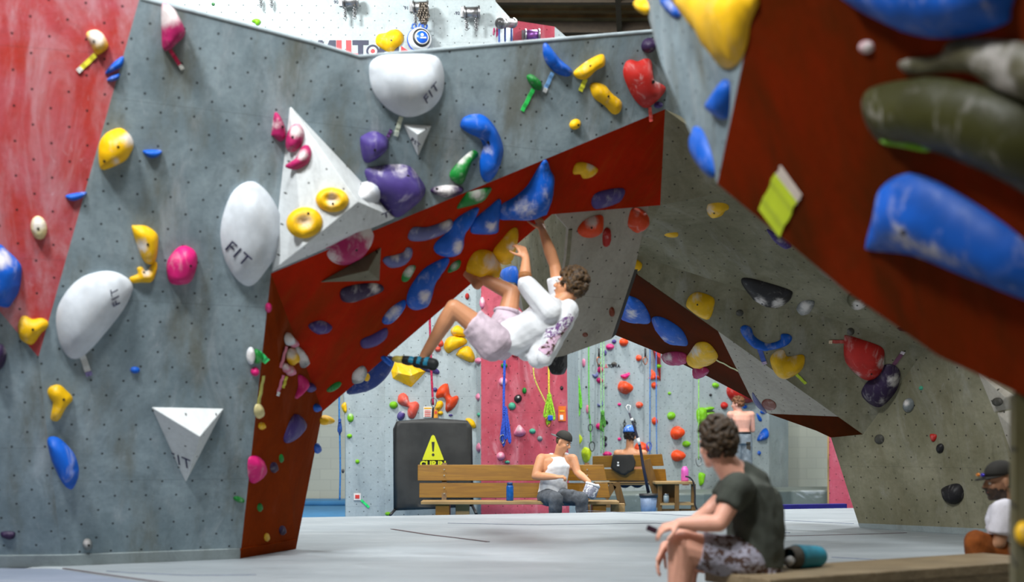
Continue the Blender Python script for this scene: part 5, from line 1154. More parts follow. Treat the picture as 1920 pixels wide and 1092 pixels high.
# second bench, seen from behind, facing the far wall
b2 = empty('wooden_bench', P(1180, 955, 18.2), 'wooden bench seen from behind with a black cloth over its back', 'bench')
Y2 = 18.3
plank('back_plank', P(1111, 878, Y2), P(1245, 874, Y2), .17, .04, WD, b2, -.12, slant=.03)
plank('back_plank', P(1128, 902, Y2), P(1250, 902, Y2), .17, .04, WD, b2, -.12, slant=.02)
mb = MB(); a, bq = P(1115, 904, 18.6), P(1262, 907, 18.6); mb.box(((a.x + bq.x) / 2, 18.62, .60), (bq.x - a.x, .42, .04)); mb.build('seat', WD2, b2, bevel=.006)
for x in (1213, ): mb = MB(); c = P(x, 860, Y2); mb.bar((c.x - .02, 18.22, .95), (c.x + .14, 18.24, .42), .11, .05, (0, 1, 0)); mb.build('back_post', WDD, b2)
for (xa, ya, xb, yb) in ((1155, 905, 1167, 950), (1150, 910, 1134, 935)):
    mb = MB(); mb.bar(P(xa, ya, 18.2), P(xb, yb, 18.2), .1, .06, (0, 1, 0)); mb.build('leg', WDD, b2)
mb = MB(); mb.bar(P(1112, 949, 18.15), P(1168, 949, 18.15), .05, .05); mb.build('foot_rail', WDD, b2)
mb = MB(); mb.bar(P(1230, 906, 18.3), P(1232, 952, 18.3), .1, .08, (0, 1, 0)); mb.build('leg', WDD, b2)
# black cloth over the back
PCL = Plane(P(1145, 890, 18.22), P(1190, 890, 18.22), P(1170, 850, 18.22))
cl = cloth_panel(PCL, [(1149, 853), (1187, 853), (1192, 868), (1188, 883), (1179, 887), (1172, 892), (1163, 890), (1154, 885), (1145, 878), (1147, 864)], .015, plain('cloth_black', (30, 28, 24), .8), 'cloth', None, .01, .04)
cl.name = 'black_jacket'; tag(cl, 'black jacket hanging over the back of the second bench', 'jacket')
mark(PCL, 1159, 868, 3, 3, M_WH, cl, 'print', .04); mark(PCL, 1159, 873, 4, 3, M_WH, cl, 'print', .04)
# side table with shelf
tb = empty('side_table', P(1270, 955, 18), 'low wooden side table with a lower shelf beside the grey bucket', 'table')
mb = MB(); a, bq = P(1228, 906, 17.9), P(1302, 907, 17.9); mb.box(((a.x + bq.x) / 2, 18.1, a.z), (bq.x - a.x, .5, .035)); mb.build('tabletop', WD2, tb, bevel=.005)
mb = MB(); a, bq = P(1237, 946, 17.95), P(1300, 946, 17.95); mb.box(((a.x + bq.x) / 2, 18.1, .33), (bq.x - a.x, .4, .03)); mb.build('shelf', WD2, tb)
for x, yy in ((1237, 17.95), (1269, 17.9), (1300, 17.95)):
    c = P(x, 930, yy); mb = MB(); mb.box((c.x, yy, .31), (.06, .06, .60)); mb.build('leg', WDD, tb)
mb = MB(); a, bq = P(1237, 957, 17.95), P(1302, 957, 17.95); mb.box(((a.x + bq.x) / 2, 18.0, .24), (bq.x - a.x, .05, .04)); mb.build('foot_rail', WDD, tb)
mb = MB(); c = P(1255, 925, 18.3); mb.box((c.x, 18.3, c.z), (.24, .03, .25)); mb.build('back_board', WDD, tb)
def lathe(name, base, prof, mat, parent=None, n=24, up=Vector((0, 0, 1))):
    mb = MB(); mb.tube([Vector(base) + up * z for r, z in prof], [r for r, z in prof], n); return mb.build(name, mat, parent, True)
c = P(1284, 905, 18.05)
o = lathe('water_bottle', (c.x, 18.05, c.z + .015), [(.05, 0), (.052, .02), (.052, .15), (.045, .18), (.03, .2), (.03, .21)], plain('bottle_pink', (206, 90, 170), .35)); tag(o, 'pink water bottle standing on the side table', 'bottle')
c = P(1249, 945, 17.95)
o = lathe('glass_jar', (c.x, 17.95, .345), [(.04, 0), (.04, .09), (.03, .11)], plain('jar_glass', (150, 160, 160), .2)); tag(o, 'small clear jar with a metal lid on the shelf of the side table', 'jar')
lathe('lid', (c.x, 17.95, .455), [(.034, 0), (.034, .02)], M_STEEL, o)
rope(Plane(P(1285, 950, 17.8), P(1320, 950, 17.8), P(1300, 900, 17.8)), [(1285, 894, 0), (1293, 896, 0), (1300, 905, 0), (1303, 925, 0), (1303, 945, 0), (1307, 956, 0)], .012, (26, 24, 28), 'black strap hanging from the bottle down past the side table', 0, name='strap', cat='strap')
# bucket and brush pole
bk_ = empty('bucket', P(1216, 955, 17.3), 'grey-blue bucket with a dark rim holding the brush pole', 'bucket')
c = P(1216, 957, 17.3); 
lathe('bucket_body', (c.x, 17.3, .2), [(.095, 0), (.115, .27)], plain('bucket_grey', (116, 134, 160), .5), bk_)
lathe('rim', (c.x, 17.3, .455), [(.125, 0), (.128, .045), (.10, .046), (.09, .03)], M_BLK, bk_)
bp = empty('brush_pole', P(1216, 918, 17.3), 'long dark brush pole standing in the bucket and leaning past the second bench', 'brush')
PO = [(1216, 925), (1206, 875), (1200, 838), (1189, 800), (1180, 775)]
mb = MB(); mb.tube([P(x, y, 17.3) for x, y in PO], [.022, .020, .018, .016, .014], 8); mb.build('pole', plain('pole_navy', (30, 30, 50), .5), bp, True)
mb = MB(); mb.tube([P(1199, 834, 17.29), P(1196, 822, 17.29)], .021, 8); mb.build('collar', M_WH, bp, True); mb = MB(); mb.tube([P(1186, 790, 17.29), P(1184, 785, 17.29)], .02, 8); mb.build('collar', M_WH, bp, True)
mb = MB(); mb.tube([P(1180, 775, 17.3), P(1174, 763, 17.3), P(1177, 760, 17.3), P(1182, 761, 17.3), P(1180, 775, 17.3)], .010, 6); mb.build('brush_head', M_WH, bp, True)
# blue bottle on the bench
c = P(956, 941, 15.75)
o = empty('water_bottle', (c.x, 15.75, .475), 'blue water bottle standing on the long bench seat', 'bottle')
lathe('bottle_body', (c.x, 15.75, .475), [(.042, 0), (.045, .01), (.045, .17), (.04, .185), (.032, .19)], plain('bottle_blue', (10, 84, 160), .25), o)
lathe('cap', (c.x, 15.75, .66), [(.036, 0), (.036, .035), (.03, .04)], plain('bottle_cap', (16, 60, 110), .4), o)
# ---- near bench
bn1 = empty('wooden_bench', (2.0, 7.2, 0), 'near grey-brown wooden bench whose end shows at the picture corner', 'bench')
d = Vector((1.15, .67, 0)).normalized(); s = Vector((-d.y, d.x, 0))
e0 = Vector((2.93, 7.96, .5)); L = 2.2; Wd = .52
def bbox3(o0, dd, ss, l, w, z0, z1):
    v = [o0, o0 + dd * l, o0 + dd * l + ss * w, o0 + ss * w]; v = [Vector((p.x, p.y, z1)) for p in v] + [Vector((p.x, p.y, z0)) for p in v]
    mb = MB(); mb.add(v, [(0, 1, 2, 3), (7, 6, 5, 4), (0, 4, 5, 1), (1, 5, 6, 2), (2, 6, 7, 3), (3, 7, 4, 0)]); return mb
o0 = e0 - s * Wd - d * L
bbox3(o0, d, s, L, Wd, .44, .5).build('seat', WN, bn1, bevel=.008)
bbox3(o0 + s * .03 + d * .05, d, s, L - .1, .04, .36, .44).build('apron', WN, bn1, bevel=.004)
for t in (.25, L - .35):
    for w in (.06, Wd - .14): bbox3(o0 + d * t + s * w, d, s, .09, .09, 0, .44).build('leg', woodmat('wood_near_leg', (150, 110, 50), (176, 134, 70), 2), bn1, bevel=.004)
# teal chalk bag lying on the bench, mouth towards the sitter
cb_ = empty('chalk_bag', P(1500, 1060, 7.15), 'teal chalk bag lying on its side on the near bench', 'chalk bag')
a, b = P(1536, 1048, 7.08), P(1492, 1052, 6.96); ax = (a - b).normalized(); a.z = .556; b.z = .562
M_TEAL = plain('bag_teal', (10, 130, 158), .6, var=.15, bump=.2)
mb = MB(); mb.tube([a + ax * .015, a, a - ax * .03, b + ax * .02, b], [.046, .055, .06, .066, .068], 20, caps=False)
bg = mb.build('bag_body', M_TEAL, cb_, True); bm = bmesh.new(); bm.from_mesh(bg.data); bmesh.ops.holes_fill(bm, edges=[e for e in bm.edges if e.is_boundary and all((v.co - a).dot(ax) > 0 for v in e.verts)]); bm.to_mesh(bg.data); bm.free()
m = bg.modifiers.new('thickness', 'SOLIDIFY'); m.thickness = .008
mb = MB(); mb.tube([b + ax * .012, b - ax * .05, b - ax * .06], [.067, .057, .05], 20, caps=False); o = mb.build('bag_lining', plain('bag_lining', (70, 66, 60), .8), cb_, True); m = o.modifiers.new('thickness', 'SOLIDIFY'); m.thickness = .006
mb = MB(); mb.tube([b + ax * .02 + Vector((0, 0, -.02)), b - ax * .055 + Vector((0, -.005, -.02))], .03, 12); mb.build('chalk', plain('chalk_white', (220, 220, 222), .9), cb_, True)
# ================================================================ people
def ring_frame(d):
    x = d.cross(Vector((0, 0, 1)))
    if x.length < 0.1: x = d.cross(Vector((0, 1, 0)))
    x.normalize(); return x, d.cross(x).normalized()
def cap(mb, a, b, ra, rb, n=14, ka=1.0, kb=1.0):
    """tapered limb piece with rounded ends"""
    a, b = Vector(a), Vector(b); d = b - a; L = d.length
    if L < 1e-5: d = Vector((0, 0, 1)); b = a + d * 1e-4; L = 1e-4
    d = d / L; pts, rs = [], []
    for k in range(4):
        t = math.pi / 2 * (1 - k / 4) * 0.98; pts.append(a - d * ra * ka * math.sin(t)); rs.append(max(ra * math.cos(t), 1e-4))
    pts.append(a); rs.append(ra); pts.append(b); rs.append(rb)
    for k in range(1, 5):
        t = math.pi / 2 * (k / 4) * 0.98; pts.append(b + d * rb * kb * math.sin(t)); rs.append(max(rb * math.cos(t), 1e-4))
    x, y = ring_frame(d); b0 = len(mb.v)
    for p, r in zip(pts, rs):
        for k in range(n): t = 2 * math.pi * k / n; mb.v.append(p + (x * math.cos(t) + y * math.sin(t)) * r)
    m = len(pts)
    for i in range(m - 1):
        for k in range(n): k2 = (k + 1) % n; mb.f.append((b0 + i * n + k, b0 + i * n + k2, b0 + (i + 1) * n + k2, b0 + (i + 1) * n + k))
    mb.f.append(tuple(b0 + k for k in range(n))[::-1]); mb.f.append(tuple(b0 + (m - 1) * n + k for k in range(n)))
def chain(mb, pts, rs, n=14):
    for i in range(len(pts) - 1): cap(mb, pts[i], pts[i + 1], rs[i], rs[i + 1], n)
def ellip(mb, c, ax, n=16, m=10):
    """ellipsoid with three half-axis vectors"""
    c = Vector(c); b0 = len(mb.v); A, B, C_ = [Vector(q) for q in ax]
    for i in range(m + 1):
        th = math.pi * (0.02 + 0.96 * i / m)
        for k in range(n):
            t = 2 * math.pi * k / n; mb.v.append(c + A * math.sin(th) * math.cos(t) + B * math.sin(th) * math.sin(t) + C_ * math.cos(th))
    for i in range(m):
        for k in range(n): k2 = (k + 1) % n; mb.f.append((b0 + i * n + k, b0 + i * n + k2, b0 + (i + 1) * n + k2, b0 + (i + 1) * n + k))
    mb.f.append(tuple(b0 + k for k in range(n))[::-1]); mb.f.append(tuple(b0 + m * n + k for k in range(n)))
def loft(mb, secs, n=20):
    """secs: (centre, side half-axis vector, depth half-axis vector)"""
    b0 = len(mb.v)
    for c, s, f in secs:
        for k in range(n):
            t = 2 * math.pi * k / n; ct, st = math.cos(t), math.sin(t)
            e = 0.85; mb.v.append(Vector(c) + Vector(s) * math.copysign(abs(ct) ** e, ct) + Vector(f) * math.copysign(abs(st) ** e, st))
    m = len(secs)
    for i in range(m - 1):
        for k in range(n): k2 = (k + 1) % n; mb.f.append((b0 + i * n + k, b0 + i * n + k2, b0 + (i + 1) * n + k2, b0 + (i + 1) * n + k))
    mb.f.append(tuple(b0 + k for k in range(n))[::-1]); mb.f.append(tuple(b0 + (m - 1) * n + k for k in range(n)))
def fuse(mb, name, mat, parent, voxel=0.008, smooth=4, wr=0.0, wscale=6.0, seed=0.0, wdir=None):
    """one continuous surface out of the overlapping pieces"""
    me = bpy.data.meshes.new(name); me.from_pydata([tuple(v) for v in mb.v], [], mb.f); me.update()
    bm = bmesh.new(); bm.from_mesh(me); bmesh.ops.triangulate(bm, faces=bm.faces[:])
    # every closed piece outward
    bmesh.ops.recalc_face_normals(bm, faces=bm.faces); bm.to_mesh(me); bm.free()
    o = bpy.data.objects.new(name, me); COL.objects.link(o)
    r = o.modifiers.new('r', 'REMESH'); r.mode = 'VOXEL'; r.voxel_size = voxel; r.use_smooth_shade = True
    if smooth: s = o.modifiers.new('s', 'SMOOTH'); s.factor = 0.6; s.iterations = smooth
    dg = bpy.context.evaluated_depsgraph_get(); me2 = bpy.data.meshes.new_from_object(o.evaluated_get(dg))
    o.modifiers.clear(); o.data = me2; bpy.data.meshes.remove(me); me2.name = name
    me2.materials.clear(); me2.materials.append(mat)
    if wr:
        nv = len(me2.vertices); co = np.empty(nv * 3); no = np.empty(nv * 3); me2.vertices.foreach_get('co', co); me2.vertices.foreach_get('normal', no)
        co = co.reshape(-1, 3); no = no.reshape(-1, 3)
        cc = co if wdir is None else co - np.outer(co @ np.array(wdir), np.array(wdir)) * .72
        d = np.array([mnoise.noise(Vector((c[0] * wscale + seed, c[1] * wscale, c[2] * wscale * .7))) + .5 * mnoise.noise(Vector((c[0] * wscale * 2.3, c[1] * wscale * 2.3 + seed, c[2] * wscale * 2))) for c in cc])
        co += no * (d * wr)[:, None]; me2.vertices.foreach_set('co', co.ravel()); me2.update()
    me2.polygons.foreach_set('use_smooth', [True] * len(me2.polygons))
    link_to(o, parent)
    return o
def head(mb, c, f, u, s=1.0):
    f = Vector(f).normalized(); u = Vector(u); u = (u - f * u.dot(f)).normalized(); r = f.cross(u)
    E = lambda cf, cu, cr, a, b, g: ellip(mb, c + (f * cf + u * cu + r * cr) * s, (r * a * s, f * b * s, u * g * s))
    E(-.012, .028, 0, .074, .094, .088); E(.030, -.030, 0, .060, .062, .076); E(.040, -.075, 0, .044, .046, .040)
    E(.066, -.100, 0, .024, .022, .020); E(.078, .020, 0, .052, .016, .012)
    cap(mb, c + (f * .090 + u * .008) * s, c + (f * .108 - u * .028) * s, .009 * s, .015 * s)
    E(.098, -.034, .011, .010, .010, .008); E(.098, -.034, -.011, .010, .010, .008)
    E(.087, -.058, 0, .024, .010, .006); E(.086, -.070, 0, .021, .010, .007)
    for q in (-1, 1):
        E(.056, -.030, q * .036, .022, .026, .026); E(-.008, -.012, q * .078, .009, .020, .032); E(-.002, -.034, q * .076, .008, .012, .012)
    return f, u, r
def face_bits(c, f, u, r, parent, s=1.0, brow=(50, 34, 24)):
    me = MB(); 
    for q in (-1, 1):
        e = MB(); p = c + (f * .083 + r * q * .031 - u * .004) * s; ellip(e, p, (r * .012 * s, f * .010 * s, u * .009 * s), 12, 8)
        eo = e.build('eye', plain('eye_white', (220, 214, 206), .3), parent, True)
        e = MB(); ellip(e, p + f * .007 * s, (r * .005 * s, f * .004 * s, u * .005 * s), 10, 6); e.build('iris', plain('iris_dark', (40, 26, 18), .3), eo, True)
        e = MB(); cap(e, c + (f * .092 + r * q * .018 + u * .022) * s, c + (f * .084 + r * q * .046 + u * .020) * s, .005 * s, .004 * s, 8); e.build('eyebrow', plain('brow_%d' % brow[0], brow, .8), parent, True)
    e = MB(); ellip(e, c + (f * .095 - u * .064) * s, (r * .022 * s, f * .004 * s, u * .006 * s), 12, 6); e.build('lips', plain('lips', (170, 84, 76), .5), parent, True)
def hair(c, f, u, r, mat, parent, s=1.0, vol=.022, curls=140, voxel=.006, down=-.02, front=.045, seed=1, blob=.016, top=1.0, name='hair'):
    rnd = random.Random(seed); mb = MB()
    ellip(mb, c + (u * .036 - f * .022) * s, (r * (.076 + vol * .4) * s, f * (.090 + vol * .3) * s, u * (.088 + vol * .5) * s))
    for i in range(curls):
        z = rnd.uniform(-.75, 1); t = rnd.uniform(0, 2 * math.pi); k = math.sqrt(1 - z * z); x, y = k * math.cos(t), k * math.sin(t)   # y = front
        p = (r * x * (.078 + vol * .6) + f * (y * (.096 + vol * .6) - .018) + u * (z * (.090 + vol * top) + .03))
        fu = p.dot(u); ff = p.dot(f)
        if ff > front and fu < .055: continue
        if ff > -.01 and fu < down + .02: continue
        if fu < down - .055: continue
        q = c + p * s; ellip(mb, q, (Vector((blob, 0, 0)) * s * rnd.uniform(.7, 1.3), Vector((0, blob, 0)) * s * rnd.uniform(.7, 1.3), Vector((0, 0, blob)) * s), 8, 6)
    return fuse(mb, name, mat, parent, voxel, 1, .006, 40, seed)
def hand(mb, w, d, nrm, thumb, s=1.0, curl=(.5, .6, .5), spread=.10, tcurl=.4):
    """palm and five jointed fingers; w wrist, d towards the fingertips, nrm out of the palm, thumb = side vector sign"""
    d = Vector(d).normalized(); nrm = Vector(nrm); nrm = (nrm - d * nrm.dot(d)).normalized(); sd = d.cross(nrm) * thumb
    w = Vector(w)
    for k in range(4):
        o = sd * (.030 - .020 * k) * s
        cap(mb, w + d * .008 * s + o * .6, w + d * (.088 - .004 * abs(k - 1)) * s + o, .014 * s, .0125 * s, 8)
    cap(mb, w - d * .01 * s, w + d * .03 * s, .024 * s, .022 * s, 10)
    for k, (L, rr) in enumerate(((.072, .0088), (.080, .009), (.074, .0086), (.058, .0076))):
        p = w + d * (.086 - .004 * abs(k - 1)) * s + sd * (.030 - .020 * k) * s
        dd = (d + sd * spread * (1.2 - k * .8)).normalized(); tot = 0.0
        for seg, fr in enumerate((.45, .30, .25)):
            a = curl[seg] * (1 + .08 * k); ln = (d * -math.sin(tot) + nrm * math.cos(tot)); dd = (dd * math.cos(a) + ln * math.sin(a)).normalized(); tot += a
            q = p + dd * L * fr * s; cap(mb, p, q, rr * s * (1 - .06 * seg), rr * s * (.94 - .06 * seg), 8); p = q
        # thumb
    p = w + d * .022 * s + sd * .026 * s; dd = (sd * .75 + d * .62 + nrm * .25).normalized()
    for L, rr in ((.040, .012), (.032, .0105), (.026, .0095)):
        q = p + dd * L * s; cap(mb, p, q, rr * s, rr * .93 * s, 8); p = q; dd = (dd + d * .35 + nrm * tcurl * .5 - sd * .15).normalized()
def foot(mb, ankle, d, up, s=1.0, L=.26, w=.042):
    d = Vector(d).normalized(); up = Vector(up); up = (up - d * up.dot(d)).normalized(); sd = d.cross(up)
    heel = ankle - up * .055 * s - d * .045 * s
    ellip(mb, heel, (sd * .034 * s, d * .042 * s, up * .036 * s)); cap(mb, ankle, heel + d * .02 * s, .040 * s, .034 * s)
    cap(mb, heel + up * .012 * s, heel + d * (L * .62) * s, .036 * s, .034 * s)
    ellip(mb, heel + d * L * .6 * s, (sd * w * s, d * .07 * s, up * .028 * s)); ellip(mb, heel + d * L * .78 * s - up * .004, (sd * w * .85 * s, d * .05 * s, up * .022 * s))
def patch(src, inside, name, mat, parent, off=.003):
    """a printed area lying on a garment: the faces of src whose centre passes the test"""
    me = src.data; keep = [p for p in me.polygons if inside(p.center, p.normal)]
    if not keep: return None
    par = {}
    def root(a):
        while par.setdefault(a, a) != a: par[a] = par[par[a]]; a = par[a]
        return a
    for p in keep:
        r0 = root(p.vertices[0])
        for v in p.vertices[1:]: par[root(v)] = r0
    cnt = {}
    for p in keep: r0 = root(p.vertices[0]); cnt[r0] = cnt.get(r0, 0) + 1
    best = max(cnt, key=cnt.get); keep = [p for p in keep if root(p.vertices[0]) == best]
    idx = {}; V = []; Fs = []
    for p in keep:
        f = []
        for vi in p.vertices:
            if vi not in idx: idx[vi] = len(V); v = me.vertices[vi]; V.append(v.co + v.normal * off)
            f.append(idx[vi])
        Fs.append(tuple(f))
    return mesh_obj(name, V, Fs, mat, parent, True)
def inpoly(poly):
    def t(x, y):
        c = False; n = len(poly)
        for i in range(n):
            x1, y1 = poly[i]; x2, y2 = poly[(i + 1) % n]
            if (y1 > y) != (y2 > y) and x < (x2 - x1) * (y - y1) / (y2 - y1) + x1: c = not c
        return c
    return t
SKIN = plain('skin_light', (206, 144, 104), .5, var=.07, scale=5, sss=.12); SKIN2 = plain('skin_pale', (226, 166, 144), .5, var=.06, scale=5, sss=.12)
SKIN3 = plain('skin_tan', (168, 122, 92), .5, var=.08, scale=5, sss=.1)
def hairmat(name, a, b):
    if name in MATS: return MATS[name]
    t = NT(name); o = t.obj(); f = t.noise(60, 4, .7, o, .6)
    t.l(t.mix(t.ramp(f, .35, .65), srgb(*a), srgb(*b)), t.b.inputs['Base Color']); t.b.inputs['Roughness'].default_value = .6; t.bump(f, .6, .006); MATS[name] = t.m; return t.m
def clothmat(name, col, var=.1, scale=7, bump=.25, rough=.85, sp=None):
    if name in MATS: return MATS[name]
    t = NT(name); o = t.obj(); f = t.noise(scale, 5, .6, o, .5); w = t.noise(260, 2, .5, o)
    c = t.mix(t.ramp(f, .3, .7), srgb(*[x * (1 - var) for x in col]), srgb(*[min(255, x * (1 + var * .5)) for x in col]))
    if sp: c = t.mix(t.ramp(t.noise(sp[1], 3, .6, o, .8), sp[2], sp[2] + .06), c, srgb(*sp[0])); c = t.mix(t.ramp(t.noise(sp[1] * 1.3, 3, .6, t.scaled(o, (1, 1, 1.3)), .4), sp[2] + .06, sp[2] + .12), c, srgb(*[min(255, x * 1.9) for x in sp[0]])) if len(sp) > 3 else c
    t.l(c, t.b.inputs['Base Color']); t.b.inputs['Roughness'].default_value = rough; t.b.inputs['Specular IOR Level'].default_value = .2
    t.bump(t.math('ADD', f, t.math('MULTIPLY', w, .15)), bump, .02); MATS[name] = t.m; return t.m
V3 = Vector

# ---------------------------------------------------------------- the climber
pc = empty('person', P(945, 640, 9.2), 'climber in a white printed T-shirt and pale lilac shorts hanging under the arch', 'person')
yn, yf = 9.02, 9.32
sN, eN, wN = P(1030, 586, yn), P(984, 530, yn + .02), P(986, 484, 9.12)
sF, eF, wF = P(1053, 566, yf), P(1040, 497, yf + .02), P(1017, 432, 9.30)
hipN, kN, aN = P(932, 640, yn + .06), P(851, 577, yn + .02), P(797, 666, 9.16)
hipF, kF, aF = P(946, 622, yf - .04), P(960, 549, yf + .02), P(898, 520, 9.38)
neck = P(1058, 562, 9.17); chest = P(1034, 592, 9.17); belly = P(985, 622, 9.18); pel = P(943, 634, 9.18)
tdir = (neck - pel).normalized(); sdv = (sF - sN).normalized(); fr = sdv.cross(tdir).normalized()
if fr.x > 0: fr = -fr
mb = MB()
loft(mb, [(pel - tdir * .10, sdv * .10, fr * .08), (pel, sdv * .155, fr * .11), (belly, sdv * .135, fr * .095), (chest - tdir * .04, sdv * .165, fr * .115), (chest + tdir * .05, sdv * .17, fr * .10), (neck - tdir * .02, sdv * .08, fr * .06)])
cap(mb, sN, sF, .062, .062)
chain(mb, [sN, (sN + eN) / 2, eN, (eN * .6 + wN * .4), wN], [.058, .050, .041, .043, .027])
chain(mb, [sF, (sF + eF) / 2, eF, (eF * .65 + wF * .35), wF], [.056, .050, .042, .046, .028])
chain(mb, [hipN, (hipN + kN) / 2, kN, kN * .7 + aN * .3, kN * .35 + aN * .65, aN], [.092, .078, .060, .060, .046, .037])
chain(mb, [hipF, (hipF + kF) / 2, kF, kF * .7 + aF * .3, aF], [.090, .076, .060, .058, .038])
hc = P(1068, 536, 9.17); hf = V3((-.80, .35, .28)); hu = V3((.25, .05, 1))
cap(mb, neck - tdir * .03, hc - V3((-.01, 0, .06)), .058, .054)
f_, u_, r_ = head(mb, hc, hf, hu, .98)
hand(mb, wN, P(974, 459, 9.16) - wN, V3((-.5, .8, .1)), 1, 1.0, (.25, .5, .5)); hand(mb, wF, P(1007, 402, 9.32) - wF, V3((-.6, .75, .1)), 1, 1.0, (.25, .55, .55))
foot(mb, aF, V3((-.6, .3, .7)), V3((-.7, -.2, -.4)) * -1, .95)
cap(mb, aN, aN + V3((-.02, 0, -.05)), .037, .036)
fuse(mb, 'body', SKIN, pc, .0065, 3)
face_bits(hc, f_, u_, r_, pc, .98)
hair(hc, f_, u_, r_, hairmat('hair_curly_brown', (34, 22, 8), (92, 64, 26)), pc, .98, .030, 360, .006, -.03, .04, 4, .014)
# glasses glint piece at the temple
mb = MB(); q = hc + r_ * -.076 + f_ * .05; mb.tube([q - f_ * .06, q + f_ * .035, q + f_ * .04 + r_ * .03, q + f_ * .04 + r_ * .12], .003, 6); mb.build('glasses', plain('glasses_clear', (220, 224, 226), .3), pc, True)
M_WT = clothmat('cloth_white', (224, 226, 230), .06, 8, .35)
mb = MB()
loft(mb, [(P(952, 634, 9.18), sdv * .17, fr * .125), (belly, sdv * .17, fr * .13), (chest - tdir * .04, sdv * .19, fr * .14), (chest + tdir * .05, sdv * .19, fr * .125), (neck - tdir * .035, sdv * .085, fr * .075)])
cap(mb, sN, sF, .078, .078)
cap(mb, sN, P(989, 536, yn + .02), .088, .072); cap(mb, sN, P(983, 530, yn + .02), .070, .066, kb=.12)
cap(mb, sF, P(1043, 522, yf), .078, .068, kb=.15)
for (a, b, ra, rb, y0, y1) in (((1052, 600), (1022, 672), .10, .055, 9.08, 9.05), ((1020, 625), (1008, 672), .11, .07, 9.15, 9.12), ((990, 632), (988, 660), .12, .07, 9.2, 9.18), ((1062, 585), (1042, 625), .095, .08, 9.15, 9.1), ((965, 628), (972, 645), .12, .09, 9.2, 9.2)):
    cap(mb, P(a[0], a[1], y0), P(b[0], b[1], y1), ra, rb)
shirt = fuse(mb, 'shirt', M_WT, pc, .008, 2, .013, 9, 2, wdir=(tdir * .5 + V3((0, 0, -.85))).normalized())
ip = inpoly([(1052, 600), (1068, 588), (1078, 596), (1066, 612), (1052, 628), (1036, 634), (1020, 634), (1024, 618), (1040, 612)])
tp = NT('shirt_print'); f = tp.noise(38, 3, .7, tp.obj(), 1.5); tp.l(tp.mix(tp.ramp(f, .46, .52), srgb(224, 224, 228), srgb(112, 70, 130)), tp.b.inputs['Base Color']); tp.b.inputs['Roughness'].default_value = .8
patch(shirt, lambda c, n: n.y < .1 and ip(*proj(c)), 'shirt_print', tp.m, shirt)
tp2 = NT('shirt_print_brown'); f = tp2.noise(26, 3, .6, tp2.obj(), 1.0); tp2.l(tp2.mix(tp2.ramp(f, .42, .5), srgb(70, 46, 30), srgb(214, 180, 204)), tp2.b.inputs['Base Color']); tp2.b.inputs['Roughness'].default_value = .8
ip2 = inpoly([(1008, 655), (1022, 645), (1030, 634), (1050, 626), (1060, 612), (1064, 616), (1044, 640), (1034, 664), (1026, 668)])
patch(shirt, lambda c, n: n.y < .1 and ip2(*proj(c)), 'shirt_print', tp2.m, shirt)
M_SH = clothmat('cloth_lilac', (206, 188, 200), .10, 9, .35)
mb = MB()
loft(mb, [(pel - tdir * .11, sdv * .13, fr * .11), (pel, sdv * .175, fr * .135), (pel + tdir * .07, sdv * .16, fr * .125)])
cap(mb, hipN, hipN * .42 + kN * .58, .118, .104, kb=.15); cap(mb, hipF, hipF * .50 + kF * .50, .112, .096, kb=.15)
cap(mb, P(925, 655, 9.15), P(940, 655, 9.2), .075, .08); cap(mb, hipN + V3((-.04, 0, -.03)), P(893, 615, 9.05), .11, .095, kb=.1)
sh = fuse(mb, 'shorts', M_SH, pc, .009, 3, .012, 10, 5)
mb = MB(); d = (kF - hipF).normalized(); c0 = hipF * .52 + kF * .48; x, y = ring_frame(d); mb.tube([c0 + (x * math.cos(t) + y * math.sin(t)) * .096 for t in [2 * math.pi * k / 20 for k in range(21)]], .014, 8); mb.build('cuff', M_SH, sh, True)
# climbing shoe on the near foot
mb = MB(); hl = P(812, 684, 9.13); toe = P(727, 670, 9.22); sd_ = V3((.05, 1, .05)).normalized(); d = (toe - hl).normalized(); up = sd_.cross(d); up = up if up.z > 0 else -up
ellip(mb, hl, (sd_ * .038, d * .04, up * .045)); cap(mb, hl + up * .005, hl + d * .12, .042, .042); cap(mb, aN + V3((-.01, 0, -.045)), hl + d * .06, .043, .045)
ellip(mb, hl + d * .19, (sd_ * .048, d * .075, up * .034)); ellip(mb, hl + d * .265 - up * .004, (sd_ * .038, d * .05, up * .024))
shoe = fuse(mb, 'shoe', plain('shoe_black', (30, 36, 38), .6), pc, .006, 3)
for k, (t0, w) in enumerate(((.03, .03), (.085, .028), (.14, .034))):
    patch(shoe, (lambda t0, w: lambda c, n: t0 < (c - hl).dot(d) < t0 + w and (c - hl).dot(up) > -.012)(t0, w), 'strap', plain('shoe_teal', (20, 140, 176), .5), shoe, .003)
patch(shoe, lambda c, n: (c - hl).dot(d) > .225, 'toe_rand', plain('shoe_yellow', (206, 190, 90), .5), shoe, .003)
patch(shoe, lambda c, n: (c - hl).dot(up) < -.028 and (c - hl).dot(d) < .23, 'sole', plain('shoe_sole', (24, 22, 24), .7), shoe, .003)
# wrist band on the far forearm / elbow strap
mb = MB(); c0 = eN * .78 + wN * .22; d = (wN - eN).normalized(); x, y = ring_frame(d); mb.tube([c0 - d * .02, c0 + d * .02], .0475, 20); mb.build('elbow_strap', plain('strap_tan', (150, 96, 50), .7), pc, True)

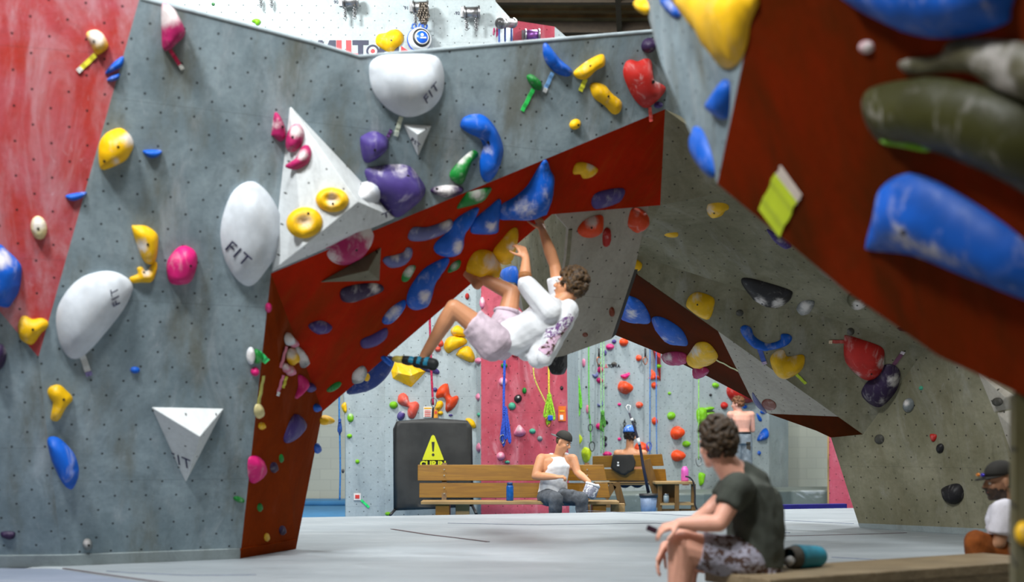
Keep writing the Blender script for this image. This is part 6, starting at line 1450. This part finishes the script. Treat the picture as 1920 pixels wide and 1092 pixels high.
# ---------------------------------------------------------------- seated man on the near bench
pn = empty('person', P(1400, 1070, 6.8), 'man with thick brown hair and dark grey T-shirt seated on the near bench, looking away', 'person')
Yn = 6.8
hc = P(1343, 834, Yn + .06); hf = V3((-.55, .83, -.05)); hu = V3((-.05, 0, 1))
neck = P(1381, 888, Yn + .06); chest = P(1409, 945, Yn + .08); belly = P(1415, 1005, Yn + .05); pel = P(1410, 1047, Yn + .05); uch = P(1400, 909, Yn + .07)
sN, eN, wN = P(1382, 920, Yn - .13), P(1348, 982, Yn - .18), P(1274, 982, Yn - .14)
sF, eF, wF = P(1374, 920, Yn + .26), P(1326, 962, Yn + .22), P(1262, 1018, Yn + .10)
hipN, kN, aN = P(1398, 1052, Yn - .05), P(1281, 1025, Yn - .06), P(1262, 1218, Yn - .05)
hipF, kF, aF = P(1395, 1056, Yn + .16), P(1290, 1048, Yn + .24), P(1275, 1205, Yn + .26)
sdv = V3((-.12, 1, 0)).normalized(); up = V3((0, 0, 1)); fr = V3((-1, -.12, 0)).normalized()
mb = MB()
loft(mb, [(pel - up * .06, sdv * .13, fr * .12), (pel, sdv * .165, fr * .13), (belly, sdv * .15, fr * .115), (chest, sdv * .175, fr * .12), (uch, sdv * .165, fr * .10), (neck - up * .03, sdv * .075, fr * .065)])
cap(mb, sN, sF, .062, .062)
cap(mb, neck - up * .03, hc - up * .05 - hf.normalized() * .02, .078, .064); cap(mb, P(1376, 880, Yn + .06), P(1402, 898, Yn + .08), .060, .08)
chain(mb, [sN, (sN + eN) / 2, eN, eN * .65 + wN * .35, wN], [.060, .053, .045, .047, .029]); chain(mb, [sF, (sF + eF) / 2, eF, eF * .65 + wF * .35, wF], [.060, .052, .044, .045, .028])
chain(mb, [hipN, (hipN + kN) / 2, kN, kN * .75 + aN * .25, kN * .4 + aN * .6, aN], [.100, .090, .086, .070, .050, .038]); chain(mb, [hipF, (hipF + kF) / 2, kF, kF * .75 + aF * .25, aF], [.100, .085, .064, .060, .038])
f_, u_, r_ = head(mb, hc, hf, hu, 1.02)
hand(mb, wN, P(1232, 994, Yn - .15) - wN, V3((.15, .35, -1)), 1, 1.0, (.35, .5, .35)); hand(mb, P(1246, 1026, Yn + .06), P(1226, 1072, Yn + .04) - P(1246, 1026, Yn + .06), V3((.9, -.3, -.1)), -1, 1.0, (.2, .35, .3))
cap(mb, wF, P(1246, 1026, Yn + .06), .028, .026)
foot(mb, aN, V3((-1, -.1, 0)), up); foot(mb, aF, V3((-1, .2, 0)), up)
fuse(mb, 'body', SKIN2, pn, .0065, 3)
face_bits(hc, f_, u_, r_, pn, 1.02)
hr = hair(hc, f_, u_, r_, hairmat('hair_brown', (22, 14, 4), (66, 44, 16)), pn, 1.02, .024, 420, .006, -.035, .05, 9, .0125, 1.5)
M_DG = clothmat('cloth_dark_grey', (70, 74, 68), .14, 5, .35)
mb = MB()
loft(mb, [(pel - up * .045 - fr * .01, sdv * .185, fr * .155), (pel + up * .02, sdv * .19, fr * .16), (belly, sdv * .18, fr * .15), (chest, sdv * .195, fr * .145), (uch, sdv * .18, fr * .125), (neck - up * .005 - fr * .02, sdv * .088, fr * .085)])
cap(mb, sN, sF, .092, .092); cap(mb, sN, sN * .5 + eN * .5, .088, .078, kb=.1); cap(mb, sF, sF * .55 + eF * .45, .082, .074, kb=.1)
cap(mb, P(1432, 940, Yn + .08), P(1436, 1010, Yn + .05), .10, .10); cap(mb, P(1392, 893, Yn + .07), P(1412, 912, Yn + .08), .082, .105)
fuse(mb, 'shirt', M_DG, pn, .009, 3, .013, 7, 3)
mb = MB(); loft(mb, [(pel - up * .09, sdv * .18, fr * .15), (pel + up * .03, sdv * .175, fr * .145)])
cap(mb, hipN, hipN * .28 + kN * .72, .118, .105, kb=.12); cap(mb, hipF, hipF * .35 + kF * .65, .112, .10, kb=.12)
fuse(mb, 'shorts', clothmat('cloth_pattern', (158, 156, 172), .08, 9, .2, sp=((84, 64, 58), 26, .50)), pn, .009, 3, .010, 8, 7)
mb = MB(); mb.box(P(1222, 993, Yn - .14), (.055, .02, .03), Matrix.Rotation(.4, 3, 'Y')); mb.build('phone', plain('phone_dark', (50, 22, 40), .4), pn, bevel=.004)
for a_, dd in ((aN, V3((-1, -.1, 0))), (aF, V3((-1, .2, 0)))):
    mb = MB(); foot(mb, a_, dd, up, 1.12); fuse(mb, 'shoe', plain('shoe_black', (30, 36, 38), .6), pn, .008, 3)

# ---------------------------------------------------------------- man in a cap at the picture edge
pr = empty('person', P(1895, 1050, 8.3), 'bearded man in a dark cap, white T-shirt and brown trousers beside the near pillar', 'person')
Yr = 8.35
hc = P(1874, 902, Yr); hf = V3((-1, -.10, -.12)); hu = V3((0, 0, 1)); fr = V3((-1, 0, 0)); sdv = V3((0, 1, 0))
neck = P(1888, 940, Yr); chest = P(1893, 975, Yr); belly = P(1898, 1015, Yr); pel = P(1903, 1045, Yr)
sN, eN, wN = P(1882, 958, Yr - .16), P(1874, 1018, Yr - .18), P(1850, 1030, Yr - .14)
sF, eF, wF = P(1882, 958, Yr + .18), P(1862, 1015, Yr + .2), P(1845, 1025, Yr + .1)
hipN, kN, aN = P(1898, 1048, Yr - .1), P(1832, 1018, Yr - .12), P(1830, 1080, Yr - .12)
hipF, kF, aF = P(1898, 1048, Yr + .1), P(1838, 1022, Yr + .14), P(1836, 1080, Yr + .14)
mb = MB()
loft(mb, [(pel - up * .08, sdv * .14, fr * .12), (pel, sdv * .16, fr * .125), (belly, sdv * .145, fr * .105), (chest, sdv * .175, fr * .115), (chest + up * .09, sdv * .16, fr * .09), (neck - up * .02, sdv * .07, fr * .06)])
cap(mb, sN, sF, .058, .058); cap(mb, neck - up * .03, hc - up * .06 + V3((.02, 0, 0)), .058, .054)
chain(mb, [sN, eN, wN], [.055, .042, .029]); chain(mb, [sF, eF, wF], [.055, .042, .029])
chain(mb, [hipN, kN, aN], [.09, .06, .04]); chain(mb, [hipF, kF, aF], [.09, .06, .04])
f_, u_, r_ = head(mb, hc, hf, hu)
hand(mb, wN, V3((-1, .2, -.4)), V3((0, .2, -1)), 1, 1, (.4, .5, .4)); hand(mb, wF, V3((-1, -.2, -.4)), V3((0, .2, -1)), -1, 1, (.4, .5, .4))
foot(mb, aN, V3((-1, 0, 0)), up); foot(mb, aF, V3((-1, 0, 0)), up)
bo = fuse(mb, 'body', SKIN3, pr, .008, 3); face_bits(hc, f_, u_, r_, pr)
M_BRD = hairmat('hair_black', (18, 14, 10), (44, 34, 24))
patch(bo, lambda c, n: (c - hc).dot(u_) + (c - hc).dot(f_) * -.25 + mnoise.noise(c * 60) * .010 < -.058 and (c - hc).dot(u_) > -.135 and (c - hc).dot(f_) > -.01 and (c - hc).length < .16, 'beard', hairmat('beard_brown', (34, 24, 16), (70, 50, 34)), pr, .005)
mb = MB(); ellip(mb, hc + u_ * .012 - f_ * .045, (r_ * .076, f_ * .062, u_ * .085)); fuse(mb, 'hair', M_BRD, pr, .008, 2, .004, 30)
M_CAP = plain('cap_dark', (36, 34, 30), .8, bump=.1)
def caphat(c, f, u, r, mat, parent, s=1.0, brim_dir=1, bm_mat=None):
    e = empty('cap', c); link_to(e, parent)
    mb = MB(); q = c + (u * .042 - f * .010) * s; pts = []
    n, m = 24, 8; b0 = 0
    for i in range(m + 1):
        th = math.pi / 2 * (1 - i / m)
        for k in range(n): t = 2 * math.pi * k / n; mb.v.append(q + (r * .086 * math.cos(t) + f * .106 * math.sin(t)) * s * math.cos(math.pi / 2 - th if False else (math.pi / 2) * i / m * .98) + u * s * .092 * math.sin((math.pi / 2) * i / m))
    for i in range(m):
        for k in range(n): mb.f.append((i * n + k, i * n + (k + 1) % n, (i + 1) * n + (k + 1) % n, (i + 1) * n + k))
    mb.f.append(tuple(m * n + k for k in range(n)))
    o = mb.build('crown', mat, e, True); md = o.modifiers.new('t', 'SOLIDIFY'); md.thickness = .004
    mb = MB(); N = 14; 
    for i in range(N + 1):
        t = math.pi * i / N; a = q + (r * .082 * math.cos(t) + f * brim_dir * .098 * math.sin(t)) * s - u * .002
        b = q + (r * .085 * math.cos(t) + f * brim_dir * (.10 + .072 * math.sin(t) ** .5 if math.sin(t) > 0 else .10) * math.sin(t) ** .6) * s - u * (.006 + .012 * math.sin(t)) * s if 0 < i < N else a
        mb.v += [a, b]
    for i in range(N): mb.f.append((2 * i, 2 * i + 1, 2 * i + 3, 2 * i + 2))
    o = mb.build('brim', bm_mat or mat, e, True); md = o.modifiers.new('t', 'SOLIDIFY'); md.thickness = .005
    return e
ce_ = caphat(hc, f_, u_, r_, M_CAP, pr)
mb = MB(); q = hc + u_ * .045 + f_ * .125
for s_, cc in ((-1, (70, 60, 190)), (1, (230, 140, 60))):
    m2_ = MB(); ellip(m2_, q + r_ * s_ * .032 + u_ * .008 * (1 if s_ > 0 else 1), (r_ * .022, f_ * .012, u_ * .013)); m2_.build('lens', plain('lens_%d' % cc[0], cc, .12, .5), pr, True)
mb = MB(); loft(mb, [(pel - up * .05, sdv * .19, fr * .145), (belly, sdv * .175, fr * .135), (chest, sdv * .19, fr * .135), (chest + up * .09, sdv * .17, fr * .105), (neck - up * .035, sdv * .08, fr * .075)])
cap(mb, sN, sF, .074, .074); cap(mb, sN, sN * .25 + eN * .75, .084, .078, kb=.1); cap(mb, sF, sF * .3 + eF * .7, .08, .075, kb=.1)
fuse(mb, 'shirt', clothmat('cloth_white_lilac', (226, 224, 234), .06, 8, .3), pr, .010, 3, .010, 8, 11)
mb = MB(); loft(mb, [(pel - up * .10, sdv * .17, fr * .14), (pel + up * .02, sdv * .17, fr * .14)])
chain(mb, [hipN, kN, aN + up * .04], [.108, .080, .062]); chain(mb, [hipF, kF, aF + up * .04], [.108, .080, .062])
fuse(mb, 'trousers', clothmat('cloth_brown', (124, 66, 26), .2, 10, .4), pr, .010, 3, .010, 10, 4)

# ---------------------------------------------------------------- man in a tank top on the long bench
pt = empty('person', P(1035, 940, 15.75), 'man in a white tank top and backwards black cap on the long bench', 'person')
Yt = 15.72
hc = P(1056, 829, Yt - .06); hf = V3((.80, -.45, -.42)); hu = V3((.25, -.1, 1)); fr = V3((.35, -.94, 0)).normalized(); sdv = V3((.94, .35, 0)).normalized()
neck = P(1048, 851, Yt); chest = P(1043, 872, Yt); belly = P(1038, 905, Yt + .02); pel = P(1036, 928, Yt + .05)
sL, eL, wL = P(1016, 862, Yt - .03), P(1004, 893, Yt - .10), P(1042, 895, Yt - .30)
sR, eR, wR = P(1073, 862, Yt + .06), P(1083, 887, Yt - .02), P(1104, 904, Yt - .12)
hL, kL, aL = P(1024, 932, Yt), P(1042, 937, Yt - .42), P(1040, 985, Yt - .36); hR, kR, aR = P(1050, 932, Yt + .02), P(1090, 935, Yt - .30), P(1093, 985, Yt - .26)
mb = MB()
loft(mb, [(pel - up * .08, sdv * .15, fr * .12), (pel, sdv * .17, fr * .13), (belly, sdv * .15, fr * .11), (chest - up * .04, sdv * .185, fr * .125), (chest + up * .06, sdv * .18, fr * .105), (neck - up * .02, sdv * .07, fr * .065)])
cap(mb, sL, sR, .070, .070); cap(mb, neck - up * .04, hc - up * .06 - V3((.03, 0, 0)), .066, .060)
chain(mb, [sL, (sL + eL) / 2, eL, eL * .6 + wL * .4, wL], [.075, .066, .050, .052, .032]); chain(mb, [sR, (sR + eR) / 2, eR, eR * .6 + wR * .4, wR], [.070, .060, .046, .048, .032])
chain(mb, [hL, kL, aL], [.10, .07, .045]); chain(mb, [hR, kR, aR], [.10, .07, .045])
f_, u_, r_ = head(mb, hc, hf, hu)
hand(mb, wL, V3((1, -.1, .05)), V3((0, .3, -1)), 1, 1.05, (.6, .8, .6)); hand(mb, wR, V3((.4, -.1, -.9)), V3((-.6, -.3, -.2)), 1, 1.05, (.5, .6, .5))
foot(mb, aL, fr, up); foot(mb, aR, fr, up)
bo = fuse(mb, 'body', SKIN, pt, .009, 2); face_bits(hc, f_, u_, r_, pt)
mb = MB(); ellip(mb, hc + u_ * .01 - f_ * .03, (r_ * .077, f_ * .07, u_ * .075)); fuse(mb, 'hair', plain('hair_dark_blond', (84, 62, 40), .8), pt, .010, 2)
caphat(hc, f_, u_, r_, plain('cap_black', (34, 32, 26), .8), pt, 1.05, -1, plain('cap_grey', (90, 96, 96), .8))
mb = MB(); loft(mb, [(pel + up * .02, sdv * .185, fr * .145), (belly, sdv * .17, fr * .13), (chest - up * .02, sdv * .165, fr * .145), (chest + up * .05, sdv * .125, fr * .125), (chest + up * .10, sdv * .105, fr * .10)])
cap(mb, P(1034, 856, Yt), P(1036, 868, Yt), .045, .07); cap(mb, P(1061, 856, Yt + .04), P(1059, 868, Yt + .03), .045, .07)
fuse(mb, 'tank_top', M_WT, pt, .010, 3, .010, 9, 6)
mb = MB(); loft(mb, [(pel - up * .10, sdv * .18, fr * .14), (pel + up * .04, sdv * .18, fr * .145)])
chain(mb, [hL, kL, aL + up * .05], [.115, .088, .070]); chain(mb, [hR, kR, aR + up * .05], [.115, .086, .070])
fuse(mb, 'trousers', clothmat('cloth_charcoal', (88, 92, 98), .22, 8, .4), pt, .011, 3, .012, 9, 8)
for a_ in (aL, aR): mb = MB(); foot(mb, a_, fr, up, 1.1); fuse(mb, 'shoe', plain('shoe_dark', (40, 40, 44), .6), pt, .012, 2)
# chalk bag he holds
cb2 = empty('chalk_bag', P(1108, 935, Yt - .15), 'grey and white patterned chalk bag held by the man in the tank top', 'chalk bag')
a = P(1103, 933, Yt - .22); b = P(1111, 911, Yt - .2); lathe('bag_body', a, [(.075, 0), (.088, .02), (.088, .09), (.086, .15)], clothmat('bag_grey', (140, 142, 156), .2, 12, .2, sp=((214, 214, 216), 24, .52)), cb2, 24, (b - a).normalized())
lathe('rim', a, [(.090, .145), (.092, .17), (.07, .17)], plain('bag_white', (220, 220, 222), .8), cb2, 24, (b - a).normalized())

# ---------------------------------------------------------------- man in the blue cap seen from behind
pb = empty('person', P(1181, 905, 18.75), 'bare-shouldered man in a blue cap seen from behind on the second bench', 'person')
Yq = 18.72; hc = P(1181, 819, Yq); f0 = V3((.15, 1, -.05)); sdv = V3((1, 0, 0)); fr = V3((0, 1, 0))
neck = P(1181, 841, Yq); chest = P(1182, 862, Yq); pel = P(1183, 902, Yq)
mb = MB(); loft(mb, [(pel - up * .03, sdv * .16, fr * .13), (pel + up * .05, sdv * .155, fr * .12), (chest - up * .03, sdv * .17, fr * .12), (chest + up * .09, sdv * .165, fr * .10), (neck, sdv * .065, fr * .06)])
sL, sR = chest + up * .085 - sdv * .19, chest + up * .085 + sdv * .19; cap(mb, sL, sR, .06, .06); cap(mb, neck - up * .03, hc - up * .05, .06, .055)
for s_, q in ((-1, sL), (1, sR)):
    e = q + V3((s_ * .06, .02, -.27)); w = e + V3((-s_ * .08, .24, -.02)); chain(mb, [q, e, w], [.055, .043, .03]); hand(mb, w, fr, -up, s_, 1, (.3, .4, .3))
    h = pel + sdv * s_ * .09; k = h + V3((s_ * .20, .33, .06)); an = pel + V3((-s_ * .04, .34, .0)); chain(mb, [h, k, an], [.095, .065, .042]); foot(mb, an, V3((-s_, .2, 0)), up)
f_, u_, r_ = head(mb, hc, f0, up); fuse(mb, 'body', SKIN, pb, .010, 2)
hair(hc, f_, u_, r_, hairmat('hair_black', (18, 14, 10), (44, 34, 24)), pb, 1, .012, 90, .010, -.05, .04, 3, .016)
M_BC = clothmat('cloth_blue_cap', (70, 116, 196), .12, 12, .2, sp=((190, 206, 226), 20, .56))
caphat(hc + u_ * .012, f_, u_, r_, M_BC, pb, 1.18, 1)
mb = MB(); loft(mb, [(pel - up * .07, sdv * .17, fr * .14), (pel + up * .03, sdv * .165, fr * .13)])
for s_ in (-1, 1): h = pel + sdv * s_ * .09; k = h + V3((s_ * .20, .33, .06)); cap(mb, h, h * .2 + k * .8, .11, .085, kb=.1)
fuse(mb, 'shorts', clothmat('cloth_navy', (40, 44, 60), .1), pb, .012, 2)

# ---------------------------------------------------------------- shirtless man standing by the far wall
ps = empty('person', P(1390, 922, 22.2), 'shirtless man in light grey trousers standing with his back turned at the far wall', 'person')
Ys = 22.2; K = 2400 / Ys; hc = P(1383, 758, Ys); f0 = V3((-.85, .5, -.1)); sdv = V3((1, .15, 0)).normalized(); fr = V3((-.15, 1, 0)).normalized()
neck = P(1387, 773, Ys); chest = P(1389, 786, Ys); belly = P(1390, 804, Ys); pel = P(1390, 820, Ys)
mb = MB(); loft(mb, [(pel - up * .10, sdv * .15, fr * .12), (pel, sdv * .165, fr * .12), (belly, sdv * .140, fr * .10), (chest - up * .02, sdv * .180, fr * .12), (chest + up * .07, sdv * .175, fr * .10), (neck, sdv * .065, fr * .06)])
sL, sR = chest + up * .075 - sdv * .19, chest + up * .075 + sdv * .19; cap(mb, sL, sR, .062, .062); cap(mb, neck - up * .03, hc - up * .05, .060, .056)
for s_, q in ((-1, sL), (1, sR)):
    e = q + V3((s_ * .035, .06, -.27)); w = e + V3((-s_ * .06, .24, .04)); chain(mb, [q, (q + e) / 2, e, w], [.060, .052, .043, .03]); hand(mb, w, fr, V3((-s_, 0, 0)), s_, 1, (.3, .4, .3))
    h = pel + sdv * s_ * .085; k = P(1390, 866, Ys) + sdv * s_ * .10; an = P(1390, 914, Ys) + sdv * s_ * .11; chain(mb, [h, k, an], [.095, .06, .042]); foot(mb, an, -fr * -1, up)
f_, u_, r_ = head(mb, hc, f0, up); bo = fuse(mb, 'body', SKIN2, ps, .010, 2); face_bits(hc, f_, u_, r_, ps)
hair(hc, f_, u_, r_, hairmat('hair_red_brown', (70, 36, 14), (130, 78, 36)), ps, 1, .016, 110, .010, -.03, .05, 6, .016)
patch(bo, lambda c, n: (c - sL).length < .20 and (c - sL).dot(up) < -.03 and c.x < sL.x + .03 and mnoise.noise(c * 22) > -.12, 'arm_tattoo', plain('tattoo_ink', (96, 90, 100), .6), ps, .003)
mb = MB(); loft(mb, [(pel - up * .12, sdv * .175, fr * .14), (pel, sdv * .178, fr * .135), (pel + up * .07, sdv * .162, fr * .12)])
for s_ in (-1, 1): h = pel + sdv * s_ * .085; k = P(1390, 866, Ys) + sdv * s_ * .10; an = P(1390, 914, Ys) + sdv * s_ * .11; chain(mb, [h, k, an + up * .05], [.115, .095, .080])
tr_ = fuse(mb, 'trousers', clothmat('cloth_light_grey', (128, 136, 142), .12, 7, .35), ps, .012, 3, .012, 7, 2)
mb = MB(); mb.add([], []); loft(mb, [(pel + up * .055, sdv * .168, fr * .126), (pel + up * .09, sdv * .160, fr * .120)]); mb.build('waistband', M_BLK, tr_, True)
patch(tr_, inpoly([(1399, 829), (1407, 829), (1407, 845), (1400, 842)]) and (lambda c, n, t=inpoly([(1399, 829), (1407, 829), (1407, 845), (1400, 842)]): n.y < 0 and t(*proj(c))), 'pocket', plain('pocket_brown', (70, 62, 50), .8), tr_, .004)
